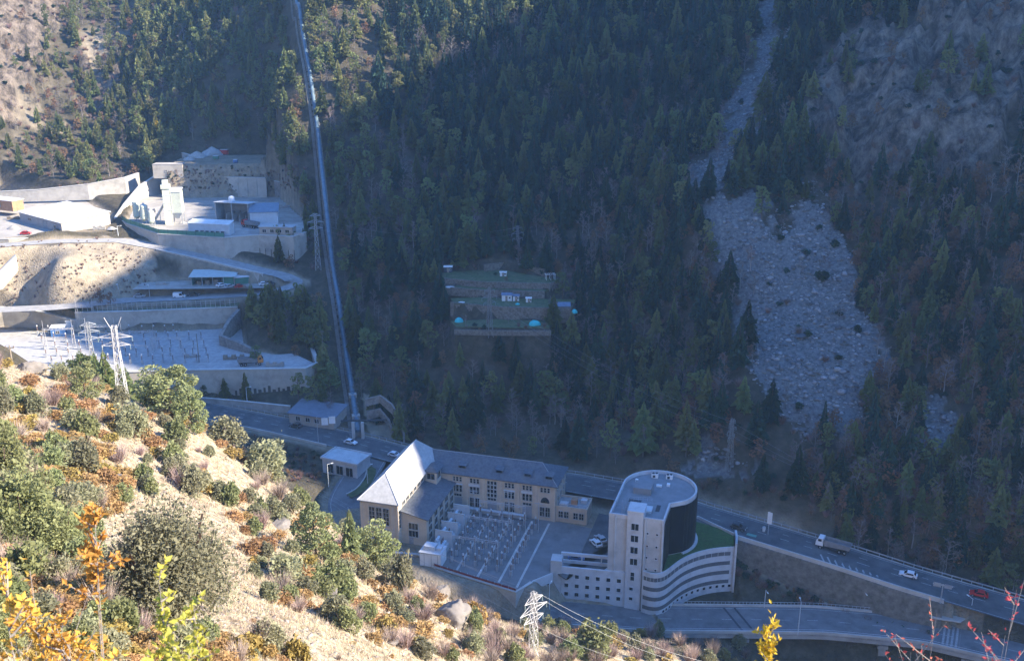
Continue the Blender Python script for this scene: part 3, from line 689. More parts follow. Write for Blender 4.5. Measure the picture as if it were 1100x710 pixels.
for z in (-2.6,-5.4): twin(fr(4.6,.553), d2, 1.6, z, .85, .85)
# flank with rounded edge and slot windows
for a in (9.6,11.9):
    for z in (13.2,9.8,6.6,3.4): twin(fr(0,0.003), d2, a, z, .42, .5)
s = MBW(); 
for a in (8.9,13.2): s.tube((*fr(a,-.0), -8.6), (*fr(a,-.0), 17.3), .35, n=10)
s.tube((*fr(1.6,-.05), -2), (*fr(1.6,-.05), 17.2), .3, n=10); s.build('rounded_rib', TW, ot)
# rooftop
def roofbox(nm, px, py, dx, dy, h, m, rz=-.28, z=16.68, par=ot):
    p = P(px, py, z); return MBW().box((p.x, p.y, z+h/2), (dx, dy, h), rz, 0).build(nm, m, par)
roofbox('penthouse', 691, 527, 4.6, 4.4, 1.7, ROOFD); 
for px, py in ((703.5,512.5),(719,514)):
    u_ = roofbox('air_conditioner', px, py, 1.7, 1.1, 1.15, WHITE); p = P(px, py, 16.68)
    s = MBW(); s.lathe([(.38,1.15),(.38,1.3),(.3,1.3)], (p.x-.42, p.y, 16.68), 12); s.lathe([(.38,1.15),(.38,1.3),(.3,1.3)], (p.x+.42, p.y, 16.68), 12); s.box((p.x, p.y-.56, 17.2), (1.3,.03,.7), 0); s.build('fan', DARKM, u_)
roofbox('vent_box', 708, 522.5, 1.4, .7, .5, WHITE); roofbox('vent_box', 718, 522, .8, .9, .7, WHITE); roofbox('roof_hatch', 697, 548, 1.6, 3.0, .5, LGREY); roofbox('roof_well', 682, 538, 3.2, 1.3, .06, DARKM); roofbox('roof_well', 707, 546, 1.0, 3.4, .06, DARKM)
roofbox('satellite_dish', 684, 517, .7, .7, .7, WHITE)
s = MBW()
for k in range(6):
    a = fr(5.0+.0*k, -4.6); p = Vector((*fr(4.7,-4.9-k*.0), 16.68))
pr = [Vector((*fr(3.4,-2.5), 0)), Vector((*fr(3.4,-9.5), 0)), Vector((*fr(9.0,-10.5), 0))]
for a, b in zip(pr[:-1], pr[1:]):
    for z in (17.2,17.75): s.tube((a.x,a.y,z),(b.x,b.y,z),.03,n=4)
    for i in range(6):
        q = a.lerp(b, i/5); s.tube((q.x,q.y,16.7),(q.x,q.y,17.75),.03,n=4)
s.build('guard_rail', METAL, ot)
s = MBW(); p = P(668, 552, 17.6); s.tube((p.x,p.y,16.7),(p.x,p.y,21.5),.05,.03,n=6); s.build('roof_mast', METAL, ot)
# podium
P0, P1 = Vector((11.3,218.9)), Vector((28.2,215.9)); pd = (P1-P0).normalized(); pn = Vector((pd.y,-pd.x)); PL = (P1-P0).length
def pf(a, b): return (P0.x+pd.x*a+pn.x*b, P0.y+pd.y*a+pn.y*b)
MBW().prism([pf(0,0), pf(PL,0), pf(PL,-.5), pf(0,-.5)], -9.2, 1.9).prism([pf(0,-.503), pf(PL,-.503), pf(PL,-5), pf(0,-5)], -9.2, .0).build('podium_wall', TW2, ot)
MBW().prism([pf(.4,-4.9), pf(PL,-4.9), pf(PL,-5.5), pf(.4,-5.5)], 2.2, 3.0).prism([pf(.4,-5.0), pf(PL,-5.0), pf(PL,-5.4), pf(.4,-5.4)], .0, .9).build('terrace_beam', TW2, ot)
s = MBW()
for a in (.6,5.5,10.5,15.8): s.prism([pf(a,-5), pf(a+.3,-5), pf(a+.3,-5.4), pf(a,-5.4)], .9, 2.2)
s.build('terrace_post', TW2, ot)
MBW().prism([pf(-1.6,.35), pf(1.15,.35), pf(1.15,-3.0), pf(-1.6,-3.0)], -9.2, 3.6).build('podium_block', TW, ot)
MBW().prism([(5.0,214.6), pf(-1.0,.6), pf(-1.0,-4), (5.4,218.2)], -9.2, -.3).prism([(4.8,214.5), pf(-1.05,.7), pf(-1.05,.3), (5.0,215.0)], -.297, .25).build('podium_side_wall', TW2, ot)
for i in range(6):
    for z in (-1.1,-3.75,-6.2): twin(pf(0,0.003), (pd.x,pd.y), 2.4+i*2.62, z, .95, 1.05, 1, 1)
dd_ = (Vector(pf(-1.0,.6))-Vector((5.0,214.6))); L_ = dd_.length; dd_.normalize()
twin((5.0,214.6), (dd_.x,dd_.y), L_-1.6, -3.2, .9, 1.0)
# swept base with louvre bands
cv = [(32.0,214.0),(33.6,212.9),(35.3,212.5),(37.0,213.1),(38.8,214.9),(41.2,217.9),(43.8,220.5),(47,222.7),(50.5,224.2),(54,225.0),(57.2,225.3)]
def cm(pts, n=3):
    pts = [Vector(p) for p in pts]
    for _ in range(n):
        q = [pts[0]]
        for a, b in zip(pts[:-1], pts[1:]): q += [a.lerp(b,.25), a.lerp(b,.75)]
        pts = q+[pts[-1]]
    return [tuple(p) for p in pts]
CV = cm(cv, 2)
s = MBW(); s.wall(CV, -9.6, 3.6, .4, side=1); s.build('curved_wall', TW2, ot)
CVo = [(p[0]+.0, p[1]) for p in CV]
for k, zt in enumerate((2.35,-.35,-3.05,-5.75)):
    s = MBW(); sub = CV[2:-3]; s.wall(sub, zt-1.05, zt, .06, side=-1); bnd = s.build('louvre_band', BAND, ot)
    s = MBW()
    for p, q in zip(sub[:-1:2], sub[1::2]):
        dv = (Vector(q)-Vector(p)).normalized(); s.box((p[0]+dv.y*.08, p[1]-dv.x*.08, zt-.52), (.07,.1,1.05), math.atan2(dv.y, dv.x))
    if k == 0: s.build('mullion', TW2, bnd)
L = 0
segs = list(zip(CV[:-1], CV[1:]))
for j, (a, b) in enumerate(segs[14:-2]):
    if j % 2 == 0:
        d = (Vector(b)-Vector(a)).normalized(); twin(a, (d.x,d.y), .3, -8.0, .75, .8)
MBW().wall([(57.2,224.7),(58.4,229.5),(59.0,233.5)], -9.6, [5.0,4.2,3.9], .55, side=0).build('end_fin', TW2, ot)
MBW().prism([(32.3,214.6)]+[(p[0], p[1]+.42) for p in CV[3:-1]]+[(56.9,225.8),(58.2,231.8),(55,236),(49,240),(40,242),(36,236),(34,222)], 2.5, 3.05).build('lawn', LAWN, ot)
MBW().wall([(33.4,215.4),(36.4,223.0)], 3.0, 3.4, .35).build('lawn_kerb', TW2, ot)
MBW().wall([(58.3,232.3),(50.5,241.4),(44.0,243.2)], 2.4, 3.7, .3).build('garden_wall', TW2, ot)
# ================================================================== TREES
BARK = mat('pine_bark', (.10,.07,.05), .95, .25, 3, rnd=.2)
BIRCH = mat('pale_bark', (.20,.18,.165), .9, .25, 3, rnd=.3)
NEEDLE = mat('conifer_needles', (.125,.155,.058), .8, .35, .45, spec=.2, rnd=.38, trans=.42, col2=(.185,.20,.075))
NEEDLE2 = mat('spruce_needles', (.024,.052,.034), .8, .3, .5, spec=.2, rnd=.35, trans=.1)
TWIG = mat('bare_twigs', (.155,.125,.108), .95, .25, .4, rnd=.3)
TWIGR = mat('reddish_twigs', (.20,.135,.11), .95, .25, .5, rnd=.3)
RUSSET = mat('russet_leaves', (.20,.115,.06), .85, .35, .5, rnd=.16, trans=.2)
YELLOW = mat('yellow_leaves', (.55,.36,.05), .8, .25, 1, rnd=.2, trans=.3)
def tri_quad(a, b, c, d):
    return [a, b, c, a, c, d]
class TB:
    """triangle soup with two materials"""
    def __init__(s): s.T = []; s.M = []
    def tri(s, pts, m):
        pts = np.asarray(pts, float).reshape(-1, 3, 3); s.T.append(pts); s.M.append(np.full(len(pts), m))
    def limb(s, p0, p1, r0, r1, m=0, n=3):
        p0 = np.asarray(p0, float); p1 = np.asarray(p1, float); d = p1-p0; L = np.linalg.norm(d)+1e-9; d = d/L
        a = np.array([0, 0, 1.]) if abs(d[2]) < .9 else np.array([1., 0, 0]); e = np.cross(d, a); e /= np.linalg.norm(e); g = np.cross(d, e)
        t = np.arange(n)*2*math.pi/n; A = p0+r0*(np.cos(t)[:, None]*e+np.sin(t)[:, None]*g); B = p1+r1*(np.cos(t)[:, None]*e+np.sin(t)[:, None]*g)
        o = []
        for i in range(n):
            j = (i+1) % n; o += [A[i], A[j], B[j], A[i], B[j], B[i]]
        s.tri(o, m)
    def leaves(s, C, size, m=1, flat=.0, N=None, asp=.55, up=0):
        """one small two-triangle leaf clump per centre; N optional outward normals"""
        n = len(C); d = rng.normal(size=(n, 3)); d /= np.linalg.norm(d, axis=1)[:, None]
        if up: d[:, 2] = np.abs(d[:, 2])*up+d[:, 2]*(1-up); 
        e = rng.normal(size=(n, 3)); 
        if N is not None: e = e*.55+np.cross(N, d)
        e = np.cross(d, e); e /= np.linalg.norm(e, axis=1)[:, None]+1e-9
        sz = (np.asarray(size)*rng.uniform(.6, 1.35, n))[:, None]
        a, b = C-d*sz, C+d*sz; w1 = e*sz*asp
        T = np.stack([a, C+w1, b, a, b, C-w1], 1).reshape(-1, 3, 3)
        s.tri(T, m)
    def arrays(s): return np.concatenate(s.T), np.concatenate(s.M)
def conifer(seed, H=1., Rr=.27, lv=17, nb=8, droop=.25, full=.8, base=.14):
    global rng; keep = rng; rng = np.random.default_rng(seed); s = TB()
    s.limb((0, 0, -.03), (0, 0, H*.93), .018, .004, 0, 5)
    for i in range(lv):
        f = i/(lv-1); z = base+(H-base)*(f**.92)
        r = Rr*(1-f)**full*rng.uniform(.72, 1.12)+.018
        n = max(4, int(nb*(1-.45*f))); a0 = rng.uniform(0, 6.28)
        for k in range(n):
            a = a0+k*6.283/n+rng.uniform(-.3, .3); rk = r*rng.uniform(.65, 1.18); dz = -droop*rk*rng.uniform(.3, 1.5)
            u = np.array([math.cos(a), math.sin(a), 0]); v = np.array([-u[1], u[0], 0]); c = np.array([0, 0, z])
            w = rk*rng.uniform(.30, .48); tip = c+u*rk+np.array([0, 0, dz]); mid = c+u*rk*.55+np.array([0, 0, dz*.2+.02])
            s.tri([c, mid+v*w, tip, c, tip, mid-v*w], 1)
            w2 = .045+.1*rk; s.tri([c+u*rk*.25, mid+np.array([0, 0, w2]), tip, c+u*rk*.25, tip, mid-np.array([0, 0, w2])], 1)
            if rk > .1: 
                q = c+u*rk*.75+v*w*rng.uniform(-.9, .9)+np.array([0, 0, dz*.5+.02]); s.leaves(q[None], .05, 1)
    s.leaves(np.array([[0, 0, H*.97]]), .05, 1)
    out = s.arrays(); rng = keep; return out
def roundpine(seed, n=420, Rr=.28, lobes=9, trunk=.4, lsz=.042, squash=.8, bare=0):
    """scots-pine like or broadleaf: trunk, limbs, leaf clumps grouped in uneven lobes"""
    global rng; keep = rng; rng = np.random.default_rng(seed); s = TB()
    lean = rng.uniform(-.05, .05, 2); top = np.array([lean[0], lean[1], .85])
    s.limb((0, 0, -.03), (lean[0]*.5, lean[1]*.5, .45), .02, .013, 0, 5); s.limb((lean[0]*.5, lean[1]*.5, .45), top, .013, .004, 0, 4)
    for i in range(lobes):
        f = (i+.5)/lobes; z = trunk+(1-trunk-.1)*f+rng.uniform(-.04, .04); a = i*2.4+rng.uniform(-.5, .5)
        rr_ = Rr*(1-abs(f-.35)**1.6*1.15)*rng.uniform(.35, .8); c = np.array([rr_*math.cos(a), rr_*math.sin(a), z])+np.array([lean[0]*z, lean[1]*z, 0])
        s.limb((lean[0]*z*.8, lean[1]*z*.8, z-.12), c, .009, .003, 0, 3)
        k = n//lobes; d = rng.normal(size=(k, 3)); d /= np.linalg.norm(d, axis=1)[:, None]; lr = Rr*rng.uniform(.38, .6)*(1-.35*f)
        C_ = c+d*(rng.uniform(.45, 1, k)**.5)[:, None]*lr*np.array([1, 1, squash]); s.leaves(C_, lsz, 1, N=d)
    out = s.arrays(); rng = keep; return out
def baretree(seed, n1=10, n2=8, n3=7, spread=.24, tw=.0062, up=.7):
    global rng; keep = rng; rng = np.random.default_rng(seed); s = TB()
    p = np.array([0, 0, -.03]); pts = [p]; 
    for i in range(5): p = p+np.array([rng.uniform(-.025, .025), rng.uniform(-.025, .025), .19]); pts.append(p)
    for i in range(5): s.limb(pts[i], pts[i+1], .016*(1-i/5.5), .016*(1-(i+1)/5.5), 0, 4)
    for i in range(n1):
        f = .25+.7*(i+rng.uniform(0, 1))/n1; k = min(4, int(f*5)); b = pts[k]+(pts[k+1]-pts[k])*(f*5-k)
        a = i*2.4+rng.uniform(-.6, .6); L = spread*(1.25-f)*rng.uniform(.7, 1.3); d = np.array([math.cos(a), math.sin(a), up*rng.uniform(.7, 1.6)]); d /= np.linalg.norm(d)
        e = b+d*L; s.limb(b, e, .006, .003, 0, 3)
        for j in range(n2):
            g = rng.uniform(.25, 1); bb = b+d*L*g; d2 = d+rng.normal(size=3)*.6; d2 /= np.linalg.norm(d2); L2 = L*rng.uniform(.3, .6); e2 = bb+d2*L2
            w = np.cross(d2, rng.normal(size=3)); w = w/np.linalg.norm(w)*tw; s.tri([bb-w, bb+w, e2], 1)
            for q in range(n3):
                g2 = rng.uniform(.3, 1); b3 = bb+d2*L2*g2; d3 = d2+rng.normal(size=3)*.7; e3 = b3+d3*L2*.45; w = np.cross(d3, rng.normal(size=3)); w = w/(np.linalg.norm(w)+1e-9)*tw*.8; s.tri([b3-w, b3+w, e3], 1)
    out = s.arrays(); rng = keep; return out
def bush(seed, n=260, lsz=.11, lobes=7, hgt=.8, m=1, stems=5, rad=.5, bare=False):
    """shrub of radius about .5, height hgt, sitting on z=0"""
    global rng; keep = rng; rng = np.random.default_rng(seed); s = TB()
    for i in range(stems):
        a = rng.uniform(0, 6.28); s.limb((0, 0, -.08), (rad*.55*math.cos(a), rad*.55*math.sin(a), hgt*rng.uniform(.4, .8)), .02, .008, 0, 3)
    if bare:
        for i in range(n):
            a = rng.uniform(0, 6.28); r = rad*rng.uniform(.0, .55); b = np.array([r*.5*math.cos(a), r*.5*math.sin(a), hgt*rng.uniform(0, .35)]); e = np.array([rad*rng.uniform(.3, 1)*math.cos(a+rng.uniform(-.7, .7)), rad*rng.uniform(.3, 1)*math.sin(a), hgt*rng.uniform(.45, 1.1)])
            w = np.cross(e-b, rng.normal(size=3)); w = w/np.linalg.norm(w)*lsz; s.tri([b-w, b+w, e], m)
    else:
        for i in range(lobes):
            a = i*2.4+rng.uniform(-.7,.7); f = math.sqrt((i+.3)/lobes)*rng.uniform(.7,1.15); c = np.array([rad*.64*f*math.cos(a), rad*.64*f*math.sin(a), hgt*(.58-.26*f*f)+rng.uniform(-.14, .12)*hgt]); k = n//lobes
            d = rng.normal(size=(k, 3)); d[:, 2] = d[:, 2]*1.1+.2; d /= np.linalg.norm(d, axis=1)[:, None]; lr = rad*rng.uniform(.20, .46); el = rng.uniform(.8, 1.7)
            rr_ = rng.uniform(.25, 1, k)**.55; rr_ = np.where(rng.random(k) < .10, rr_*rng.uniform(1.05, 1.5, k), rr_)
            C_ = c+d*rr_[:, None]*lr*np.array([1, 1, el*hgt/.8]); C_[:, 2] = np.maximum(C_[:, 2], .02); s.leaves(C_, lsz*np.where(rng.random(k) < .3, 1.5, .85), m, N=d, up=.4)
            e_ = c+np.array([0, 0, lr*el]); s.limb((c[0]*.3, c[1]*.3, 0), e_, .007, .002, 0, 3)
    out = s.arrays(); rng = keep; return out
def tree_mesh(name, TM, mats):
    T, M = TM; V = T.reshape(-1, 3); F = np.arange(len(V)).reshape(-1, 3); o = np_mesh(name, V, F, mats, mi=M); me = o.data
    bpy.data.objects.remove(o); return me
KINDS = {
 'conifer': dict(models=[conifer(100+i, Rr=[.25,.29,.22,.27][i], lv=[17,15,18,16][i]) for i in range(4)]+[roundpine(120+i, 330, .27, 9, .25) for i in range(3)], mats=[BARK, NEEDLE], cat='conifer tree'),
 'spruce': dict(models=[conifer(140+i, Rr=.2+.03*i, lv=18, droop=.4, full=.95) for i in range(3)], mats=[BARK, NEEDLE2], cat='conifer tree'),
 'bare_tree': dict(models=[baretree(160+i, spread=[.24,.2,.3,.26][i], up=[.8,1.2,.6,.9][i]) for i in range(4)], mats=[BIRCH, TWIG], cat='bare tree'),
 'russet_tree': dict(models=[roundpine(180+i, 260, .34, 8, .22, .05, .9) for i in range(3)], mats=[BARK, RUSSET], cat='autumn tree'),
 'bare_scrub': dict(models=[bush(200+i, 150, .012, hgt=.9, bare=True) for i in range(3)], mats=[BARK, TWIGR], cat='bare shrub'),
 'evergreen_shrub': dict(models=[bush(220+i, 170, .12, hgt=.75) for i in range(3)], mats=[BARK, NEEDLE2], cat='evergreen shrub'),
}
for k, d in KINDS.items(): d['me'] = [tree_mesh(k, m, d['mats']) for m in d['models']]

# ---- survey of the far slopes
GARDEN_PX = [(470,289),(545,287),(606,299),(620,338),(596,356),(486,356),(476,330)]
PEN_W = PEN
OPEN_PX = [  # ground without trees: buildings, roads, terraces
 [(-80,204),(60,202),(140,198),(162,188),(166,178),(200,160),(260,158),(330,172),(345,290),(350,330),(262,345),(340,394),(345,432),(270,430),(-80,430)],
 [(200,425),(330,440),(385,455),(445,480),(520,500),(600,505),(690,518),(760,548),(830,571),(900,592),(974,614),(1100,649),(1190,680),(1190,740),(1100,740),(380,710),(200,480)]]
NOSUN = None
sx_, sy_ = np.meshgrid(np.arange(-330, 330, 4.8), np.arange(210, 700, 4.8)); sx_ = (sx_+rng.uniform(-1.9, 1.9, sx_.shape)).ravel(); sy_ = (sy_+rng.uniform(-1.9, 1.9, sy_.shape)).ravel()
sz_ = ground(sx_, sy_); qx, qy, qd = proj(sx_, sy_, sz_)
keep = (qx > -90) & (qx < 1190) & (qy > -75) & (qy < 640) & (qd > 190)
_, k_scree, k_rock, k_near, k_pad, _, _, k_far = height(sx_, sy_, True)
keep &= ((k_scree < .5) | ((fbm(sx_/10, sy_/10, 71., 2) > .22) & (rng.random(len(sx_)) < .35))) & (k_pad < .25) & (k_far > .5) & (k_near < .5)
for pl in OPEN_PX: keep &= ~inpoly(qx, qy, pl)
gm_ = inpoly(qx, qy, GARDEN_PX); keep &= ~gm_
for a, b in zip(PEN_W[:-1], PEN_W[1:]):
    dd, _t = segdist(sx_+2.2, sy_, a, b); keep &= dd > 5.0
# hidden behind a crest? (sample the sight line to the tree top)
vis = np.zeros(len(sx_), bool); ii = np.nonzero(keep)[0]
ok = np.ones(len(ii), bool)
for f in np.linspace(.3, .985, 46): ok &= (CAM_Z+(sz_[ii]+12-CAM_Z)*f) > ground(sx_[ii]*f, sy_[ii]*f)-1.5
keep[ii] = ok
ii = np.nonzero(keep)[0]
clump = fbm(sx_/22, sy_/22, 31., 3); clump2 = fbm(sx_/13, sy_/13, 33., 2)
PIX = {k: [] for k in KINDS}
BELT = [(370,150),(450,150),(450,290),(380,280)]
for i in ii:
    px, py, u, c, c2 = qx[i], qy[i], rng.random(), clump[i], clump2[i]
    if k_scree[i] > .5: w = dict(bare_tree=.4, evergreen_shrub=.35, bare_scrub=.2)
    elif k_rock[i] > .5: w = dict(conifer=.07+c*.2, russet_tree=.08, bare_scrub=.22+c*.3, evergreen_shrub=.20+c*.4)
    elif px < 145 and py < 260: w = dict(conifer=.36+c*.5, russet_tree=.09, bare_scrub=.36, bare_tree=.10, evergreen_shrub=.09)
    elif px < 345: w = dict(conifer=.74+c*.5, bare_tree=.07, russet_tree=.04, bare_scrub=.12-c*.3)
    elif px < 405 and py < 260: w = dict(conifer=.50+c*.6, bare_tree=.14, bare_scrub=.2, russet_tree=.06)
    elif inpoly(px, py, BELT): w = dict(conifer=.34, bare_tree=.42, russet_tree=.07, spruce=.06, bare_scrub=.08)
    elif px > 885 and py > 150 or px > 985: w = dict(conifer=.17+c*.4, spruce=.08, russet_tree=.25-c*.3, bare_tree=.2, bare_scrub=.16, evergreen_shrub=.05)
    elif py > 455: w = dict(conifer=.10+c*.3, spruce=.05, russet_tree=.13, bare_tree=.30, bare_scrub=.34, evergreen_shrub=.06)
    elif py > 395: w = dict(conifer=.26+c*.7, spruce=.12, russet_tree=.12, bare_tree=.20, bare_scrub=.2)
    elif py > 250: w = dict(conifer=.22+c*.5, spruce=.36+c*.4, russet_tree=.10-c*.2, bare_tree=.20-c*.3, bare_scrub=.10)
    else: w = dict(conifer=.31+c*.3, spruce=.49, bare_tree=.11-c*.3, russet_tree=.03)  # more dark spruce at the centre, shade put partly into the tree colours
    acc = 0
    for k, p_ in w.items():
        acc += max(0, p_)
        if u < acc: break
    else: continue
    h = dict(conifer=rng.triangular(6.5, 12, 17), spruce=rng.triangular(6, 13, 18.5), bare_tree=rng.uniform(7, 12.5), russet_tree=rng.uniform(4.5, 8.), bare_scrub=rng.uniform(2.2, 4.5), evergreen_shrub=rng.uniform(2., 3.8))[k]
    if px < 145 and py < 260 and k == 'conifer': h *= .72
    if k == 'conifer' and px > 885: h *= .8
    PIX[k].append((sx_[i], sy_[i], sz_[i]-.15, h, px, py, qd[i]))
for k, px, py, h in [('russet_tree',108,326,6.5),('russet_tree',119,327,5.5),('bare_tree',97,327,5),('russet_tree',293,366,7),('russet_tree',318,384,5.5),('conifer',242,428,7.5),('conifer',219,427,5),('conifer',262,431,4),('conifer',275,392,8),('russet_tree',392,400,6),('bare_tree',412,410,8)]:
    q = hit(px, py, True); PIX[k].append((q.x, q.y, q.z-.15, h, px, py, 180.))
_tx = [(r_[0], r_[1], r_[2]) for L_ in PIX.values() for r_ in L_]; _cell = {}
for p_ in _tx: _cell.setdefault((int(p_[0]//5), int(p_[1]//5), int(p_[2]//8)), 1)
for n_ in range(2600):
    px, py = rng.uniform(60,350), rng.uniform(-5,290)
    if inpoly(px, py, OPEN_PX[0]) and px < 294 or (py > 60 and abs(px-(336+(py-100)*.12)) < 9): continue
    q = hit(px, py, True)
    if q is None or (int(q.x//5), int(q.y//5), int(q.z//8)) in _cell: continue
    hh = [np.asarray(v_).ravel()[0] for v_ in height(np.array([q.x]), np.array([q.y]), True)]
    if hh[4] > .6 or min(float(segdist(q.x, q.y, a_, b_)[0]) for a_, b_ in zip(PEN[:-1], PEN[1:])) < 5: continue
    _cell[(int(q.x//5), int(q.y//5), int(q.z//8))] = 1; k = ['conifer','bare_scrub','bare_tree','russet_tree'][int(rng.choice(4, p=[.6,.22,.1,.08]))]
    PIX[k].append((q.x, q.y, q.z-.3, dict(conifer=rng.uniform(7,12), bare_scrub=rng.uniform(2,4), bare_tree=rng.uniform(6,10), russet_tree=rng.uniform(4,7))[k], px, py, 480.))
for n_ in range(160):
    px, py = rng.uniform(462,626), rng.uniform(284,360)
    if inpoly(px, py, [(478,290),(545,289),(600,301),(612,334),(590,351),(492,351),(486,322)]) and rng.random() > .12: continue
    q = hit(px, py, True); k = ['bare_scrub','evergreen_shrub','russet_tree','bare_tree'][int(rng.choice(4, p=[.45,.25,.15,.15]))]; PIX[k].append((q.x, q.y, q.z-.1, rng.uniform(1.,2.6)*(2 if k == 'bare_tree' else 1), px, py, 340.))
for n_ in range(1500):
    if n_ < 1000: px, py = rng.uniform(868,1105), rng.uniform(190,610)
    else: px, py = rng.uniform(590,780), rng.uniform(80,460)
    q = hit(px, py, True)
    if q is None: continue
    hh = [np.asarray(v_).ravel()[0] for v_ in height(np.array([q.x]), np.array([q.y]), True)]
    if hh[4] > .1 or hh[1] > .5 or hh[2] > .5 and rng.random() > .3: continue
    dp_ = float(proj(q.x, q.y, q.z)[2])
    k = ['bare_scrub','bare_tree','russet_tree','evergreen_shrub','conifer','spruce'][int(rng.choice(6, p=[.26,.14,.27,.09,.12,.12] if n_ < 1000 else [.12,.38,.15,0,.1,.25]))]
    PIX[k].append((q.x, q.y, q.z-.15, dict(bare_scrub=rng.uniform(2.2,4.6), bare_tree=rng.uniform(6.5,12), russet_tree=rng.uniform(4,7.5), evergreen_shrub=rng.uniform(1.8,3.4), conifer=rng.uniform(6,11), spruce=rng.uniform(7,13))[k], px, py, dp_))
for n_ in range(260):
    px, py = rng.uniform(168,324), rng.uniform(182,206)
    q = hit(px, py, True); k = ['bare_scrub','russet_tree','evergreen_shrub'][int(rng.choice(3, p=[.7,.15,.15]))]
    if q.z > 47.5: PIX[k].append((q.x, q.y, q.z-.1, rng.uniform(.9,2.2), px, py, 500.))
for n_ in range(420):
    px, py = rng.uniform(0,170), rng.uniform(255,330)
    if not (inpoly(px, py, [(0,262),(110,256),(150,268),(170,290),(150,316),(0,328)]) and fbm(px*.05, py*.08, 44.) > -.15): continue
    q = hit(px, py, True); PIX['bare_scrub'].append((q.x, q.y, q.z-.1, rng.uniform(.6,1.7), px, py, 420.))
for n_ in range(500):
    px, py = rng.uniform(205,345), rng.uniform(440,520)
    q = hit(px, py, True)
    if q is None: continue
    pm = float(height(np.array([q.x]), np.array([q.y]), True)[4][0])
    if pm > .2 or q.y < 240: continue
    k = ['bare_scrub','evergreen_shrub','russet_tree'][int(rng.choice(3, p=[.65,.2,.15]))]; PIX[k].append((q.x, q.y, q.z-.1, rng.uniform(1.,2.4), px, py, 320.))
for n_ in range(900):
    px, py = rng.uniform(640,1100), rng.uniform(520,660)
    q = hit(px, py, True)
    if q is None or q.y < 214: continue
    hh = [np.asarray(v_).ravel()[0] for v_ in height(np.array([q.x]), np.array([q.y]), True)]
    if hh[4] > .15 or (q.x < 60 and q.y < 246) or q.z < -7.6: continue
    k = ['bare_scrub','evergreen_shrub','russet_tree','bare_tree'][int(rng.choice(4, p=[.6,.14,.14,.12]))]; PIX[k].append((q.x, q.y, q.z-.1, rng.uniform(1.2,3.2)*(2.2 if k == 'bare_tree' else 1), px, py, 300.))
# a few set by hand where the photograph shows single ones
for k, px, py, h in [('conifer',835,238,3.5)]: pass
SCREE_BUSH = [(836,212,5),(842,226,4.5),(838,252,3.5),(846,204,4),(826,300,2.2),(858,345,1.8),(788,312,4),(797,378,3.5),(921,350,3.5),(896,260,4),(880,240,3),(930,420,3.2),(812,440,3.5),(838,322,3.2),(867,268,4.2),(845,287,2.6),(884,296,6.5),(902,333,3.6),(836,240,2.6)]
for px, py, h in SCREE_BUSH:
    q = hit(px, py+6, True); PIX['evergreen_shrub'].append((q.x, q.y, q.z-.3, h, px, py, 230.))
for px, py, h in [(806,292,13),(786,335,11),(902,345,7),(795,310,10)]:
    q = hit(px, py, True); PIX['bare_tree'].append((q.x, q.y, q.z, h, px, py, 230.))
# zones give each individual's place in words
def zone(px, py, lit):
    if px < 145: return 'on the sunlit rocks above the white shed'
    if px < 335: return 'on the wooded slope above the concrete plant' if py > 60 else 'high above the concrete plant'
    if lit: return 'in the sunlit strip of forest just past the steel pipe'
    if px < 470 and py > 330: return 'between the steel pipe and the terraced garden'
    if px < 470: return 'on the shaded slope beside the upper steel pipe'
    if px > 985: return 'on the dark slope below the tall grey cliff'
    if px > 860 and py < 330: return 'among rocks at the foot of the grey cliff'
    if px > 860: return 'beyond the boulder field, above the road'
    if px > 690 and py < 230: return 'along the stone chute above the boulders'
    if px > 690 and py < 470: return 'along the near edge of the pale boulder field'
    if py > 455: return 'on the bank behind the power station'
    if py > 358: return 'in shade just below the terraced garden'
    if py > 270: return 'in shade beside the terraced garden'
    return 'in the dense shaded forest above the terraced garden'
DESC = {'conifer': 'dark green pine tree', 'spruce': 'narrow bluish dark spruce', 'bare_tree': 'leafless tree with pale trunk', 'russet_tree': 'rust brown leafy tree', 'bare_scrub': 'low bare reddish shrub', 'evergreen_shrub': 'low rounded evergreen shrub'}
rest_T, rest_M, rest_t = [], [], []; rest_mats = [BARK, NEEDLE, NEEDLE2, BIRCH, TWIG, RUSSET, TWIGR]
N_IND = {}
for k, L in PIX.items():
    L.sort(key=lambda r: -(r[3]/r[6])*(1 if -10 < r[4] < 1110 and r[5] > -5 else .01)); d = KINDS[k]
    lim = 150 if k == 'spruce' else 150 if k == 'conifer' and False else 290
    if k == 'conifer': lim = 290
    mi = [rest_mats.index(m) for m in d['mats']]
    for n_, (x, y, z, h, px, py, dep) in enumerate(L):
        j = int(rng.integers(len(d['me']))); a = rng.uniform(0, 6.28); sc = h*np.array([rng.uniform(.85, 1.2)]*2+[1.]); rz = a
        if k in ('bare_scrub', 'evergreen_shrub'): sc = h*np.array([1., rng.uniform(.8, 1.2), rng.uniform(.7, 1.0)])
        if n_ < lim and -15 < px < 1115 and py > -8:
            o = bpy.data.objects.new(k, d['me'][j]); COL.objects.link(o); o.location = (x, y, z); o.rotation_euler = (0, 0, a); o.scale = sc
            zz_ = zone(px, py, px > 335 and py < 110 and (px-335) < (115-py)*2.3); tag(o, DESC[k]+' '+zz_, d['cat'], DESC[k]+'s '+zz_)
        else:
            T, M = d['models'][j]; ca, sa = math.cos(a), math.sin(a); Q = T*sc; X = Q[..., 0]*ca-Q[..., 1]*sa+x; Y = Q[..., 0]*sa+Q[..., 1]*ca+y
            rest_T.append(np.stack([X, Y, Q[..., 2]+z], -1)); rest_M.append(np.array(mi)[M]); rest_t.append(np.full(len(T)*3, rng.random()))
    N_IND[k] = len(L)
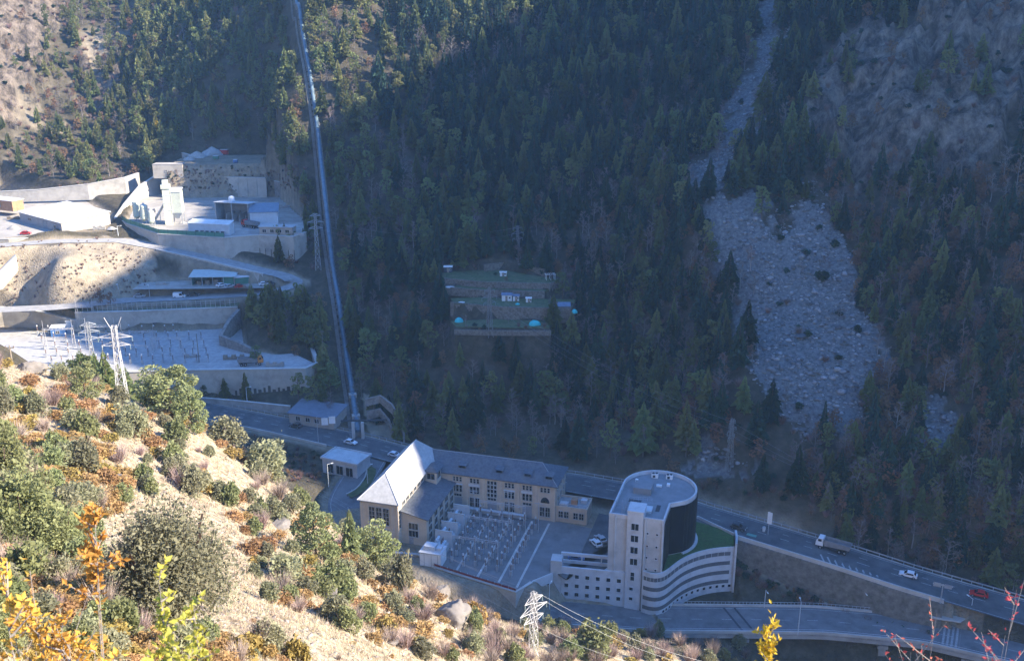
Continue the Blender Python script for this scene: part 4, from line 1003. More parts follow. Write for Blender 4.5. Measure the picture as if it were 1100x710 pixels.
yt = np_mesh('yellow_tree', KINDS['russet_tree']['models'][1][0].reshape(-1,3), np.arange(KINDS['russet_tree']['models'][1][0].size//3).reshape(-1,3), [BARK, YELLOW], mi=KINDS['russet_tree']['models'][1][1])
q = hit(171,152,True); yt.location = q; yt.scale = (9,9,11); tag(yt, 'bright yellow autumn tree at the edge of the sunlit wood above the block building', 'autumn tree')
print('TREES', N_IND, sum(len(t) for t in rest_T))
rest_T = np.concatenate(rest_T); V = rest_T.reshape(-1, 3)
fo = np_mesh('forest', V, np.arange(len(V)).reshape(-1, 3), rest_mats, mi=np.concatenate(rest_M), attrs={'tint': np.concatenate(rest_t)})
tag(fo, kind='stuff')
# ================================================================== TERRACES ON THE LEFT
CREAM = mat('cream_steel', (.50,.52,.42), .7, .1, .6, dirt=(.40,.40,.33), dscale=.3)
BEIGEW = mat('beige_concrete', (.42,.375,.31), .9, .14, .3, dirt=(.27,.24,.20), dscale=.16, bump=.2)
GRAVEL = mat('pale_gravel', (.36,.35,.33), .95, .2, .6, dirt=(.27,.255,.235), dscale=.12)
DUST = mat('dusty_yard', (.34,.315,.275), .95, .2, .3, dirt=(.24,.22,.19), dscale=.1)
GRASS = mat('short_grass', (.085,.105,.045), .95, .35, .8, dirt=(.15,.135,.075), dscale=.3)
ROUGHST = mat('rough_stone', (.24,.215,.19), .95, .3, 1.1, dirt=(.13,.115,.095), dscale=.5, bump=.5, bscale=2)
IVY = mat('ivy_leaves', (.03,.05,.02), .9, .4, 2)
def W(pl, z): return [P(a, b, z) for a, b in pl]
def wallthing(name, pl, z0, z1, th, m, label, cat='retaining wall', group=None, base=None, coping=True, side=0):
    pts = [Vector(p) for p in pl]; o = pts[0].copy(); o.z = min(z0) if isinstance(z0, (list, tuple)) else z0
    e = empty(name, o, 0, label, cat, group)
    loc = [(p.x-o.x, p.y-o.y) for p in pts]; zz0 = [z-o.z for z in z0] if isinstance(z0, (list, tuple)) else z0-o.z; zz1 = [z-o.z for z in z1] if isinstance(z1, (list, tuple)) else z1-o.z
    MB().wall(loc, zz0, zz1, th, side=side).build('wall_face', m, e)
    if coping:
        c1 = [z+.22 for z in zz1] if isinstance(zz1, list) else zz1+.22; c0 = [z+.003 for z in zz1] if isinstance(zz1, list) else zz1+.003
        MB().wall(loc, c0, c1, th+.35, side=side).build('coping', CONCL, e)
    return e, o
# 1 substation terrace
e, o = wallthing('retaining_wall', W([(60,402),(150,400.5),(192,399),(328,397),(341,391),(334,372)], 16.5), 5.5, 17.0, 1.1, BEIGEW, 'long pale concrete wall holding up the electrical substation above the valley road')
s = MB(); ws = W([(192,399),(328,397)], 16.5); d = (ws[1]-ws[0])
for i in range(15):
    q = ws[0]+d*(.44+i*.038)-o; n_ = Vector((d.y,-d.x,0)).normalized()
    s.box((q.x+n_.x*.62, q.y+n_.y*.62, 2.2+(i*7%5)*.22), (.7+.2*(i%3),.18,3.4+(i*5%4)*.5), math.atan2(d.y,d.x))
s.build('dark_streak', mat('streak_dark', (.09,.085,.07), .95, .3, 2), e)  # dark upright strips for ivy on the lower half of the wall
wallthing('roadside_wall', W([(170,424),(205,430),(255,434),(312,440)], 7.2), 4.6, 8.4, .5, CONC, 'low concrete wall along the road below the substation wall', 'low wall')
sheet('substation_ground', [p for p in W([(340,391.5),(327,396.5),(192,398.5),(60,401),(-40,402),(-40,352),(84,358.5),(257,352.5)], 16.5)], 16.56, GRAVEL)
# 2 wall with posts behind the substation
mw = W([(84,357.5),(150,356),(257,351)], 16.5)
e, o = wallthing('retaining_wall', mw, 15.8, 24.6, 1.2, BEIGEW, 'ribbed beige wall with a row of posts on top, behind the substation')
d = mw[2]-mw[0]; ang = math.atan2(d.y, d.x); nn = Vector((d.y,-d.x,0)).normalized()
for i in range(38):
    q = mw[0]+d*(.01+i*.0262)-o
    MB().box((q.x+nn.x*.66,q.y+nn.y*.66,4.3),(.28,.22,8.6),ang).build('pier', BEIGEW, e)
for i in range(33):
    q = mw[0]+d*(.015+i*.0303)-o
    MB().box((q.x,q.y,10.45),(.16,.16,3.0),ang).build('post', CONC, e)
s = MB(); q0, q1 = mw[0]-o, mw[2]-o
for z in (9.6,10.5,11.4): s.tube((q0.x,q0.y,z),(q1.x,q1.y,z),.03,n=4)
s.build('fence_wire', METAL, e)
gb = [p for p in mw]; s = MB(); rd = [P(60,327,26.2),P(120,320.5,26.6),P(200,322,27),P(262,318.5,27.5)]
s.add([(p.x,p.y,24.75) for p in (mw[0],mw[0].lerp(mw[2],.35),mw[0].lerp(mw[2],.7),mw[2])]+[(p.x,p.y-.6,p.z+.05) for p in rd], [(i,i+1,5+i,4+i) for i in range(3)])
gb = s.build('grass_bank', GRASS); tag(gb, kind='structure')
wallthing('retaining_wall', W([(-30,352),(5,349.5),(40,351),(84,357)], 16.8), 16, [24.6,24.2,23.4,21.5], 1.0, BEIGEW, 'sunlit white wall end beside the blue substation hut')
e, o = wallthing('rubble_wall', W([(258,352),(247,362),(238,371),(262,378),(276,381)], 16.5), 15.8, [24,23,20.5,19.5,18], 1.4, ROUGHST, 'rough stone gabion wall curving round the corner of the substation', 'stone wall', coping=False)
# 3 wall under the upper road
rl = [p for p in RL['mid'] if True]
up = [p for p in rl if P(175,266,41).x < p.x < P(288,292,34).x and p.y > 384]
lo_edge = offs(up, 4.1 if True else 0)
cand = offs(up, -4.1)
edge = lo_edge if sum(p.y for p in lo_edge) < sum(p.y for p in cand) else cand
e, o = wallthing('retaining_wall', edge, 29.6, [p.z+.15 for p in edge], .7, BEIGEW, 'tapering concrete wall below the upper bend of the road, behind the green roofed shed', side=0)
# road edge parapets
for key, a, b, dz, nm in (('mid', P(60,330,26.5), P(318,303,31), 0, 'lower'),):
    pass
# 4 plant wall
pw = W([(131,236.5),(136,240.5),(171,252),(241,256),(278,253),(315,255),(328,250)], 46)
e, o = wallthing('retaining_wall', pw, [40,40,38,36,34.5,32.5,33], 46.2, 1.0, BEIGEW, 'tall stained concrete wall carrying the concrete plant above the road bend')
s = MB(); d = pw[4]-pw[3]
for i in range(7):
    q = pw[4].lerp(pw[5], i/6)-o; s.box((q.x+.1,q.y-.62,3.5),(.2,.2,9.5),0)
for q0, q1, k in ((pw[3],pw[4],5),):
    for i in range(k):
        q = q0.lerp(q1,i/k)-o; s.box((q.x+.3,q.y-.62,2.0-(i%2)*.6),(1.1,.12,4.0),0)
s.build('dark_streak', MATS['streak_dark'], e)
sheet('plant_ground', [p for p in W([(327,249.5),(314,254),(278,252),(241,255),(172,251),(137,239.5),(150,208.5),(205,208.5),(300,212),(325,235)], 46)], 46.06, DUST)
ge = empty('green_fence', pw[0]+Vector((0,0,.25)), 0, 'dark green metal fence along the edge of the concrete plant terrace', 'fence')
loc = [(p.x-pw[0].x, p.y-pw[0].y) for p in pw[:4]]
MB().wall(loc, .2, 1.9, .08).build('fence_panel', GREENP, ge)
for i in range(22):
    t_ = i/21*2.999; k = int(t_); q = Vector(loc[k]).lerp(Vector(loc[k+1]), t_-k); MB().box((q.x,q.y,1.05),(.14,.14,2.1)).build('fence_post', DARKM, ge)
# 5 back wall
bw_ = W([(178,209.5),(287,212.5)], 46)
e, o = wallthing('retaining_wall', bw_, 45.5, 55.6, 1.2, BEIGEW, 'flat pale retaining wall behind the concrete plant, topped with brown scrub')
d = bw_[1]-bw_[0]
for i in range(12):
    q = bw_[0]+d*(i/11)-o; MB().box((q.x,q.y-.66,5.0),(.5,.25,10),math.atan2(d.y,d.x)).build('pier', BEIGEW, e)
wallthing('retaining_wall', [P(124,236,46),P(135,226,46),P(152,214,46),P(176,206,46)], 45, [46.6,49,52.5,56], .9, CONCL, 'white sunlit ramp wall climbing behind the silos')
wallthing('retaining_wall', [P(296,212,46),P(322,213,46),P(330,236,46)], 45, [54,52,48], 1.0, ROUGHST, 'rough dark wall closing the back corner of the concrete plant')

# ---- buildings: helper for plain sheds
def shed(name, corners_px, z, h, label, cat, wm, rm, ridge=0.0, group=None, over=.4, extra=None, th=.22):
    c = [P(a, b, z) for a, b in corners_px]      # front-left, front-right, depth given by third
    return shed_w(name, c[0], c[1], (c[2]-c[1]).length, h, label, cat, wm, rm, ridge, group, over, th)
def shed_w(name, A, B, depth, h, label, cat, wm, rm, ridge=0.0, group=None, over=.4, th=.22, walls='lrb f', hb=None):
    d = (B-A); d.z = 0; L = d.length; a = math.atan2(d.y, d.x)
    e = empty(name, A, a, label, cat, group); hb = h if hb is None else hb
    s = MB(); t = .25
    if 'f' in walls: s.b(0,L,0,t,-.6,h)
    if 'l' in walls: s.prism([(0,t),(t,t),(t,depth-t),(0,depth-t)], -.6, [h,h,hb,hb])
    if 'r' in walls: s.prism([(L-t,t),(L,t),(L,depth-t),(L-t,depth-t)], -.6, [h,h,hb,hb])
    if 'b' in walls: s.b(0,L,depth-t,depth,-.6,hb)
    if ridge:
        for x in (0, L-t): s.add([(x,0,h+.002),(x+t,0,h+.002),(x,depth,h+.002),(x+t,depth,h+.002),(x,depth/2,h+ridge),(x+t,depth/2,h+ridge)], [(0,2,4),(1,5,3),(0,4,5,1),(4,2,3,5)])
    s.build('wall', wm, e)
    s = MB(); o_ = over
    if ridge:
        k = ridge*o_/(depth/2)
        for y0, y1, z0, z1 in ((-o_, depth/2, h-k+.02, h+ridge+.02), (depth/2, depth+o_, h+ridge+.02, h-k+.02)):
            s.add([(-o_,y0,z0),(L+o_,y0,z0),(L+o_,y1,z1),(-o_,y1,z1),(-o_,y0,z0+th),(L+o_,y0,z0+th),(L+o_,y1,z1+th),(-o_,y1,z1+th)], [(3,2,1,0),(4,5,6,7),(0,1,5,4),(1,2,6,5),(2,3,7,6),(3,0,4,7)])
    else:
        k = (hb-h)/depth
        s.add([(-o_,-o_,h+.01-k*o_),(L+o_,-o_,h+.01-k*o_),(L+o_,depth+o_,hb+.01+k*o_),(-o_,depth+o_,hb+.01+k*o_),(-o_,-o_,h+.01+th-k*o_),(L+o_,-o_,h+.01+th-k*o_),(L+o_,depth+o_,hb+.01+th+k*o_),(-o_,depth+o_,hb+.01+th+k*o_)], [(3,2,1,0),(4,5,6,7),(0,1,5,4),(1,2,6,5),(2,3,7,6),(3,0,4,7)])
    s.build('roof', rm, e)
    return e, L
WROOF = mat('white_sheet_roof', (.66,.66,.64), .6, .08, .5, dirt=(.52,.51,.48), dscale=.15)
# white industrial shed
A, B, Cc = P(22,238,45), P(67,250.5,45), P(92,239,45)
e, L = shed_w('industrial_shed', A, B, (Cc-B).length, 4.2, 'large white roofed industrial shed in full sun beside the dusty upper road', 'shed', mat('grey_render', (.36,.335,.31), .9, .12, .5), WROOF, over=.5, hb=5.6)
window(e, (0,0), (1,0), L*.62, 0, 4.0, 3.2, 4, 4, name='roller_door', gl=GREYP); window(e, (0,0), (1,0), L*.85, 1.4, 2.0, 1.2, 2, 1); window(e, (0,0), (1,0), L*.25, 1.6, 3.0, 1.2, 3, 1)
# plant sheds
A, B = P(232,238,46), P(268,240,46)
e, L = shed_w('open_shed', A, B, 8, 8.4, 'tall open fronted grey shed with aggregate heaps inside, white tank on its roof', 'shed', GREYP, LGREY, walls='lrb', hb=7.6)
for i in range(4):
    x = L*(.22+.19*i); s = MB().lathe([(1.7,-.3),(1.35,1.0),(.7,2.1),(.1,2.7)], (x,4.6,0), 12); s.build('aggregate_heap', mat('aggregate', (.34,.32,.29), .95, .25, 2), e, True)
    MB().b(x+1.3,x+1.5,.6,7.7,0,3.6).build('bay_wall', CONC, e)
for x in (.3, L*.5, L-.3): MB().b(x-.15,x+.15,-.05,.25,0,8.3).build('column', METAL, e)
tk = MB().lathe([(1.3,0),(1.3,1.7),(1.05,2.2),(.3,2.5)], (0,0,0), 16).build('roof_tank', WHITE, e); tk.location = (L*.42,3,8.5)
A, B = P(269,242,46), P(299,241,46)
shed_w('blue_roof_shed', A, B, 9, 5.4, 'low closed shed with blue-grey sloping roof beside the tall open shed', 'shed', LGREY, mat('blue_grey_roof', (.17,.22,.27), .6, .15, .6), hb=7.4)
A, B = P(279,252.4,46), P(314.5,253.2,46)
e, L = shed_w('site_office', A, B, 5, 3.3, 'flat roofed brown office block at the corner of the plant wall', 'office', STONED, mat('grey_flat_roof', (.40,.39,.37), .85, .12, .5), over=.5)
for i in range(4): window(e, (0,0), (1,0), L*(.15+.23*i), 1.1, 1.5, 1.2, 2, 1)
MB().b(L+.3,L+4.5,.3,.5,0,1.1).build('railing', METAL, e)
A, B = P(203,251,46), P(247,253,46)
e, L = shed_w('aggregate_bin', A, B, 4.2, 4.3, 'long grey row of feeder bins with dark hatches above the green fence', 'bin', LGREY, WROOF, over=.15, hb=5.2)
for i in range(6):
    s = MB(); quadbox(s, (0,0), (1,0), (0,-1), L*(.2+.125*i)-.7, L*(.2+.125*i)+.7, 0, .06, .1, 1.5); h_ = s.build('hatch', DARKM, e)
    s = MB(); s.b(L*(.2+.125*i)+.85,L*(.2+.125*i)+1.05,-.5,0,-.1,1.6); s.build('buttress', CONC, e)
# batching tower
q = P(182,241,46); e = empty('batching_tower', q, .25, 'tall narrow cream concrete batching tower standing at the plant edge', 'tower')
MB().b(-1.5,1.5,-1.5,1.5,-.3,15.5).build('tower_shaft', CREAM, e); MB().b(-1.9,1.9,-1.9,1.9,15.503,17.2).build('tower_head', CREAM, e); MB().b(-1.2,1.2,-1.2,1.2,17.203,19.0).build('head_cabin', CREAM, e)
for z in (3,6.2,9.4,12.6): MB().b(-1.65,1.65,-1.65,1.65,z,z+.25).build('floor_band', LGREY, e)
MB().tube((1.75,-1.2,0),(1.75,-1.2,15.4),.18,n=8).build('riser_pipe', METAL, e)
q = P(192,240,46); e = empty('mixer_hopper', q, .1, 'wide cream hopper block on legs beside the batching tower', 'hopper')
MB().b(-2.4,2.4,-2.4,2.4,5,14).build('hopper_body', CREAM, e); MB().add([(-2.4,-2.4,4.99),(2.4,-2.4,4.99),(2.4,2.4,4.99),(-2.4,2.4,4.99),(-.7,-.7,2.2),(.7,-.7,2.2),(.7,.7,2.2),(-.7,.7,2.2)], [(0,4,5,1),(1,5,6,2),(2,6,7,3),(3,7,4,0),(4,7,6,5)]).build('cone', LGREY, e)
for x in (-2.2,2.2):
    for y in (-2.2,2.2): MB().b(x-.18,x+.18,y-.18,y+.18,-.3,5.0).build('leg', METAL, e)
MB().add([(-2.6,-2.6,14.003),(2.6,-2.6,14.003),(2.6,2.6,15.2),(-2.6,2.6,15.2),(-2.6,-2.6,13.9),(2.6,-2.6,13.9),(2.6,2.6,14.9),(-2.6,2.6,14.9)], [(0,1,2,3),(0,4,5,1),(1,5,6,2),(2,6,7,3),(3,7,4,0)]).build('roof', LGREY, e)
SILO = None
SILO_WHERE = ['beside the white ramp wall', 'next to the batching tower', 'in front of the other two', ]
for i, (px, py, h, r, lab) in enumerate(((148,237.5,8.2,1.55,'pale cylindrical cement silo nearest the white ramp wall'),(156,240,7.6,1.6,'pale cylindrical cement silo in the middle of the row'),(163.5,243,6.2,1.25,'shorter cement silo closest to the batching tower'))):
    q = P(px, py, 46); e = empty('cement_silo', q, 0, lab, 'silo', 'cement silos of the concrete plant')
    MB().lathe([(r*.35,1.0),(r,2.2),(r,h),(r*.8,h+.45),(r*.2,h+.65)], (0,0,0), 18).build('silo_shell', CREAM, e, False)
    for k in range(4): MB().box((r*.8*math.cos(.78+k*1.57), r*.8*math.sin(.78+k*1.57), 1.1),(.16,.16,2.6)).build('leg', METAL, e)
    MB().b(-.4,.4,-.4,.4,h+.5,h+1.2).build('filter', LGREY, e)
    s = MB(); s.tube((r+.12,-.2,.2),(r+.12,-.2,h+.4),.04,n=4); s.tube((r+.12,.2,.2),(r+.12,.2,h+.4),.04,n=4)
    for z in range(1, int(h*2)): s.tube((r+.12,-.2,z*.5),(r+.12,.2,z*.5),.03,n=4)
    s.build('ladder', METAL, e)
q0, q1 = P(166,240,46), P(180,241,46)
e = empty('conveyor', q0, 0, 'sloping belt conveyor feeding the batching tower', 'conveyor'); dd = q1-q0
MB().tube((0,0,1),(dd.x,dd.y,9.5),.55,.55,4).build('belt_frame', METAL, e); MB().tube((dd.x*.5,dd.y*.5,-.2),(dd.x*.5,dd.y*.5,5),.15,n=6).build('support', METAL, e)
MOUNDP = [(196,240,2.2,1.1,'pale heap of sand at the foot of the mixer hopper'),(215,243,3.0,1.4,'larger grey gravel heap behind the feeder bins')]
def mound(px, py, z, r, h, m, label, nm='gravel_heap'):
    q = P(px, py, z); s = MB(); n = 18; K = 6; vs = []
    for k in range(K):
        f = k/(K-1)
        for i in range(n):
            a = 6.283*i/n; rr_ = r*(1-f)**.85*(1+.22*float(vnoise(i*.7, k*.6, px))); vs.append((rr_*math.cos(a), rr_*math.sin(a)*.8, h*f**.9-.15+.12*float(vnoise(i*.9, k, py))))
    fs = [(k*n+i, k*n+(i+1)%n, (k+1)*n+(i+1)%n, (k+1)*n+i) for k in range(K-1) for i in range(n)]+[tuple(range((K-1)*n, K*n))]
    s.add(vs, fs); o = s.build(nm, m, None, True); o.location = q; return tag(o, label, 'heap')
for px, py, r, h, lab in MOUNDP: mound(px, py, 46, r, h, MATS['aggregate'], lab)
# upper yard
A, B = P(165,190.5,56), P(197,190.5,56)
e, L = shed_w('block_store', A, B, 6, 6.0, 'plain beige block building at the back edge of the upper yard', 'building', BEIGEW, DUST, over=.1)
window(e, (0,0), (1,0), L*.45, 2.6, .9, .9)
wallthing('retaining_wall', [P(197,189,56),P(250,189,56),P(320,188,56)], 55.4, [58.6,57.6,57.4], .8, ROUGHST, 'low dark wall overgrown with scrub along the upper yard edge', coping=False)
wallthing('ramp_wall', [P(197,177,57),P(214,180,57),P(236,178,57)], 55, [63,62.2,59], .8, CONC, 'grey angled ramp wall beside the rubble heap in the upper yard')
for px, py, r, h, lab in ((212,169,5,3.2,'brownish rubble heap beside the grey ramp wall'),(228,166,6,4.2,'tall pale rubble heap in the middle of the upper yard'),(241,160,4.5,5.0,'pointed grey rubble heap at the back of the upper yard'),(203,172,3.5,2.0,'small grey rubble heap above the block building')):
    mound(px, py, 62, r, h, GRAVEL if px > 220 else MATS['aggregate'], lab, 'rubble_heap')
def container(px, py, z, m, label, l=3.0, w_=2.0, h=1.8, rz=0, nm='storage_container'):
    q = P(px, py, z); e = empty(nm, q, rz, label, 'container', 'coloured containers in the upper yard')
    MB().b(-l/2,l/2,-w_/2,w_/2,.12,h).build('body', m, e)
    s = MB()
    for i in range(int(l/.35)): s.b(-l/2+.15+i*.35,-l/2+.28+i*.35,-w_/2-.05,-w_/2-.001,.2,h-.1)
    s.build('rib', m, e)
    MB().b(-l/2-.04,l/2+.04,-w_/2-.06,w_/2+.04,h+.002,h+.1).build('lid', LGREY, e)
    return e
CN = [(241,166,REDP,'large red container against the tall rubble heap',4.2),(253,175,BLUEP,'small blue container in the upper yard',1.8),(257,178,GREENP,'small dark green container next to the blue one',1.8),(270,178,REDP,'short red bin in the coloured row',1.5),(276,178.5,ORANGEP,'orange bin in the coloured row',1.6),(282,178,REDP,'second red bin, beside the orange one',1.4),(292,178,GREENP,'long green skip toward the pipe',2.4),(298,178.5,GREENP,'short green skip at the end of the row',2.0),(224,158,ORANGEP,'orange machine box behind the rubble',2.2),(232,171,GREENP,'green skip in front of the tall rubble heap',2.6),(299,165,WHITE,'white cabin at the back of the upper yard',2.4),(326,174,WHITE,'small white hut close to the steel pipe',1.6)]
for px, py, m, lab, l in CN: container(px, py, 62 if py < 176 else 56, m, lab, l, 1.7, 1.5 if l < 4 else 2.4, rz=rng.uniform(-.3,.3))
# shed in the loop
A, B = P(206,307,30.5), P(252,306.5,30.5)
e, L = shed_w('open_shed', A, B, 6.5, 3.6, 'wide open shed with pale green-grey roof inside the road loop', 'shed', mat('shed_green', (.12,.22,.19), .7, .15, 1), mat('pale_green_roof', (.42,.47,.44), .6, .1, .8), walls='lrb', over=.8, hb=4.4)
for i in range(5): MB().b(L*i/4-.1,L*i/4+.1,-.1,.1,0,3.6).build('column', METAL, e)
MB().b(L*.72,L-.3,.3,.5,.0,3.5).build('closed_bay', GREENP, e)
for i in range(3): MB().b(L*(.1+.2*i),L*(.1+.2*i)+1.6,1.5,3.5,0,1.4+.3*i).build('stored_crate', WOOD, e)
A, B = P(253,306,30.5), P(268,304.5,30.5)
shed_w('lean_to_shed', A, B, 4, 2.8, 'small grey lean-to joined to the wide open shed', 'shed', GREENP, LGREY, over=.4, hb=3.4)
sheet('loop_ground', [p for p in W([(142,311),(283,309.3),(296,303.5),(266,302),(200,301.5),(152,304)], 30.5)], 30.53, DUST, th=.06)
gf = empty('green_fence', P(268,303,30.5), 0, 'dark green fence at the back of the road loop yard', 'fence')
p2_ = P(296,302.5,30.5)-P(268,303,30.5)
MB().wall([(0,0),(p2_.x,p2_.y)], 0, 1.7, .08).build('fence_panel', GREENP, gf)
for i in range(7): MB().box((p2_.x*i/6,p2_.y*i/6,.95),(.12,.12,1.95)).build('fence_post', DARKM, gf)
# left edge pieces
wallthing('retaining_wall', [P(-40,262,44.6),P(10,261,44.6),P(34,257.5,44.6)], 40, [46.2,46.2,45.3], .8, CONC, 'grey wall under the dusty road by the white industrial shed')
wallthing('ramp_wall', [P(-30,306,34),P(0,294,37),P(17,277,42)], [28,31,37], [35,38,43], .9, CONCL, 'white slanted ramp wall at the edge of the bare earth bank')
wallthing('retaining_wall', [P(-40,209,50),P(40,207.5,50),P(95,206,50),P(135,203,50),P(150,199,50)], 46, [50.5,51.5,53.5,55.5,56], .9, CONC, 'long thin wall at the foot of the wooded slope above the white shed')
A, B = P(-22,222,48), P(14,226,48)
e, L = shed_w('brick_hut', A, B, 6, 4.0, 'low brown hut with pale roof at the edge of the dusty yard', 'hut', MATS['rust_orange'], WROOF, over=.4)
window(e, (0,0), (1,0), L*.6, 1.0, 2.0, 1.6, 2, 1)
sheet('dusty_yard', [p for p in W([(0,256),(110,244.5),(117,232),(92,216),(0,207),(-60,215),(-60,260)], 45)], 45.02, DUST)

# yard clutter
wallthing('curved_wall', [P(392,424,16),P(408,420,17),P(421,430,15.5),(*P(430,448,11)[:2],11),P(434,466,6)], [12,13,11,7,3], [14.6,15.6,14.2,10.2,5.8], .7, ROUGHST, 'curved rough wall stepping up right of the steel pipe foot', 'wall', coping=False)
wallthing('curved_wall', [P(394,440,10.5),P(408,438,11),P(418,450,8.5),P(422,464,5.5)], [7,8,6,3], [10,10.8,8.2,5.5], .6, ROUGHST, 'smaller inner curved stone wall right of the steel pipe foot', 'wall', coping=False)
def stack(px, py, z, nx, nz, m, label, rz=0, d=(1.2,1.0,.6), nm='block_stack'):
    e = empty(nm, P(px,py,z), rz, label, 'stack')
    for i in range(nx):
        for k in range(nz-(i%2)): MB().b(i*d[0]*1.04,(i+.97)*d[0]*1.04,-d[1]/2+.1*((i+k)%2),d[1]/2,k*d[2]*1.01,(k+.97)*d[2]*1.01).build('block', m, e)
stack(205,246,46,5,3,CONC,'stack of concrete blocks in front of the feeder bins',.1); stack(222,226,46,4,2,BEIGEW,'low stack of blocks behind the feeder bins',.2); stack(160,228,46,3,3,CONC,'concrete block stack behind the silos',-.2); stack(290,247,46,4,2,WOOD,'timber stack between office and blue roofed shed',.0,(1.6,1.2,.4)); stack(300,224,46,4,3,CONC,'concrete block stack at the back wall corner',.3)
stack(40,253,45.02,5,2,WOOD,'timber stack at the front of the white industrial shed',.25,(1.8,1.4,.5)); stack(100,247,45.02,4,3,CONC,'concrete block stack by the dusty road bend',.2); stack(110,237,45.02,5,2,BEIGEW,'row of pale blocks behind the dusty road bend',-.6); stack(8,236,45.02,5,3,WOOD,'timber stack left of the white industrial shed',.1,(1.6,1.2,.5)); stack(252,309,30.5,4,2,WOOD,'timber stack before the lean-to in the loop yard',0,(1.4,1.2,.5)); stack(168,306,30.5,4,2,CONC,'block stack at the left end of the loop yard',.1)
stack(200,384,16.6,4,2,CONC,'block stack near the wooden pole of the substation',.2); stack(240,386,16.6,5,2,WOOD,'cable drum crates in the shaded corner of the substation',.1,(1.4,1.3,.8)); stack(286,393.5,16.6,5,3,CONC,'block stack at the narrow end of the substation ground',.0)
for px, py, r_, h_, m_, lab in ((92,238,2.6,1.6,GRAVEL,'pale gravel heap behind the white industrial shed'),(15,246,3.0,1.8,DUST,'dusty heap at the edge of the dusty yard'),(120,246,2.2,1.2,GRAVEL,'small gravel heap at the dusty road bend')):
    mound(px, py, 45, r_, h_, m_, lab)
# ================================================================== PENSTOCK
PIPE = mat('blue_grey_steel', (.13,.19,.23), .5, .15, .8, metal=.2, dirt=(.08,.10,.12), dscale=.3)
PL_ = smooth_line([tuple(p) for p in PEN]); PL_ = resample(PL_, 3.)
g = ground(np.array([p.x for p in PL_]), np.array([p.y for p in PL_]))
zz = np.array([max(p.z-.5, q) for p, q in zip(PL_, g)])
for _ in range(6):
    zz = np.maximum(np.convolve(np.r_[zz[0], zz, zz[-1]], [.25,.5,.25], 'valid'), g)
PLZ = [Vector((p.x, p.y, float(z)+1.3)) for p, z in zip(PL_, zz)]
PO = PLZ[0].copy(); PO.z -= 1.5
pen = empty('penstock', PO, 0, 'long blue-grey steel penstock pipe dropping straight down the wooded mountainside', 'pipe')
def tube_sweep(pts, r, n=14):
    s = MB(); vs = []
    for i, p in enumerate(pts):
        d = (pts[min(i+1, len(pts)-1)]-pts[max(i-1, 0)]).normalized(); e = d.cross(Vector((0,0,1))).normalized(); f = e.cross(d)
        vs += [p+e*(r*math.cos(6.2832*k/n))+f*(r*math.sin(6.2832*k/n)) for k in range(n)]
    fs = [(i*n+k, i*n+(k+1)%n, (i+1)*n+(k+1)%n, (i+1)*n+k) for i in range(len(pts)-1) for k in range(n)]
    return s.add([v-PO for v in vs], [f[::-1] for f in fs]+[tuple(range(n))[::-1][::-1]])
tube_sweep(PLZ, .85).build('pipe', PIPE, pen, True)
st = offs(PLZ, 2.1) if offs(PLZ, 2.1)[10].x < PLZ[10].x else offs(PLZ, -2.1)
s = MB(); sg = ground(np.array([p.x for p in st]), np.array([p.y for p in st]))
for i in range(len(st)-1):
    a, b = st[i]-PO, st[i+1]-PO; a.z = float(sg[i])-PO.z; b.z = float(sg[i+1])-PO.z; n_ = (b-a); n_.z = 0; n_.normalize(); m_ = Vector((-n_.y,n_.x,0))*.7
    k = 4
    for j in range(k):
        c = a.lerp(b, (j+.5)/k); s.box((c.x,c.y,c.z+.1),((b-a).xy.length/k+.02,1.3,.5),math.atan2(n_.y,n_.x))
s.build('service_stair', mat('old_concrete', (.20,.19,.175), .95, .25, .8), pen)
for i in range(1, len(PLZ)-1, 4):
    p = PLZ[i]-PO; d = (PLZ[i+1]-PLZ[i-1]); MB().box((p.x,p.y,p.z-1.35),(.7,2.6,2.2),math.atan2(d.y,d.x)).build('saddle', MATS['old_concrete'], pen)
for i in range(4, len(PLZ)-1, 14):
    p = PLZ[i]-PO; d = (PLZ[i+1]-PLZ[i-1]).normalized(); MB().tube(p-d*.15,p+d*.15,1.0,n=14).build('flange', PIPE, pen)
for i in (14, 30):
    if i < len(PLZ):
        p = PLZ[i]-PO; d = PLZ[i+1]-PLZ[i-1]; MB().box((p.x,p.y,p.z-.5),(2.2,2.6,2.4),math.atan2(d.y,d.x)).build('anchor_block', CONC, pen)
q = P(389,471,4)-PO
for px in (380,390):
    q = P(px,470,4.2)-PO; MB().b(q.x-.45,q.x+.45,q.y-.45,q.y+.45,-.6,5.2).build('support_column', CONCL, pen)
q0, q1 = P(366,452,9)-PO, P(416,451,9)-PO; MB().tube(q0,q1,.35,n=8).build('cross_pipe', DARKM, pen)

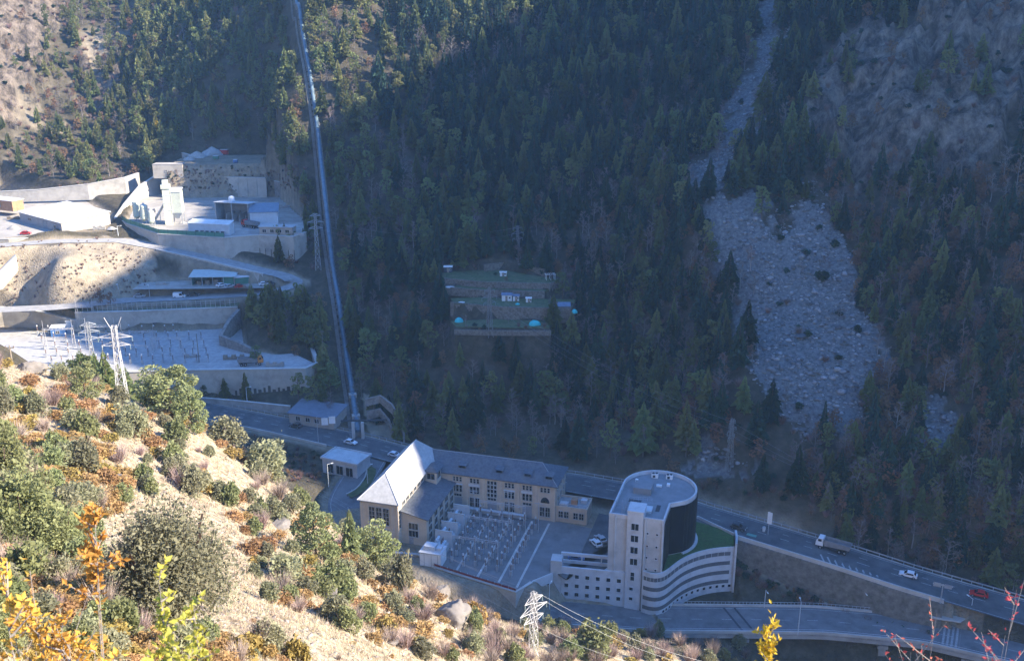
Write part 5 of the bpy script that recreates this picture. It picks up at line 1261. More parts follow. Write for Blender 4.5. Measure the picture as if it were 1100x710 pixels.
# ================================================================== LATTICE PYLONS
STEEL = mat('pylon_steel', (.40,.41,.41), .55, .15, 3, metal=.35)
STEELP = mat('pale_pylon_steel', (.44,.43,.425), .55, .12, 3, metal=.1)
STEELD = mat('dull_pylon_steel', (.22,.225,.225), .7, .2, 3, metal=.2)
INSUL = mat('glass_insulator', (.20,.25,.24), .3, .2, 3)
def pylon(base, H, bw, tw, arms, rz, label, m=STEEL, r=.07, group='lattice pylons', prongs=False, bays=None):
    e = empty('lattice_pylon', base, rz, label, 'pylon', group); s = MB(); bays = bays or max(4, int(H/2.2))
    wd = lambda z: bw+(tw-bw)*min(1, z/(H*.82))
    lev = [H*(1-(1-i/bays)**1.15) for i in range(bays+1)]
    for a, b in zip(lev[:-1], lev[1:]):
        w0, w1 = wd(a)/2, wd(b)/2; c0 = [(-w0,-w0,a),(w0,-w0,a),(w0,w0,a),(-w0,w0,a)]; c1 = [(-w1,-w1,b),(w1,-w1,b),(w1,w1,b),(-w1,w1,b)]
        for i in range(4):
            j = (i+1)%4; s.tube(c0[i],c1[i],r*1.25,n=4,caps=False); s.tube(c0[i],c1[j],r*.75,n=3,caps=False); s.tube(c0[j],c1[i],r*.75,n=3,caps=False); s.tube(c1[i],c1[j],r*.7,n=3,caps=False)
    s.build('tower_frame', m, e)
    for z, half in arms:
        w0 = wd(z)/2; s = MB()
        for sg in (-1,1):
            tip = (sg*half,0,z+.1)
            for y in (-w0,w0): s.tube((sg*w0,y,z),tip,r,n=4); s.tube((sg*w0,y,z+.9),tip,r*.8,n=4)
            for f in (.35,.7): s.tube((sg*(w0+(half-w0)*f),-w0*(1-f),z+.03),(sg*(w0+(half-w0)*f),w0*(1-f),z+.03),r*.7,n=3)
            if prongs: pass
        am = s.build('cross_arm', m, e)
        for sg in (-1,1):
            s = MB(); s.lathe([(.03,0),(.09,.08),(.05,.16),(.09,.28),(.05,.36),(.09,.48),(.05,.56),(.09,.68),(.03,.95)], (sg*(half-.1),0,z-.95), 6); s.build('insulator', INSUL, am)
    if prongs:
        s = MB()
        for sg in (-1,1): s.tube((sg*tw/2,0,H*.95),(sg*(tw/2+1.3),0,H*1.09),r,n=4)
        s.build('earth_peak', m, e)
    return e
def gz1(x, y): return float(ground(np.array([x]), np.array([y]))[0])
def gp(px, py, t):
    p = PT(px, py, t); p.z = gz1(p.x, p.y); return p
PYL = {}
b = gp(573,700,.157); PYL['front'] = (b, P(573,636,0)); top = PT(573,636,b.y/ray(573,636)[1]).z
pylon(b, top-b.z, 1.3, .75, [(top-b.z-5.2,2.4),(top-b.z-3.4,3.3),(top-b.z-1.6,2.2)], math.atan2(.72,.69), 'white lattice pylon rising from scrub in front of the podium of the office tower', STEELP, .05)
b2 = gp(131,420,.2); top2 = PT(129,350,b2.y/ray(129,350)[1]).z
pylon(b2, top2-b2.z, 2.4, .9, [(top2-b2.z-4.4,3.0),(top2-b2.z-2.6,3.6)], .1, 'white sunlit lattice pylon with forked top, on the crest before the left substation', STEELP, .065, prongs=True)
b3 = P(101,397,16.5); pylon(b3, 17, 1.8, .8, [(11,3),(13.5,3.4),(16,2.6)], .4, 'slimmer faint lattice pylon inside the left substation', STEEL, .07)
b4 = hit(342,290,True) or P(342,290,34); pylon(b4, 23, 2.2, .8, [(17,2.8),(19.5,3.2),(22,2.2)], .2, 'grey lattice pylon just left of the steel pipe above the road bend', STEEL, .08)
b5 = hit(783,504,True); pylon(b5, 15.5, 1.7, .7, [(10,2.2),(12,2.8),(14.3,2.0)], .9, 'grey lattice pylon in shade on the bank beyond the office tower', STEELD, .05)
b6 = P(556,287,41); pylon(b6, 16, 1.8, .7, [(11,2.2),(13,2.6),(15,2.0)], .5, 'lattice pylon standing on the top terrace of the hillside garden', STEELD, .05)
b7 = hit(526,362,True); pylon(b7, 17.5, 1.9, .7, [(12,2.4),(14,2.9),(16.2,2.0)], .5, 'lattice pylon in front of the lowest garden terrace', STEELD, .05)
def pole(base, H, m, label, r=.14, arm=1.6, rz=0, name='wooden_pole'):
    e = empty(name, base, rz, label, 'pole'); MB().tube((0,0,-.3),(0,0,H),r,r*.75,8).build('pole_shaft', m, e)
    if arm:
        MB().b(-arm/2,arm/2,-.08,.08,H-.5,H-.34).build('cross_arm', m, e)
        for x in (-arm/2+.1,0,arm/2-.1): MB().lathe([(.05,0),(.1,.1),(.06,.25)],(x,0,H-.34),6).build('insulator', PORC, e)
    return e
bp_ = gp(20,432,.165); top = PT(12,371,bp_.y/ray(12,371)[1]).z; pole(bp_, top-bp_.z, WOOD, 'weathered wooden pole on the orange sunlit crest at the very edge', .16)
pole(P(214,389,16.5), 10.5, WOOD, 'tall single wooden pole inside the left substation', .18, 0)
pole(hit(348,392,True), 13, WOOD, 'thin wooden pole under the trees left of the steel pipe', .12, 1.4)
WIRE = mat('wire', (.32,.33,.34), .5, .1, 1, metal=.3)
def wire(a, b, sag, label, r=.03, group='power lines over the valley', n=24, gap=None):
    a = Vector(a); b = Vector(b); pts = []
    for i in range(n+1):
        f = i/n; p = a.lerp(b, f); p.z -= sag*4*f*(1-f); pts.append(p-a)
    o = MB().path(pts, r, 4).build('power_line', WIRE); o.location = a; return tag(o, label, 'cable', group)
fb, _ = PYL['front']; ft = fb.copy(); H_ = PT(573,636,fb.y/ray(573,636)[1]).z
ax = Vector((.69,.72,0))
for k, (off, dz) in enumerate(((-3.2,-3.3),(3.2,-3.3),(2.1,-1.5))):
    wire(Vector((fb.x,fb.y,H_+dz))+ax*off, PT(196,416+k*4,.29), 4+k, 'thin power line from the white pylon leftward across the valley road', .018, 'lines from the white pylon to the left')
    wire(Vector((fb.x,fb.y,H_+dz))+ax*off, PT(760+k*30,722,.17), 2.5, 'thin power line from the white pylon rightward above the scrub', .014, 'lines from the white pylon to the right')
for k, dz in enumerate((10.2,12.2,14.5)):
    wire(b5+Vector((0,0,dz)), b7+Vector((0,0,dz+1.8)), 4, 'faint power line between garden pylon and roadside pylon', .018, 'lines between garden and roadside pylons')
    wire(b5+Vector((0,0,dz)), PT(1115,590+8*k,.232), 3, 'faint power line from the roadside pylon across the dark bank', .018, 'lines over the dark bank')
    wire(b6+Vector((0,0,dz+.8)), b4+Vector((0,0,dz+7)), 5, 'faint power line from the garden pylon toward the steel pipe', .018, 'lines between garden and pipe')

# ================================================================== TERRACED GARDEN
SHEDW = mat('whitewashed_board', (.62,.61,.58), .8, .1, 1)
BLUER = mat('blue_slate', (.14,.18,.24), .7, .2, 1)
for i, (pl, z) in enumerate(((G1,40.5),(G2,38.5),(G3,36),(G4,31.6))):
    o = sheet('garden_lawn', pl, z+.03, GRASS, th=.2)
STW = mat('dry_stone', (.16,.14,.115), .95, .45, 1.6, dirt=(.07,.065,.045), dscale=.7, bump=.6, bscale=2.2)
def dry(pl, z0, z1, label): wallthing('dry_stone_wall', pl, z0, z1, .7, STW, label, 'stone wall', 'dry stone walls of the hillside garden', coping=False)
dry(W([(468,298.5),(520,303.4),(590,305),(603,301.5)],40.5), 37.6, 40.75, 'upper dry stone wall under the top lawn of the hillside garden')
dry(W([(478,308.5),(520,312),(585,313.5)],38.5), 35.6, 38.7, 'second dry stone wall, above the white garden sheds')
dry(W([(484,325),(540,330),(614,331.5)],36), 30.8, 36.2, 'lowest tall dry stone wall behind the teal tarpaulins')
dry(W([(488,352.5),(540,353.5),(592,353.5)],31.6), 29.3, 31.1, 'low front dry stone edge of the bottom garden terrace')
dry(W([(520,289),(545,286),(585,294)],41.5), 40, 43.2, 'rough stone bank behind the top garden lawn')
def gshed(px, py, z, w_, d_, h, wm, rm, label, ridge=.5, rz=0, nm='garden_shed', cat='shed'):
    A = P(px, py, z); B = A+Vector((w_*math.cos(rz), w_*math.sin(rz), 0)); e, L = shed_w(nm, A, B, d_, h, label, cat, wm, rm, ridge, over=.2, th=.1)
    dr_ = MB(); quadbox(dr_, (0,0), (1,0), (0,-1), w_*.35, w_*.35+.8, 0, .04, 0, min(1.9,h-.1)); dr_.build('door', WOOD, e); window(e, (0,0), (1,0), w_*.78, h*.45, .5, .5, 1, 1); return e
gshed(477,293,40.5,3.0,2.4,2.1,DARKM,WROOF,'dark hut with white roof at the left end of the top garden lawn',.3)
gshed(537,297,40.5,2.4,1.5,1.5,SHEDW,SHEDW,'small white box hut on the top garden lawn',.2)
gshed(539,323.5,36,3.6,2.4,2.2,SHEDW,BLUER,'larger white shed with blue roof on the middle garden terrace',.5)
gshed(551,323.5,36,2.2,2.2,1.8,SHEDW,BLUER,'smaller white shed joined beside the blue roofed shed',.4)
gshed(565,325,36,1.9,1.5,1.5,SHEDW,SHEDW,'tiny white hut right of the pair of white sheds',.2)
e = gshed(595,340,33,5.6,4.2,3.6,STW,BLUER,'stone cottage with blue slate roof at the end of the garden terraces',.9,nm='stone_cottage',cat='cottage')
def tarp(px, py, z, r, h, m, label, sq=1.):
    q = P(px, py, z); s = MB(); n = 14; K = 5; vs = []
    for k in range(K):
        f = k/(K-1)
        for i in range(n):
            a = 6.283*i/n; rr_ = r*math.cos(f*1.45)*(1+.1*math.sin(3*a+px)); vs.append((rr_*math.cos(a), rr_*math.sin(a)*sq, h*math.sin(f*1.5)-.02))
    s.add(vs, [(k*n+i, k*n+(i+1)%n, (k+1)*n+(i+1)%n, (k+1)*n+i) for k in range(K-1) for i in range(n)]+[tuple(range((K-1)*n,K*n))])
    o = s.build('tarpaulin', m, None, True); o.location = q; return tag(o, label, 'tarpaulin')
tarp(493,345.5,31.6,1.5,1.5,TEAL,'round teal tarpaulin cover at the left end of the bottom terrace'); tarp(574,349,31.6,2.1,1.7,TEAL,'wide teal tarpaulin tent at the right of the bottom terrace',.7); tarp(617,336,35,1.0,1.3,TEAL,'small teal cover beside the stone cottage'); tarp(556,327,36,.8,.5,TEAL,'low teal cover in front of the white sheds')
tarp(483,308.5,38.5,1.9,.35,SHEDW,'flat white sheet lying on the second garden terrace',.5); tarp(496,325,36,1.2,.35,SHEDW,'small white sheet at the left end of the middle terrace',.5)
q = P(591,301,40.3); e = empty('pergola', q, .2, 'white pergola frame at the right end of the top garden lawn', 'pergola')
for x in (-1.6,0,1.6):
    for y in (-.9,.9): MB().b(x-.07,x+.07,y-.07,y+.07,-.8,2.2).build('post', SHEDW, e)
for y in (-.9,.9): MB().b(-1.9,1.9,y-.06,y+.06,2.2,2.34).build('beam', SHEDW, e)
for i in range(6): MB().b(-1.7+i*.66,-1.6+i*.66,-1.1,1.1,2.343,2.42).build('rafter', SHEDW, e)

# ================================================================== BOULDER FIELD
STONEM = mat('grey_boulder', (.19,.19,.188), .95, .3, 1.2, rnd=.5, bump=.3, dirt=(.13,.13,.12), dscale=.6)
def rock_template(seed, k=2):
    bm = bmesh.new(); bmesh.ops.create_icosphere(bm, subdivisions=k, radius=.5); r_ = random.Random(seed)
    pl = [(Vector((r_.gauss(0,1), r_.gauss(0,1), r_.gauss(0,1))).normalized(), r_.uniform(.26,.44)) for _ in range(9)]
    for v in bm.verts:
        for n_, d_ in pl:
            t = v.co.dot(n_)
            if t > d_: v.co -= n_*(t-d_)
        v.co.z *= .75; v.co *= 1+.08*r_.uniform(-1,1)
    V = np.array([v.co[:] for v in bm.verts]); F = np.array([[v.index for v in f.verts] for f in bm.faces]); bm.free(); return V, F
RT = [rock_template(i, 1) for i in range(6)]
cx0, cy0 = np.meshgrid(np.arange(30, 180, .95), np.arange(235, 470, .95)); cx0 = (cx0+rng.uniform(-.5,.5,cx0.shape)).ravel(); cy0 = (cy0+rng.uniform(-.5,.5,cy0.shape)).ravel()
cz0 = ground(cx0, cy0); _, ks, _, _, _, _, _, _ = height(cx0, cy0, True); ppx, ppy, ppd = proj(cx0, cy0, cz0)
edge_ = fbm(cx0/4, cy0/4, 51., 3)
sel = (ks > .5) | ((ks < .5) & False)
spx, spy = ppx+edge_*20, ppy+edge_*20
near_scree = np.zeros(len(cx0), bool)
for pl in (SCREE_PX, GULLY_PX, SCREE2_PX, LOWROCK_PX): near_scree |= inpoly(spx, spy, pl)
sel = (sel | near_scree) & (rng.random(len(cx0)) < np.where(near_scree, .66, .3)*(1-.75*sstep(.05,.45,fbm(cx0/9, cy0/9, 81., 3))))
ix = np.nonzero(sel)[0]; VV, FF, TT = [], [], []; b0 = 0
for i in ix:
    V_, F_ = RT[int(rng.integers(6))]; sc = .5+1.3*rng.random()**2.6+(1.1 if rng.random() < .03 else 0); a = rng.uniform(0,6.28); ca, sa = math.cos(a), math.sin(a)
    Q = V_*sc*np.array([rng.uniform(.8,1.5), 1, rng.uniform(.7,1.2)]); X = Q[:,0]*ca-Q[:,1]*sa; Y = Q[:,0]*sa+Q[:,1]*ca
    VV.append(np.stack([X+cx0[i], Y+cy0[i], Q[:,2]+cz0[i]+sc*.12], -1)); FF.append(F_+b0); b0 += len(V_); TT.append(np.full(len(V_), rng.random()))
o = np_mesh('scree', np.concatenate(VV), np.concatenate(FF), STONEM, attrs={'tint': np.concatenate(TT)}); tag(o, kind='stuff')
BT = [rock_template(20+i, 3) for i in range(4)]; BM = [np_mesh('boulder', v, f, STONEM) for v, f in BT]; BMe = [o.data for o in BM]
for o in BM: bpy.data.objects.remove(o)
BLD = [(829,398,3.4,'largest pale boulder near the left side of the boulder field'),(860,363,4.2,'long flat dark-edged boulder in the middle of the boulder field'),(848,366,2.6,'blocky boulder beside the long flat one'),(822,345,2.2,'upper left boulder of the boulder field'),(905,400,2.4,'boulder on the right half of the boulder field'),(880,430,2.6,'rounded boulder low in the boulder field'),(862,462,2.8,'angular boulder at the toe of the boulder field'),(890,470,2.2,'smaller angular boulder at the toe'),(842,430,2.0,'squat boulder at the lower left edge of the boulder field'),(915,340,2.2,'boulder at the upper right edge of the boulder field'),(868,318,1.9,'boulder between the dark bushes on the scree'),(800,260,2.2,'boulder in the upper arm of the boulder field'),(780,285,2.0,'boulder under the bare trees of the upper scree'),(870,395,2.1,'boulder below the long flat one'),(838,380,2.0,'boulder left of the long flat one'),(775,492,2.2,'boulder among low rocks near the roadside pylon'),(792,498,1.8,'second boulder among low rocks near the roadside pylon'),(1003,440,2.2,'boulder in the small separate rock patch'),(1010,462,1.8,'lower boulder in the small separate rock patch')]
for i, (px, py, sc, lab) in enumerate(BLD):
    q = hit(px, py, True); o = bpy.data.objects.new('boulder', BMe[i%4]); COL.objects.link(o); o.location = q+Vector((0,0,sc*.12)); o.rotation_euler = (0,0,rng.uniform(0,6.28)); o.scale = (sc*1.25*.8, sc*.8, sc*.7*.8)
    tag(o, lab, 'boulder', 'boulders on the scree')
# ================================================================== SWITCHYARD
def equip(px, py, z, proto, label, rz=SA, jitter=.0, group='switchgear'):
    pass
def make_disconnector(name, label, cat, group, mI=PORC):
    e = empty(name, (0,0,0), 0, label, cat, group)
    for x in (-.9,.9): MB().tube((x,0,-.1),(x,0,2.0),.09,n=6).build('leg', METAL, e)
    MB().b(-1.5,1.5,-.14,.14,2.0,2.2).build('base_beam', METAL, e)
    for x in (-1.3,0,1.3):
        prof = [(.06,0)]+[q for k in range(5) for q in ((.14,.08+k*.2),(.07,.18+k*.2))]+[(.06,1.1)]
        MB().lathe(prof, (x,0,2.203), 8).build('insulator', mI, e)
    MB().b(-1.45,1.45,-.05,.05,3.32,3.4).build('contact_arm', LGREY, e); return e
def make_breaker(name, label, cat, group):
    e = empty(name, (0,0,0), 0, label, cat, group)
    MB().b(-.3,.3,-.3,.3,-.1,1.5).build('pedestal', METAL, e)
    prof = [(.09,0)]+[q for k in range(7) for q in ((.2,.08+k*.22),(.1,.19+k*.22))]+[(.12,1.65)]
    MB().lathe(prof, (0,0,1.503), 9).build('insulator', PORC, e); MB().lathe([(.2,3.16),(.24,3.3),(.24,3.6),(.1,3.75)], (0,0,0), 9).build('head', LGREY, e); return e
PROTO = {}
def place(kind, pos, rz, label, group):
    if kind not in PROTO:
        PROTO[kind] = (make_disconnector if 'disconnector' in kind else make_breaker)({'d':'disconnector','b':'circuit_breaker'}[kind[0]], label, {'d':'switchgear','b':'switchgear'}[kind[0]], group); o = PROTO[kind]
    else: o = copy_tree(PROTO[kind])
    o.location = pos; o.rotation_euler = (0,0,rz); o['label'] = label; o['group'] = group; return o
for r_, (u, kinds) in enumerate(((16.0,'bdbd'),(19.6,'ddbb'),(22.3,'dbdb'),(25.6,'bddb'),(28.6,'ddbb'),(32.2,'dbdd'))):
    for i in range(9):
        v = 21.0-i*3.05-r_*.25-(1.2 if r_ % 2 else 0)
        if v < -9.5+.0: continue
        k = kinds[i % 4]; p = s2w(u+rng.uniform(-.2,.2), v, .05)
        rowl = ['first row from the transformers','second row from the transformers','third row of the switchyard','fourth row of the switchyard','second last row, toward the tower','last row, nearest the office tower'][r_]
        place(k, p, SA+(0 if k == 'd' else .2), ('three-post grey switch frame in the ' if k == 'd' else 'single porcelain post breaker in the ')+rowl, ('switch frames, ' if k == 'd' else 'post breakers, ')+rowl)
for u, v, h, lab in ((15.0,18,9.5,'tall thin steel mast by the loading canopy, nearest the annex'),(24.5,19,10,'tall thin steel mast in the middle of the switchyard'),(12.3,9.5,8,'thin steel mast beside the transformers'),(33.5,17,9,'thin steel mast near the low end of the power station')):
    e = empty('steel_mast', s2w(u,v,.03), SA, lab, 'mast', 'masts of the switchyard'); MB().tube((0,0,0),(0,0,h),.13,.09,8).build('mast_shaft', METAL, e); MB().b(-1.2,1.2,-.06,.06,h-.4,h-.28).build('cross_arm', METAL, e)
TRANSF = mat('transformer_paint', (.50,.55,.57), .6, .1, .8)
TLAB = ['front-most grey transformer between fire walls','second grey transformer from the road','third grey transformer from the road','rear grey transformer nearest the long facade']
for i in range(4):
    u, v = 11.6, .5+i*4.9; e = empty('transformer', s2w(u,v,.03), SA, TLAB[i], 'transformer', 'transformers of the switchyard')
    MB().b(-1.2,1.2,-1.3,1.3,.3,2.7).build('tank', TRANSF, e)
    for k in range(7): MB().b(1.25,1.85,-1.2+k*.36,-1.08+k*.36,.5,2.4).build('radiator_fin', TRANSF, e)
    c = MB().tube((-.9,-1.2,3.5),(-.9,1.2,3.5),.38,n=12).build('conservator', TRANSF, e)
    for k in (-.8,0,.8): MB().lathe([(.12,2.7)]+[q for j in range(4) for q in ((.2,2.8+j*.22),(.1,2.9+j*.22))]+[(.05,3.9)],(.4,k,0),8).build('bushing', PORC, e)
    MB().b(-1.5,1.9,-1.5,1.5,0,.3).build('plinth', CONC, e)
    w_ = empty('fire_wall', s2w(u,v+2.45,.03), SA, ['white fire wall between the first and second transformers','white fire wall between the second and third transformers','white fire wall between the third and rear transformers','white fire wall closing the transformer row by the facade'][i], 'fire wall', 'fire walls of the transformer row')
    MB().b(-2.4,2.2,-.16,.16,0,4.6).build('wall_panel', LGREY, w_); MB().b(-2.5,2.3,-.22,.22,4.603,4.75).build('coping', CONCL, w_)
e = empty('control_cabin', s2w(10.9,-5.0,.03), SA, 'white panelled control cabin at the front corner of the switchyard', 'cabin')
MB().b(-2.2,3.4,-2.2,2.2,-4,3.6).build('cabin_wall', WHITE, e); MB().b(-2.4,3.6,-2.4,2.4,3.603,3.8).build('roof', LGREY, e)
for x in (-1.0,.9,2.6):
    s = MB(); quadbox(s, (0,-2.2), (1,0), (0,-1), x-.04,x+.04,0,.05,-3,3.4); s.build('panel_joint', GREYP, e)
MB().b(-1.5,1.5,-1.2,1.2,3.8,5.0).b(1.7,3.0,-.8,.9,3.8,4.6).build('roof_unit', LGREY, e)
# front wall of the yard with red barrier
fy = [s2w(12.6,-7.3), s2w(24,-10.0), s2w(35.6,-12.6), s2w(38.1,-7.4)]
wallthing('retaining_wall', [*fy], -8.5, 0.1, .5, CONCL, 'concrete wall below the switchyard carrying the red barrier')
s = MB().wall([(p.x-fy[0].x, p.y-fy[0].y) for p in fy[:3]], .5, 1.05, .1); e = empty('red_barrier', fy[0], 0, 'red roadside barrier along the front of the switchyard', 'barrier'); s.build('barrier_panel', mat('faded_red', (.20,.05,.05), .8, .3, 1), e)
for i in range(13):
    q = fy[0].lerp(fy[2], i/12)-fy[0]; MB().b(q.x-.07,q.x+.07,q.y-.07,q.y+.07,.1,1.3).build('post', METAL, e)
wallthing('retaining_wall', [s2w(-12.5,-6), s2w(-2,-4.5), s2w(7,-3.5), s2w(12.6,-7.0)], -6, .5, .5, CONC, 'low dark wall in front of the hall of the power station')

# ================================================================== ROADS: markings, parapets, viaduct
def mark(pts, off, w_, d0=None, gap=None, name='road_marking', m=WHITEP, dz=.012):
    s = MB(); L = offs(pts, off); acc = 0; on = True
    Q = resample(L, 1.0)
    if d0 is None: ribbon('', Q, -w_/2, w_/2, dz, m, mb=s)
    else:
        i = 0
        while i+d0 < len(Q): ribbon('', Q[i:i+d0+1], -w_/2, w_/2, dz, m, mb=s); i += d0+gap
    o = s.build(name, m); o['kind'] = 'structure'; return o
mr = RL['main']; lr = RL['lower']
mark(mr, 0, .22, 3, 5); mark(mr, 5.2, .2); mark(mr, -5.2, .2); mark(mr, 2.6, .18, 2, 6); mark(lr, 0, .2, 3, 5); mark(lr, 4.7, .18); mark(lr, -4.7, .18)
def along(pts, px):                     # point of a road line seen near column px
    best = min(range(len(pts)-1), key=lambda i: abs(float(proj(*pts[i])[0])-px)); return pts[best], (pts[min(best+1,len(pts)-1)]-pts[max(best-1,0)]).normalized()
# main road: kerb wall on the valley side, rock face below it
side = -1 if offs(mr, -6.2)[len(mr)//2].y < mr[len(mr)//2].y else 1
kp = [p for p in offs(mr, side*6.15) if 58.5 < p.x < 104]
e, o = wallthing('rock_retaining_wall', kp, -10, [p.z-.25 for p in kp], 1.2, mat('mossy_rock_wall', (.17,.16,.14), .95, .35, .7, dirt=(.08,.085,.06), dscale=.4, bump=.6, bscale=1.5), 'dark rough rock wall between the main road and the lower viaduct road', coping=False)
MB().wall([(p.x-o.x,p.y-o.y) for p in kp], [p.z-.24-o.z for p in kp], [p.z+.85-o.z for p in kp], .45).build('parapet', CONCL, e)
kb = [p for p in offs(mr, -side*6.0)]
s = MB(); s.wall([(p.x,p.y) for p in kb], [p.z-.3 for p in kb], [p.z+.14 for p in kb], .35); o = s.build('kerb', CONC); o['kind'] = 'structure'
gr = [p for p in offs(mr, -side*6.6) if p.x > -100]
e = empty('guard_rail', gr[0], 0, 'long metal guard rail along the mountain side of the main road', 'guard rail')
MB().wall([(p.x-gr[0].x,p.y-gr[0].y) for p in gr], [p.z+.45-gr[0].z for p in gr], [p.z+.8-gr[0].z for p in gr], .06).build('rail', GREYP, e)
for p in gr[::3]: q = p-gr[0]; MB().b(q.x-.06,q.x+.06,q.y-.06,q.y+.06,q.z-.2,q.z+.8).build('post', METAL, e)
kp2 = [p for p in offs(mr, side*6.1) if -105 < p.x < -58]
e, o = wallthing('road_parapet', kp2, [p.z-1.2 for p in kp2], [p.z+.55 for p in kp2], .35, CONCL, 'low pale parapet of the main road opposite the penstock foot', 'parapet', coping=False)
# viaduct (lower road east of the podium)
vd = [p for p in lr if p.x > 2]
e = empty('viaduct', vd[0]-Vector((0,0,12)), 0, 'curved concrete road viaduct with railings passing below the office tower', 'viaduct'); o = e.location
dk = MB()
for i, (a, b) in enumerate(zip(vd[:-1], vd[1:])): pass
A_l, B_l = offs(vd, 5.9), offs(vd, -5.9); n = len(vd); vs = []
for a, b in zip(A_l, B_l): vs += [(a.x-o.x,a.y-o.y,a.z-.012-o.z),(b.x-o.x,b.y-o.y,b.z-.012-o.z),(b.x-o.x,b.y-o.y,b.z-1.3-o.z),(a.x-o.x,a.y-o.y,a.z-1.3-o.z)]
dk.add(vs, [f for i in range(n-1) for f in ((4*i,4*i+1,4*i+5,4*i+4),(4*i+1,4*i+2,4*i+6,4*i+5),(4*i+2,4*i+3,4*i+7,4*i+6),(4*i+3,4*i,4*i+4,4*i+7))]+[(0,3,2,1),(4*n-4,4*n-3,4*n-2,4*n-1)]); dk.build('deck', CONC, e)
ss = MB(); ribbon('', [p-o for p in vd if p.x > 40], -5.4, 5.4, .0, ASPH2, mb=ss); ss.build('road_surface', ASPH2, e)
for sd in (1,-1):
    L = offs(vd, sd*5.7); near_side = L[n//2].y < vd[n//2].y
    if not near_side: L = [p for p in L if True]
    MB().wall([(p.x-o.x,p.y-o.y) for p in L], [p.z-.3-o.z for p in L], [p.z+(.75 if near_side else .55)-o.z for p in L], .4).build('parapet', CONCL, e)
    MB().path([(p.x-o.x,p.y-o.y,p.z+1.25-o.z) for p in L], .05, 5).build('handrail', METAL, e)
    Q = resample(L, 2.2)
    for q in Q[::1]: q = q-o; MB().b(q.x-.04,q.x+.04,q.y-.04,q.y+.04,q.z+.5,q.z+1.28).build('baluster', METAL, e) if not near_side else None
for px in (797, 945, 1040, 700):
    q, d = along(vd, px); q = q-o; MB().box((q.x,q.y,q.z-12.3),(1.6,9.6,20.4),math.atan2(d.y,d.x)).build('pier', CONC, e); MB().box((q.x,q.y,q.z-2.55),(2.4,10.5,.9),math.atan2(d.y,d.x)).build('pier_cap', CONC, e)
for px in (787, 801):
    q, d = along(vd, px); q = q-o; c_ = Vector((q.x,q.y,q.z+.006)); MB().box((c_.x,c_.y,c_.z),(.55,10.4,.02),math.atan2(d.y,d.x)+.28).build('expansion_joint', DARKM, e)
# link with crossing on the right
sheet('footpath', [P(985,648,-4),P(1012,652,-4),P(1042,664,-5.5),P(1030,676,-6.8),P(1000,670,-6.5)], -4.6, CONCL)
q, d = along(lr, 1028); rz_ = math.atan2(d.y, d.x); s = MB()
for i in range(7): s.box((q.x+d.x*(i-3)*.95, q.y+d.y*(i-3)*.95, q.z+.016), (.5,8.6,.008), rz_)
s.build('crossing_marking', WHITEP)['kind'] = 'structure'
q, d = along(mr, 915); s = MB(); n_ = Vector((-d.y,d.x,0))*side
for i in range(9):
    w_ = 3.6-i*.32; c = q+n_*3.4+d*(i-4)*1.7; s.box((c.x,c.y,c.z+.015),(.45,w_,.008),math.atan2(d.y,d.x)+.5)
s.build('hatched_marking', WHITEP)['kind'] = 'structure'
q, d = along(mr, 808); c = q+n_*2.6; s = MB().box((c.x,c.y,c.z+.016),(4.2,1.2,.01),math.atan2(d.y,d.x)); s.build('green_marking', mat('green_road_paint', (.12,.30,.24), .8, .2, 2))['kind'] = 'structure'

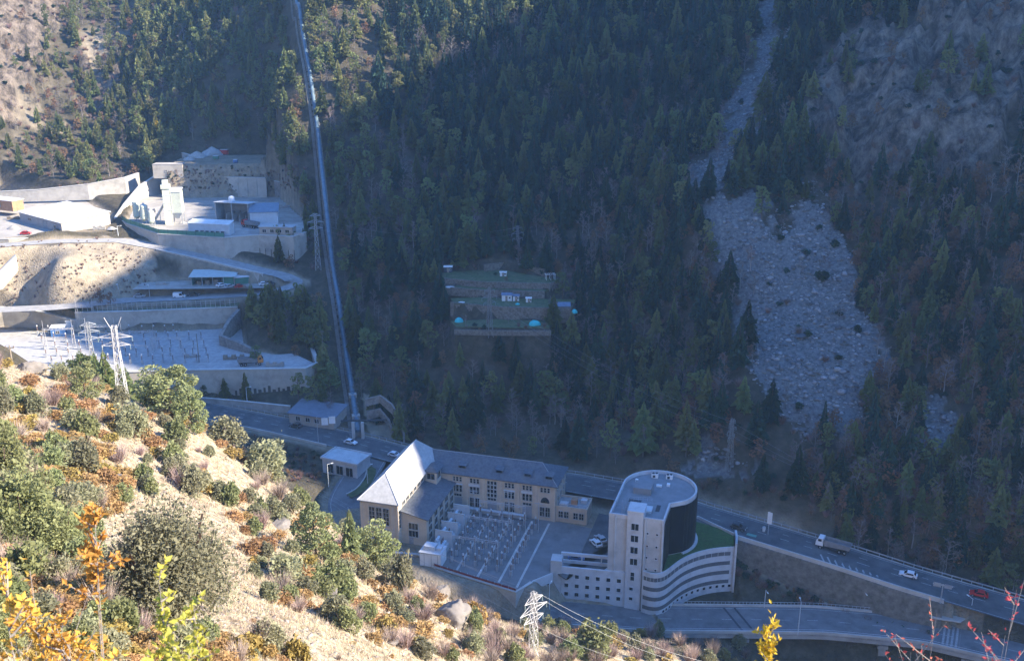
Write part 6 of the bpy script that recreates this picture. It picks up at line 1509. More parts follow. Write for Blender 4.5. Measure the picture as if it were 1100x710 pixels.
# ================================================================== VEHICLES
TYRE = mat('tyre_rubber', (.02,.02,.02), .85, .2, 4)
RIM = mat('alloy_rim', (.4,.4,.41), .35, .1, 4, metal=.7)
LAMP = mat('headlight_glass', (.7,.7,.68), .15, .1, 4, spec=.6)
TAIL = mat('tail_light', (.35,.02,.02), .3, .1, 4)
def carpaint(name, col): return mat(name, col, .28, .06, 1, spec=.6)
def car(pos, rz, paint, label, L=4.3, Wd=1.78, H=1.48, van=False, group=None, cat='car', name='parked_car'):
    e = empty(name, pos, rz, label, cat, group)
    if van: prof = [(-L/2,.35),(-L/2,.95),(-L/2+.05,H*.98),(-L/2+.3,H),(L/2-1.5,H),(L/2-.75,.98),(L/2-.08,.82),(L/2,.35)]
    else: prof = [(-L/2,.38),(-L/2+.02,.86),(-L/2+.35,.93),(-L/2+.85,H-.05),(-L/2+1.4,H),(L/2-1.95,H-.03),(L/2-1.15,.95),(L/2-.15,.76),(L/2,.40)]
    def lay(w, pr): return [(x, y, z) for y in (-w/2, w/2) for x, z in pr]
    s = MB(); n = len(prof); vs = []
    for y, sh in ((-Wd/2+.06,1),(-Wd/2,0),(Wd/2,0),(Wd/2-.06,1)):
        for x, z in prof:
            k = 1-.14*max(0,(z-.9)/(H-.9)); vs.append((x*(.985 if sh else 1), y*k, z if not sh else z))
    fs = []
    for a in range(3):
        for i in range(n): fs.append((a*n+i, a*n+(i+1)%n, (a+1)*n+(i+1)%n, (a+1)*n+i))
    s.add(vs, [tuple(range(n))[::-1]]+fs+[tuple(range(3*n,4*n))]); b = s.build('body', paint, e)
    bv = b.modifiers.new('edge', 'BEVEL'); bv.width = .05; bv.segments = 2; bv.limit_method = 'ANGLE'
    # glass: side windows follow the greenhouse, windscreen and rear window just proud of the shell
    zb = .97; 
    for sg in (-1,1):
        y0 = sg*(Wd/2*(1-.14*max(0,(zb-.9)/(H-.9)))+.006); y1 = sg*(Wd/2*(1-.14*((H-.13)-.9)/(H-.9))+.006)
        xs = ((-L/2+.75,-L/2+1.05),(L/2-1.35,L/2-1.95)) if not van else ((L/2-2.3,L/2-2.3),(L/2-.95,L/2-1.4))
        q = [(xs[0][0],y0,zb),(xs[1][0],y0,zb),(xs[1][1],y1,H-.13),(xs[0][1],y1,H-.13)]
        MB().add(q, [(0,1,2,3) if sg < 0 else (3,2,1,0)]).build('side_window', GLASS, e)
    wx = ((L/2-1.2,.985),(L/2-1.9,H-.08)) if not van else ((L/2-.80,1.02),(L/2-1.44,H-.07)); w_ = Wd*.42
    MB().add([(wx[0][0]+.03,-w_,wx[0][1]),(wx[0][0]+.03,w_,wx[0][1]),(wx[1][0]+.03,w_*.93,wx[1][1]),(wx[1][0]+.03,-w_*.93,wx[1][1])], [(0,1,2,3)]).build('windscreen', GLASS, e)
    if not van: MB().add([(-L/2+.36,-w_,.97),(-L/2+.36,w_,.97),(-L/2+.80,w_*.93,H-.1),(-L/2+.80,-w_*.93,H-.1)], [(3,2,1,0)]).build('rear_window', GLASS, e)
    for x in (-L/2+.82,L/2-.85):
        for sg in (-1,1):
            t = MB().tube((x,sg*(Wd/2-.2),.32),(x,sg*(Wd/2+.015),.32),.32,n=16).build('wheel', TYRE, e); MB().tube((x,sg*(Wd/2+.016),.32),(x,sg*(Wd/2+.025),.32),.2,n=12).build('rim', RIM, t)
    for sg in (-1,1):
        MB().box((L/2-.04,sg*Wd*.34,.68),(.12,.34,.14)).build('headlight', LAMP, e); MB().box((-L/2+.0,sg*Wd*.36,.78),(.06,.26,.16)).build('tail_light', TAIL, e)
        MB().box((L/2-1.35,sg*(Wd/2+.05),1.0),(.14,.16,.12)).build('mirror', paint, e)
    return e
CW, CS, CB, CR, CD, CBL = carpaint('white_car_paint',(.72,.72,.71)), carpaint('silver_car_paint',(.38,.39,.40)), carpaint('black_car_paint',(.02,.02,.025)), carpaint('red_car_paint',(.45,.02,.02)), carpaint('dark_grey_car_paint',(.06,.065,.07)), carpaint('blue_car_paint',(.06,.14,.32))
def oncar(pts, px, off, rev, paint, label, **k):
    q, d = along(pts, px); p = q+Vector((-d.y,d.x,0))*off; return car(p+Vector((0,0,.01)), math.atan2(d.y,d.x)+(math.pi if rev else 0), paint, label, name='car', **k)
oncar(mr, 974, side*-1.0, True, CW, 'white car driving on the main road between the dump truck and the red car')
oncar(mr, 1050, side*-1.6, True, CR, 'bright red car farthest down the main road')
oncar(mr, 795, side*1.5, False, CD, 'dark car on the main road beside the lawn roof wall')
oncar(mr, 428, side*1.8, False, CW, 'white car on the main road behind the station hall')
oncar(mr, 378, side*1.2, False, CW, 'white car passing the foot of the steel pipe')
oncar(mr, 315, side*-1.4, True, CD, 'dark car on the valley road below the long low grey building')
car(P(640,585,.06), SA+2.3, CW, 'white car parked on the dark parking ground left of the tower'); car(P(645,580.5,.06), SA+2.3, CS, 'silver car parked beside the white one near the tower')
car(P(619,600.5,0.02), math.atan2(pd.y,pd.x), CBL, 'blue car in the narrow court behind the podium wall'); 
car(P(193,319.5,27.1), .05, CW, 'white van on the lower road above the ribbed wall', L=4.8, Wd=1.9, H=2.0, van=True, cat='van', name='van'); car(P(150,319.5,27.0), .05, CS, 'silver car on the lower road above the ribbed wall')
car(P(208,318,27.3), .05, CD, 'dark car just ahead of the white van'); 
for px, py, rz, pt, lab in ((238,307.5,.9,CW,'white car parked in the loop yard in front of the open shed'),(247,309,.7,CS,'silver car in the loop yard near the lean-to'),(258,309,.5,CR,'red car in the loop yard near the lean-to'),(284,306.5,.3,CW,'white pickup-sized car by the green fence in the loop yard'),(290,305.5,.2,CD,'dark car at the far end of the loop yard')):
    car(P(px,py,30.55), rz, pt, lab)
for px, py, z, rz, pt, lab in ((8,347.5,16.6,.1,CD,'dark car by the sunlit white wall of the substation'),(35,345.5,17,.1,ORANGEP,'orange car in full sun near the white substation wall'),(62,249.5,45.1,.3,CD,'dark car parked in front of the white industrial shed'),(78,247,45.1,.2,CS,'grey car parked at the corner of the white industrial shed'),(28,252,45.1,.1,CR,'red car beside the dusty road by the industrial shed')):
    car(P(px,py,z), rz, pt, lab)
def truck(pos, rz, cabm, tipm, label, sc=1.0):
    e = empty('dump_truck', pos, rz, label, 'truck')
    MB().b(-4.2,3.9,-.5,.5,.75,1.05).build('chassis', DARKM, e)
    s = MB(); pr = [(2.3,1.0),(2.3,3.1),(3.6,3.1),(4.1,2.2),(4.2,1.0)]; n = len(pr); s.add([(x,y,z) for y in (-1.2,1.2) for x, z in pr], [tuple(range(n)),tuple(range(n,2*n))[::-1]]+[(i,n+i,n+(i+1)%n,(i+1)%n) for i in range(n)]); c = s.build('cab', cabm, e)
    MB().add([(3.66,-1.05,3.0),(3.66,1.05,3.0),(4.13,1.05,2.25),(4.13,-1.05,2.25)],[(0,3,2,1)]).build('windscreen', GLASS, c)
    for sg in (-1,1): MB().b(2.7,3.6,sg*1.2-.012,sg*1.2+.012,2.2,2.9).build('side_window', GLASS, c); MB().box((4.16,sg*.85,1.3),(.1,.35,.2)).build('headlight', LAMP, e)
    s = MB(); s.add([(-4.3,-1.25,1.5),(2.0,-1.25,1.2),(2.0,1.25,1.2),(-4.3,1.25,1.5),(-4.6,-1.3,2.7),(2.1,-1.3,2.9),(2.1,1.3,2.9),(-4.6,1.3,2.7),(-4.4,-1.15,2.7),(1.95,-1.15,2.9),(1.95,1.15,2.9),(-4.4,1.15,2.7),(-4.2,-1.1,1.75),(1.9,-1.1,1.45),(1.9,1.1,1.45),(-4.2,1.1,1.75)],
        [(3,2,1,0),(0,1,5,4),(1,2,6,5),(2,3,7,6),(3,0,4,7),(4,5,9,8),(5,6,10,9),(6,7,11,10),(7,4,8,11),(8,9,13,12),(9,10,14,13),(10,11,15,14),(11,8,12,15),(12,13,14,15)]); tb = s.build('tipper_body', tipm, e)
    for i in range(6):
        for sg in (-1,1): MB().b(-4.0+i*1.1,-3.85+i*1.1,sg*1.28-.06,sg*1.28+.06,1.45,2.75).build('rib', tipm, tb)
    for x in (-3.2,-1.9,2.9):
        for sg in (-1,1):
            t = MB().tube((x,sg*.8,.52),(x,sg*1.2,.52),.52,n=16).build('wheel', TYRE, e); MB().tube((x,sg*1.201,.52),(x,sg*1.22,.52),.28,n=12).build('rim', RIM, t)
    return e
q, d = along(mr, 893); truck(q+Vector((-d.y,d.x,0))*(-side*2.2), math.atan2(d.y,d.x)+math.pi, CW, mat('grey_tipper', (.22,.22,.22), .6, .2, 1), 'grey dump truck with white cab on the main road')
truck(P(269,244.5,46.1), 2.6, REDP, MATS['grey_tipper'], 'red dump truck in front of the blue roofed plant shed')
truck(P(270,392,16.6), .2, ORANGEP, MATS['grey_tipper'], 'orange flatbed truck parked at the corner of the substation ground')

# ================================================================== STREET FURNITURE
def lamp(px, py, z, H, label, rz=0, group='street lamps', head=1.2):
    e = empty('street_lamp', P(px, py, z), rz, label, 'street lamp', group); MB().tube((0,0,-.2),(0,0,H),.13,.07,8).build('lamp_post', mat('lamp_post_paint', (.55,.57,.57), .5, .1, 2), e)
    MB().tube((0,0,H-.03),(head,0,H+.1),.05,n=6).build('arm', MATS['lamp_post_paint'], e); MB().box((head+.25,0,H+.1),(.7,.26,.14)).build('lamp_head', WHITE, e); return e
lamp(514.5,642,-6,7,'street lamp on the lower road in front of the switchyard',1.2); lamp(590,656,-7.4,7.5,'street lamp by the corner of the podium, behind the white pylon',1.2)
lamp(857,681,-8,9,'tall pale street lamp on the near side of the viaduct',1.5); lamp(821,652,-8,5,'short street lamp against the rough rock wall, left one',-1.5); lamp(926,654,-7.8,5,'short street lamp against the rough rock wall, right one',-1.5)
lamp(1041,668,-6,6.5,'street lamp beside the crossing link',2.0); lamp(353,522,1.2,7,'pale street lamp in front of the flat roofed pavilion',.5); lamp(395,520,1.5,6,'street lamp by the access road beside the station hall',.6)
lamp(128,318.5,27,5.2,'left street lamp of the pair above the ribbed wall',-1.4); lamp(161,319,27,5.2,'right street lamp of the pair above the ribbed wall',-1.4); lamp(266,437,6.4,7,'street lamp beside the valley road under the substation wall',.3); lamp(127,253,44,4,'small street lamp at the start of the dusty upper road',.3)
def sign(px, py, z, H, boards, label, rz=0):
    e = empty('road_sign', P(px, py, z), rz, label, 'sign'); MB().tube((0,0,-.2),(0,0,H),.11,n=8).build('sign_post', METAL, e)
    for (x, z0, w_, h) in boards: MB().b(x-w_/2,x+w_/2,-.2,-.12,z0,z0+h).build('sign_board', WHITE, e)
    return e
sign(342,476,4,9.0,[(2.4,6.2,2.0,2.4),(4.7,6.6,2.0,2.4)],'road sign with two white boards at the junction before the penstock',.1); 
e = empty('sign_arm', (0,0,0)) if False else None
sign(825,573,2.6,6.5,[(.2,3.0,1.3,3.4)],'tall white sign board on a pole beside the main road above the lawn roof',-.7)
q = P(820.5,570.5,2.7); e = empty('litter_bin', q, 0, 'small pale bin beside the tall white sign', 'bin'); MB().lathe([(.35,0),(.45,1.1),(.4,1.2)],(0,0,0),10).build('bin_body', LGREY, e); MB().lathe([(.47,1.2),(.3,1.42)],(0,0,0),10).build('bin_lid', METAL, e)
q, d = along(mr, 1012); e = empty('sign_gantry', q+Vector((-d.y,d.x,0))*side*6.6, math.atan2(d.y,d.x), 'grey sign gantry where the link meets the main road', 'gantry'); MB().tube((0,0,-2),(0,0,5),.14,n=8).build('gantry_post', METAL, e); MB().b(-2.2,2.2,-.1,.1,4.6,4.85).build('gantry_beam', METAL, e); MB().b(-2.1,-.4,-.16,-.1,4.1,5.2).build('sign_board', GREYP, e); MB().b(.3,2.0,-.16,-.1,4.1,5.2).build('sign_board', GREYP, e)

# ---- small buildings near the penstock
A, B = P(347,506,1.8), P(384,514.5,1.6)
e, L = shed_w('pavilion', A, B, 7.5, 4.3, 'flat roofed white pavilion with dark openings beside the road junction', 'building', TW2, mat('pale_flat_roof', (.46,.48,.47), .9, .1, .5, dirt=(.34,.35,.34)), over=.25)
for f in (.22,.5,.78): window(e, (0,0), (1,0), L*f, 0.1, L*.19, 2.8, 2, 1, name='opening')
MB().b(-.4,L+.4,-.45,-.2,4.25,4.9).b(L+.15,L+.4,-.2,7.9,4.25,4.9).b(-.4,-.15,-.2,7.9,4.25,4.9).b(-.15,L+.15,7.65,7.9,4.25,4.9).build('parapet', TW2, e)
A, B = P(311,453,5.2), P(359,461,4.8)
e, L = shed_w('low_depot', A, B, 9, 3.2, 'long low depot with blue-grey roof beside the valley road', 'building', STONED, mat('slate_blue_roof', (.15,.17,.20), .8, .15, .6), over=.5, hb=4.4)
for f in (.2,.42,.62,.82): window(e, (0,0), (1,0), L*f, .9, 1.5, 1.4, 2, 1)
kc = [Vector(P(*a)) for a in ((393,498,2.6),(394,508,2.2),(390,517,1.8),(382,526,1.3),(372,531,.9))]; kc = smooth_line([tuple(p) for p in kc])
s = MB().wall([(p.x,p.y) for p in kc],[p.z-.5 for p in kc],[p.z+.25 for p in kc],.35); s.build('kerb', CONCL)['kind'] = 'structure'
ribbon('grass_verge', offs(kc,1.6), -1.3, 1.3, .15, GRASS)
for a, lab in (((330,500,2,345,522,.5),'curved low wall under the near crest, left of the pavilion'),):
    pass
# ================================================================== LEFT SUBSTATION
for j in range(5):
    y_ = 360+j*8
    for i in range(15):
        px = 42+i*12.2+rng.uniform(-2,2)+j*3; py = y_+rng.uniform(-1,1)-.01*px
        if px > 226 or (px > 196 and py < 364): continue
        k = 'b' if (i+j) % 3 else 'd'
        w_ = 'the sunlit left substation' if px < 120-(py-360)*.5 else 'the shaded left substation'
        w_ += [', back row under the ribbed wall',', second row from the ribbed wall',', middle row',', fourth row from the ribbed wall',', front row near the wall edge'][j]
        place(k, P(px,py,16.57), .15+rng.uniform(-.1,.1), ('three-post switch frame in ' if k == 'd' else 'porcelain post in ')+w_, ('switch frames in ' if k == 'd' else 'posts in ')+w_)
def portal(px, py, z, w_, h, rz, label):
    e = empty('portal_gantry', P(px,py,z), rz, label, 'gantry', None)
    for x in (-w_/2,w_/2):
        s = MB(); 
        for dx in (-.3,.3): s.tube((x+dx*2,0,0),(x+dx,0,h),.09,n=5)
        for k in range(5): s.tube((x-.55+k*.06,0,h*k/5),(x+.5-k*.05,0,h*(k+1)/5),.05,n=4)
        s.build('leg', STEELP, e); MB().tube((x,0,h),(x,0,h+3),.06,n=5).build('earth_spike', STEELP, e)
    s = MB()
    for y, z_ in ((-.3,h-.5),(.3,h-.5),(0,h)): s.tube((-w_/2,y,z_),(w_/2,y,z_),.07,n=5)
    for k in range(9):
        x = -w_/2+w_*k/8; s.tube((x,-.3,h-.5),(min(x+w_/8,w_/2),.3,h-.5),.04,n=4); s.tube((x,-.3,h-.5),(min(x+w_/8,w_/2),0,h),.04,n=4)
    s.build('cross_beam', STEELP, e); return e
portal(94,357,16.6,6,10.5,.1,'tall steel portal gantry at the back of the left substation by the blue hut'); portal(150,378,16.6,11,8,.12,'wide steel portal in the middle of the left substation'); portal(110,372,16.6,10,8,.12,'wide sunlit steel portal left of the wooden pole'); portal(180,384,16.6,10,7.5,.12,'wide shaded steel portal near the front wall of the substation'); portal(65,375,16.6,10,8,.12,'sunlit steel portal at the left end of the substation')
for i, (a, b) in enumerate((((60,352),(215,362)),((60,358),(215,368)),((80,364),(225,374)))):
    wire(P(*a,25.), P(*b,24.5), .8, 'thin busbar cable strung over the left substation', .05, 'busbar cables over the left substation')
A, B = P(55,362,16.6), P(70,361,16.6); e, L = shed_w('substation_hut', A, B, 4, 3.4, 'small blue and white hut in the sunlit substation corner', 'hut', BLUEP, WROOF, over=.2); window(e, (0,0), (1,0), L*.5, 1.2, 1.2, 1.0)
A, B = P(72,357.5,16.6), P(84,357,16.6); e, L = shed_w('substation_hut', A, B, 4, 4.4, 'taller pale hut between the blue hut and the portal gantry', 'hut', LGREY, WROOF, over=.2); window(e, (0,0), (1,0), L*.5, 1.2, 1.2, 1.0)

for u, v, w_, h, lab in ((23.5,16.5,13,7.5,'thin steel portal across the back of the central switchyard'),(22.5,7.5,13,7.5,'thin steel portal across the middle of the central switchyard'),(22,-2.5,12,7.0,'thin steel portal across the front of the central switchyard')):
    e = empty('portal_gantry', s2w(u,v,.03), SA, lab, 'gantry')
    for x in (-w_/2,0,w_/2): MB().tube((x,0,0),(x,0,h),.11,.09,6).build('leg', METAL, e)
    s = MB(); s.tube((-w_/2,0,h),(w_/2,0,h),.09,n=5); s.tube((-w_/2,0,h-.5),(w_/2,0,h-.5),.06,n=5)
    for k in range(12): x = -w_/2+w_*k/12; s.tube((x,0,h-.5),(x+w_/12,0,h),.04,n=4)
    s.build('cross_beam', METAL, e)
    for x in np.linspace(-w_/2+1.2, w_/2-1.2, 6): MB().lathe([(.04,h-1.5),(.1,h-1.35),(.05,h-1.2),(.1,h-1.05),(.05,h-.9),(.03,h-.5)],(x,0,0),6).build('insulator', INSUL, e)
for i in range(6):
    wire(s2w(18.2+i*2.1,16.5,6.0), s2w(17.6+i*2.0,-2.5,5.5), .6, 'thin conductor strung along the central switchyard', .025, 'conductors over the central switchyard')
# shrubs at the foot of the rock wall
for i in range(70):
    p = kp[int(rng.integers(len(kp)-1))]; x = p.x-rng.uniform(.2,1.6)+rng.normal(0,.6); y = p.y-rng.uniform(1.4,5.2); z = gz1(x,y)
    if z < -12: continue
    k = ['bare_scrub','evergreen_shrub','russet_tree'][int(rng.choice(3, p=[.5,.35,.15]))]; o = bpy.data.objects.new(k, KINDS[k]['me'][int(rng.integers(3))]); COL.objects.link(o); h_ = rng.uniform(1.2,3.4); o.location = (x,y,z-.1); o.scale = (h_,h_,h_); o.rotation_euler = (0,0,rng.uniform(0,6)); tag(o, DESC[k]+' at the foot of the dark rock wall', KINDS[k]['cat'], DESC[k]+'s at the foot of the rock wall')
# ================================================================== SUNLIT NEAR SLOPE
OLIVE = mat('olive_juniper', (.235,.235,.13), .85, .3, 2.5, rnd=.22, trans=.4, col2=(.32,.31,.19))
PINEG = mat('bright_pine', (.19,.215,.085), .85, .3, 2.5, rnd=.2, trans=.35, col2=(.27,.285,.14))
RUST = mat('rust_leaves', (.33,.195,.075), .9, .3, 2, rnd=.2, trans=.3, col2=(.42,.29,.13))
OCHRE = mat('ochre_leaves', (.32,.235,.07), .9, .3, 2, rnd=.2, trans=.2)
PINKT = mat('pinkish_twigs', (.33,.25,.21), .95, .25, 2, rnd=.25)
STRAWM = mat('straw_blades', (.48,.40,.26), .9, .3, 2, rnd=.45, trans=.2)
GOLD = mat('orange_leaf', (.52,.25,.04), .7, .3, 25, rnd=.2, trans=.35, col2=(.62,.36,.07))
YELG = mat('yellow_green_leaf', (.50,.44,.06), .65, .3, 25, rnd=.15, trans=.35, col2=(.36,.38,.07))
REDL = mat('red_leaf', (.38,.09,.06), .7, .3, 30, rnd=.2, trans=.3)
GREYT = mat('grey_twig', (.24,.20,.17), .9, .25, 20)
NK = {
 'juniper_bush': (OLIVE, [bush(300+i, 3000, .036, lobes=18, hgt=.8) for i in range(4)], 'juniper bush', 'grey-green juniper bush'),
 'green_bush': (PINEG, [bush(310+i, 2800, .038, lobes=15, hgt=.85) for i in range(3)], 'green bush', 'leafy green bush'),
 'rust_shrub': (RUST, [bush(320+i, 1300, .042, lobes=11, hgt=.55) for i in range(4)], 'rust shrub', 'low rust orange shrub'),
 'ochre_shrub': (OCHRE, [bush(330+i, 1300, .042, lobes=11, hgt=.6) for i in range(3)], 'ochre shrub', 'ochre yellow shrub'),
 'bare_bush': (PINKT, [bush(340+i, 420, .008, hgt=.75, bare=True) for i in range(3)], 'bare bush', 'leafless pinkish grey bush'),
}
NM = {k: [tree_mesh(k, m, [BARK, v[0]]) for m in v[1]] for k, v in NK.items()}
NM['green_large'] = [tree_mesh('green_bush', bush(318+i, 11000, .019, lobes=34, hgt=.85, stems=8), [BARK, PINEG]) for i in range(2)]
NP = [tree_mesh('pine_tree', conifer(350+i, Rr=.33, lv=20, nb=11, droop=.12, full=.75, base=.05), [BARK, PINEG]) for i in range(2)]+[tree_mesh('pine_tree', roundpine(352+i, 3600, .34, 14, .14, .021), [BARK, PINEG]) for i in range(3)]
def nzone(px, py):
    if py < 440 and px < 60: return 'by the weathered wooden pole'
    if py < 470 and px < 165: return 'around the foot of the fork-topped white pylon'
    if px < 120 and py < 560: return 'on the slope between the wooden pole and the orange twigs'
    if px < 120: return 'between the large round juniper and the orange twigs'
    if px < 270 and py < 500: return 'along the crest above the valley road'
    if px < 270 and py < 560: return 'uphill from the large round juniper'
    if px < 270: return 'close beside the large round juniper'
    if px < 370 and py < 600: return 'along the crest above the flat roofed pavilion'
    if px < 460 and py < 650: return 'on the crest in front of the station hall'
    if px < 440: return 'on the straw slope below the crest pines'
    if px < 540: return 'on the crest beside the pale rock outcrop'
    return 'in the sunlit scrub around the white pylon'
def put_near(kind, px, py, wpx, hpx=None, label=None, m=None, rz=None, tmin=0, group=True):
    """plant a shrub whose foot is seen at px,py and that shows wpx wide, hpx high"""
    q = hit(px, py, tmin=tmin)
    if q is None or q.y > 215: return None
    dep = float(proj(q.x, q.y, q.z)[2]); w_ = wpx*dep/FPX; h = (hpx or wpx*.75)*dep/FPX/.9
    if kind == 'pine_tree': me = NP[m if m is not None else int(rng.integers(5))]; sc = (w_/.62, w_/.62, h)
    else: kk_ = 'green_large' if kind == 'green_bush' and wpx > 60 else kind; me = NM[kk_][int(rng.integers(len(NM[kk_])))]; sc = (w_*.92, w_*.92, h/.85)
    o = bpy.data.objects.new(kind, me); COL.objects.link(o); o.location = (q.x, q.y, q.z-.06*h); o.rotation_euler = (0, 0, rng.uniform(0, 6.28)); o.scale = sc
    z_ = nzone(px, py)
    if label: tag(o, label, 'pine tree' if kind == 'pine_tree' else NK[kind][2])
    else: tag(o, NK[kind][3]+' '+z_, NK[kind][2], NK[kind][3]+'es '+z_ if kind != 'rust_shrub' else NK[kind][3]+'s '+z_)
    return o
HAND = [('pine_tree',340,600,52,66,'broad green pine on the crest, above the flat roofed pavilion',2),('pine_tree',378,604,30,58,'slim pointed pine on the crest in front of the station hall',0),('pine_tree',408,612,48,56,'rounded bright green pine touching the station hall corner',3),
 ('pine_tree',92,430,36,44,'green pine on the crest just left of the fork-topped pylon',4),('pine_tree',185,448,62,62,'large green pine on the crest right of the fork-topped pylon',2),('pine_tree',208,462,36,52,'dark green pine leaning out over the valley road',3),
 ('juniper_bush',143,468,50,44,'round grey-green juniper below the fork-topped pylon'),('juniper_bush',210,532,46,42,'lone grey-green juniper on the straw patch above the crest shrubs'),('juniper_bush',92,508,46,46,'grey-green juniper among rust shrubs halfway to the pylon'),
 ('green_bush',28,596,120,110,'big mass of light green foliage above the orange twigs'),('green_bush',5,520,70,75,'light green bush cut by the edge, under the wooden pole'),('green_bush',60,600,80,70,'light green bush between the big green mass and the large juniper'),
 ('juniper_bush',245,480,50,40,'grey-green juniper on the crest over the valley road'),('juniper_bush',285,512,66,50,'wide grey-green juniper at the crest, above the depot junction'),('juniper_bush',322,528,44,38,'grey-green juniper on the crest next to the broad pine'),('juniper_bush',268,540,26,22,'small grey-green juniper on the straw patch'),
 ('juniper_bush',308,626,56,42,'grey-green juniper downhill of the broad crest pine'),('green_bush',395,672,38,34,'dark green bush low on the straw slope'),('ochre_shrub',320,712,44,52,'dark olive shrub standing on the straw slope at the bottom edge'),('ochre_shrub',262,706,64,48,'ochre shrub at the bottom edge beside the olive one'),
 ('green_bush',636,708,52,48,'green bush on the bench right of the white pylon'),('green_bush',612,706,34,26,'dark low green bush beside the white pylon'),('ochre_shrub',511,668,32,36,'bright orange-yellow bush on the crest above the lower road',),('juniper_bush',432,640,40,60,'tall grey-green juniper beside the pale rock outcrop'),
 ('rust_shrub',285,590,36,26,'rust shrub in the shade of the broad crest pine'),('green_bush',190,475,40,30,'green bush under the large crest pine')]
for h_ in HAND: put_near(h_[0], h_[1], h_[2], h_[3], h_[4], h_[5], h_[6] if len(h_) > 6 else None)
# the large round juniper: its own dense mesh, limbs showing in the gaps
big = bush(399, 30000, .0112, lobes=60, hgt=.86, stems=9, rad=.5)
q = hit(185, 668); dep = float(proj(q.x,q.y,q.z)[2]); o = bpy.data.objects.new('juniper_bush', tree_mesh('large_juniper', big, [BARK, OLIVE])); COL.objects.link(o)
w_ = 158*dep/FPX; o.location = q-Vector((0,0,.25)); o.scale = (w_,w_,148*dep/FPX/.78); tag(o, 'very large round grey-green juniper dominating the near slope', 'juniper bush')
# scatter by look: belts of rust shrubs, straw gaps, scrub along the crest and the bench
STRAW_PX = [[(225,470),(300,540),(290,560),(225,520),(165,470),(200,455)],[(250,560),(270,640),(420,700),(500,720),(380,720),(250,690),(225,640)],[(120,470),(175,500),(215,560),(190,545),(150,505)],[(20,380),(60,395),(40,420)],[(330,590),(400,650),(380,640),(345,610)]]
n_sc = {k: 0 for k in NK}
cells = [(x, y) for x in np.arange(-15, 800, 12.5) for y in np.arange(385, 722, 12.5)]; rng.shuffle(cells)
for cx1, cy1 in cells:
    px, py = cx1+rng.uniform(-6,6), cy1+rng.uniform(-6,6)
    if ((px-188)/84)**2+((py-610)/78)**2 < 1: continue
    q = hit(px, py)
    if q is None or q.y > 205 or q.z < -2 and px < 560: continue
    dep = float(proj(q.x,q.y,q.z)[2])
    if dep < 16: continue
    inst = any(inpoly(px, py, pl) for pl in STRAW_PX); c = float(fbm(px/70., py/55., 61., 3)); u = rng.random()
    if inst: 
        if u > .10: continue
        k = ['rust_shrub','bare_bush','juniper_bush'][int(rng.integers(3))]; sz = rng.uniform(10,20)
    elif px > 470:
        if u > .95: continue
        k = rng.choice(['bare_bush','rust_shrub','ochre_shrub','juniper_bush','green_bush'], p=[.5,.14,.13,.15,.08]); sz = rng.uniform(16,34)
    else:
        if u > .80+c*.4: continue
        rusty = (py < 500 and px < 230) or c > .1
        k = rng.choice(['rust_shrub','ochre_shrub','juniper_bush','green_bush','bare_bush'], p=[.52,.10,.14,.08,.16] if rusty else [.22,.12,.26,.16,.24]); sz = rng.uniform(17,40)*(.8+.6*min(1, 60/dep))*(1.25 if px < 130 else 1)
    if n_sc[k] > 270: continue
    if sz*dep/FPX > 4.6: sz = 4.6*FPX/dep
    if put_near(k, px, py, sz, sz*rng.uniform(.8,1.2)*{'rust_shrub':.6,'ochre_shrub':.65,'juniper_bush':.85,'green_bush':.9,'bare_bush':.75}[k]) is not None: n_sc[k] += 1
# straw tufts
n_t = 26000; pxs = rng.uniform(-20, 820, n_t); T = []
tt_ = np.exp(rng.uniform(math.log(9), math.log(190), n_t*2)); an = rng.uniform(R(-34), R(16), n_t*2); tx, ty = tt_*np.sin(an), tt_*np.cos(an); tz = ground(tx, ty); ppx, ppy, dd_ = proj(tx, ty, tz); kk = (ppx > -30)&(ppx < 800)&(ppy < 740)&(ppy > 370)&(tz > 4); tx, ty, tz, dd_ = tx[kk], ty[kk], tz[kk], dd_[kk]
nb_ = 7; n = len(tx); base = np.repeat(np.stack([tx,ty,tz-.03],-1), nb_, 0)+np.c_[rng.normal(0,.09,(n*nb_,2)), np.zeros(n*nb_)]
sc_ = np.repeat(np.clip(dd_/60,.55,1.9), nb_); ln = rng.uniform(.18,.42,n*nb_)*sc_; di = rng.normal(0,.45,(n*nb_,2)); tip = base+np.c_[di*ln[:,None], ln]; sd = rng.normal(0,1,(n*nb_,2)); sd /= np.linalg.norm(sd,axis=1)[:,None]; wv = np.c_[sd*(.013*sc_*1.5)[:,None], np.zeros(n*nb_)]
V = np.stack([base-wv, base+wv, tip], 1).reshape(-1,3); o = np_mesh('dry_grass', V, np.arange(len(V)).reshape(-1,3), STRAWM, attrs={'tint': np.repeat(rng.random(n), nb_*3)}); tag(o, kind='stuff')
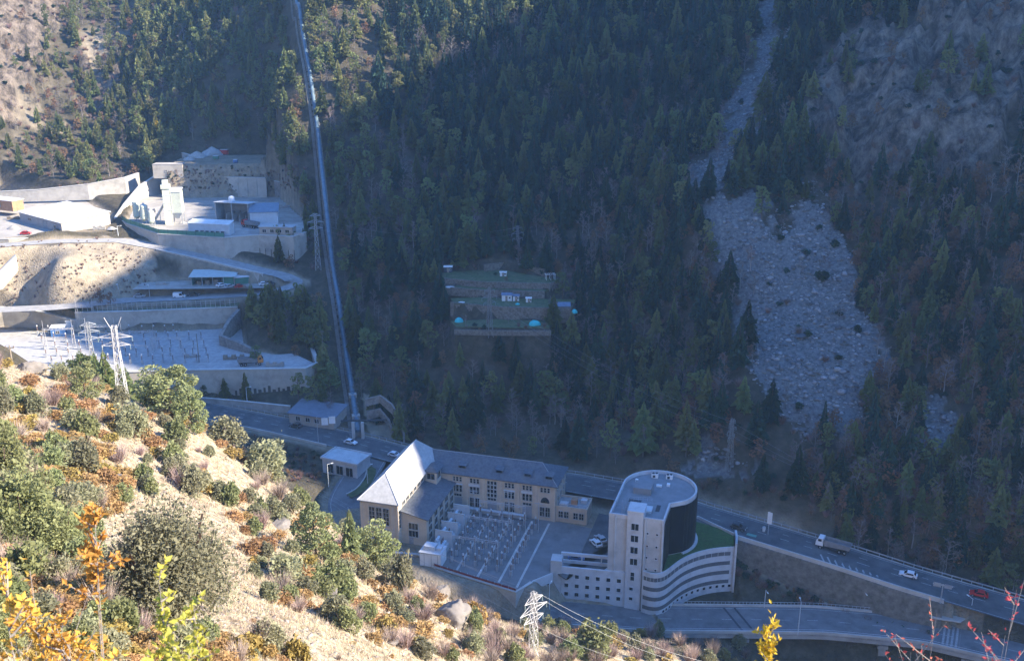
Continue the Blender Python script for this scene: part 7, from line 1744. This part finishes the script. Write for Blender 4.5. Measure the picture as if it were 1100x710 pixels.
# loose stones on the near slope
gx1, gy1 = tx[::4], ty[::4]; gz1_ = tz[::4]; gd = dd_[::4]; VV, FF, TT = [], [], []; b0 = 0
for i in range(len(gx1)):
    V_, F_ = RT[i%6]; sc = rng.uniform(.10,.34)*float(np.clip(gd[i]/55,.5,1.8)); a = rng.uniform(0,6.28); Q = V_*sc*np.array([1.3,1,.8]); ca, sa = math.cos(a), math.sin(a); ox, oy = rng.normal(0,.5,2)
    x0, y0 = gx1[i]+ox, gy1[i]+oy; z0 = gz1(x0, y0); VV.append(np.stack([Q[:,0]*ca-Q[:,1]*sa+x0, Q[:,0]*sa+Q[:,1]*ca+y0, Q[:,2]+z0+sc*.1],-1)); FF.append(F_+b0); b0 += len(V_); TT.append(np.full(len(V_), rng.random()))
o = np_mesh('gravel', np.concatenate(VV), np.concatenate(FF), mat('tan_stone', (.26,.225,.18), .95, .3, 1.2, rnd=.4), attrs={'tint': np.concatenate(TT)}); tag(o, kind='stuff')
# rocks on the near slope
ROCKN = mat('pale_rock', (.19,.168,.148), .95, .25, 1.5, bump=.5, dirt=(.2,.18,.16), dscale=.8)
NRM = [np_mesh('rock', v, f, ROCKN) for v, f in [(v*(1+.16*ridged(v[:,0]*3.1+i, v[:,1]*3.1, v[:,2]*2.2, 4))[:,None], f) for i, (v, f) in enumerate(rock_template(60+i, 4) for i in range(3))]]; NRMe = [o.data for o in NRM]
for o in NRM: bpy.data.objects.remove(o)
for i, (px, py, w_, h_, lab) in enumerate(((486,668,36,34,'tall pale rock outcrop on the crest beside the lower road'),(473,640,18,18,'smaller pale rock touching the tall outcrop'),(32,400,30,16,'pale rock slab on the crest by the wooden pole'),(128,520,22,10,'flat pale rock among rust shrubs'),(300,566,20,10,'grey rock beside the broad crest pine'),(236,648,16,9,'small pale rock beside the large round juniper'),(352,640,24,10,'flat rock step on the straw slope'),(420,690,18,8,'pale rock low on the straw slope'))):
    q = hit(px, py); dep = float(proj(q.x,q.y,q.z)[2]); o = bpy.data.objects.new('rock', NRMe[i%3]); COL.objects.link(o); o.location = q+Vector((0,0,h_*dep/FPX*.25)); o.scale = (w_*dep/FPX*1.2, w_*dep/FPX*1.1, h_*dep/FPX*1.4); o.rotation_euler = (.1,.1,rng.uniform(0,6)); tag(o, lab, 'rock')

# ---- twigs right in front of the viewer, rooted on the slope below
def sprig(name, px, py_top, t, lean, leafm, leaf, label, cat, nst=5, spread=.25, side_n=9, lw=.011, stemm=GREYT, dens=14, leafy=.45, sl=1.):
    top = PT(px, py_top, t); gx_, gy_ = top.x-lean*.4, top.y-.1; g0 = gz1(gx_, gy_); base = Vector((gx_, gy_, g0-.05)); H = top.z-g0
    e = empty(name, base, 0, label, cat); st = MB(); lv_T = []
    for i in range(nst):
        f0 = rng.uniform(.75,1.0) if i else 1.; tipp = Vector((lean*.4+rng.normal(0,spread)*(i>0), .1+rng.normal(0,spread*.6)*(i>0), H*f0)); ctrl = Vector((tipp.x*.25, tipp.y*.3, H*.5)); pts = []
        for k in range(13):
            f = k/12; pts.append(Vector((0,0,0))*(1-f)**2+ctrl*2*f*(1-f)+tipp*f*f)
        for k in range(12): st.tube(pts[k], pts[k+1], lw*(1.05-k/13.), lw*(1.05-(k+1)/13.), 5, caps=False)
        segs_ = [(pts[9], pts[12])]
        for k in range(side_n):
            f = 1-leafy*rng.uniform(0,1)*min(1, 1.6/H*1.2) ; j = min(11, int(f*12)); b = pts[j].lerp(pts[j+1], f*12-j); d = Vector((rng.normal(0,1), rng.normal(0,.8), rng.uniform(.5,1.8))).normalized(); L_ = rng.uniform(.10,.30)*sl; ee = b+d*L_
            st.tube(b, ee, lw*.4, lw*.15, 4, caps=False); segs_.append((b, ee))
        if leaf:
            for a, b in segs_:
                for k in range(int(dens*2.4)):
                    f = rng.uniform(.15,1.05); c = a.lerp(b, f); d = Vector((rng.normal(0,1), rng.normal(0,1), rng.normal(.5,.7))).normalized(); sdv = d.cross(Vector((rng.normal(),rng.normal(),rng.normal()))).normalized(); l_ = leaf*.8*rng.uniform(.6,1.25); w2 = l_*.27; nn_ = d.cross(sdv)*l_*.1
                    lv_T += [c, c+d*l_*.45+sdv*w2+nn_, c+d*l_, c, c+d*l_, c+d*l_*.45-sdv*w2+nn_]
    st.build('stem', stemm, e)
    if lv_T:
        V = np.array([v[:] for v in lv_T]); lo = np_mesh('leaves', V, np.arange(len(V)).reshape(-1,3), leafm); lo.parent = e
    return e
sprig('orange_twig', 100, 545, .0036, .45, GOLD, .042, 'arching twig of orange leaves close to the viewer, highest of the orange twigs', 'twig', 2, .03, 10, dens=9, leafy=.14, sl=.5)
sprig('orange_twig', 30, 600, .0034, .1, GOLD, .042, 'dense orange leaved twigs close to the viewer at the very edge', 'twig', 9, .09, 10, dens=9, leafy=.35, sl=.5)
sprig('orange_twig', 62, 640, .0034, .25, GOLD, .042, 'orange leaved twigs close to the viewer just below the arching one', 'twig', 3, .05, 10, dens=9, leafy=.25, sl=.6)
sprig('orange_twig', 5, 650, .0032, -.1, GOLD, .042, 'lowest orange twigs, cut by the bottom edge', 'twig', 6, .07, 10, dens=10, leafy=.35, sl=.6)
sprig('yellow_sprig', 168, 602, .0026, .0, YELG, .032, 'upright yellow-green sprig in front of the large round juniper', 'twig', 1, .02, 16, dens=5, leafy=.16, lw=.007, sl=.22)
sprig('yellow_sprig', 206, 632, .0026, .05, YELG, .032, 'second yellow-green sprig, right of the taller one', 'twig', 2, .018, 16, dens=5, leafy=.16, lw=.007, sl=.22)
sprig('yellow_sprig', 185, 662, .0025, .0, YELG, .032, 'low yellow-green sprig at the foot of the taller sprigs', 'twig', 4, .03, 12, dens=6, leafy=.14, lw=.007, sl=.25)
sprig('yellow_sprig', 829, 652, .0036, .0, mat('golden_leaf', (.55,.36,.03), .65, .3, 25, rnd=.1, trans=.35), .034, 'golden yellow sprig in front of the viaduct', 'twig', 3, .02, 20, dens=6, leafy=.18, lw=.006, sl=.25)
sprig('red_twig', 1008, 648, .0042, .1, REDL, .026, 'grey twigs with small red leaves in front of the viaduct end', 'twig', 6, .16, 8, dens=3, leafy=.3, lw=.006)
sprig('red_twig', 980, 690, .0042, -.1, REDL, .026, 'short red leaved twig left of the larger red twigs', 'twig', 2, .06, 6, dens=4, leafy=.2, lw=.006)
sprig('red_twig', 1094, 622, .004, .05, REDL, .03, 'red leaved twig cut by the edge near the far red car', 'twig', 3, .05, 7, dens=4, leafy=.35, lw=.006)
sprig('dry_stalks', 78, 668, .0045, .2, None, 0, 'pale leafless dry stalks below the large round juniper', 'dry stalks', 16, .30, 12, leafy=.6, lw=.005)
sprig('dry_stalks', 22, 690, .0036, -.1, None, 0, 'pale leafless dry stalks under the orange twigs', 'dry stalks', 10, .2, 9, leafy=.5, lw=.005)
# ================================================================== HAZE
hm = bpy.data.materials.new('haze'); hm.use_nodes = True; nt = hm.node_tree
for n in list(nt.nodes):
    if n.type == 'BSDF_PRINCIPLED': nt.nodes.remove(n)
pv = nt.nodes.new('ShaderNodeVolumePrincipled'); pv.inputs['Color'].default_value = (.35,.62,1,1); pv.inputs['Density'].default_value = .00012; pv.inputs['Anisotropy'].default_value = .2
nt.links.new(pv.outputs[0], nt.nodes['Material Output'].inputs['Volume'])
_zmin, _zmax = float(gz.min()), float(gz.max())
hb = MB().b(-1010, 1010, -20, 1010, _zmin-1, max(_zmax, 290)+40).build('haze', hm); tag(hb, kind='stuff')
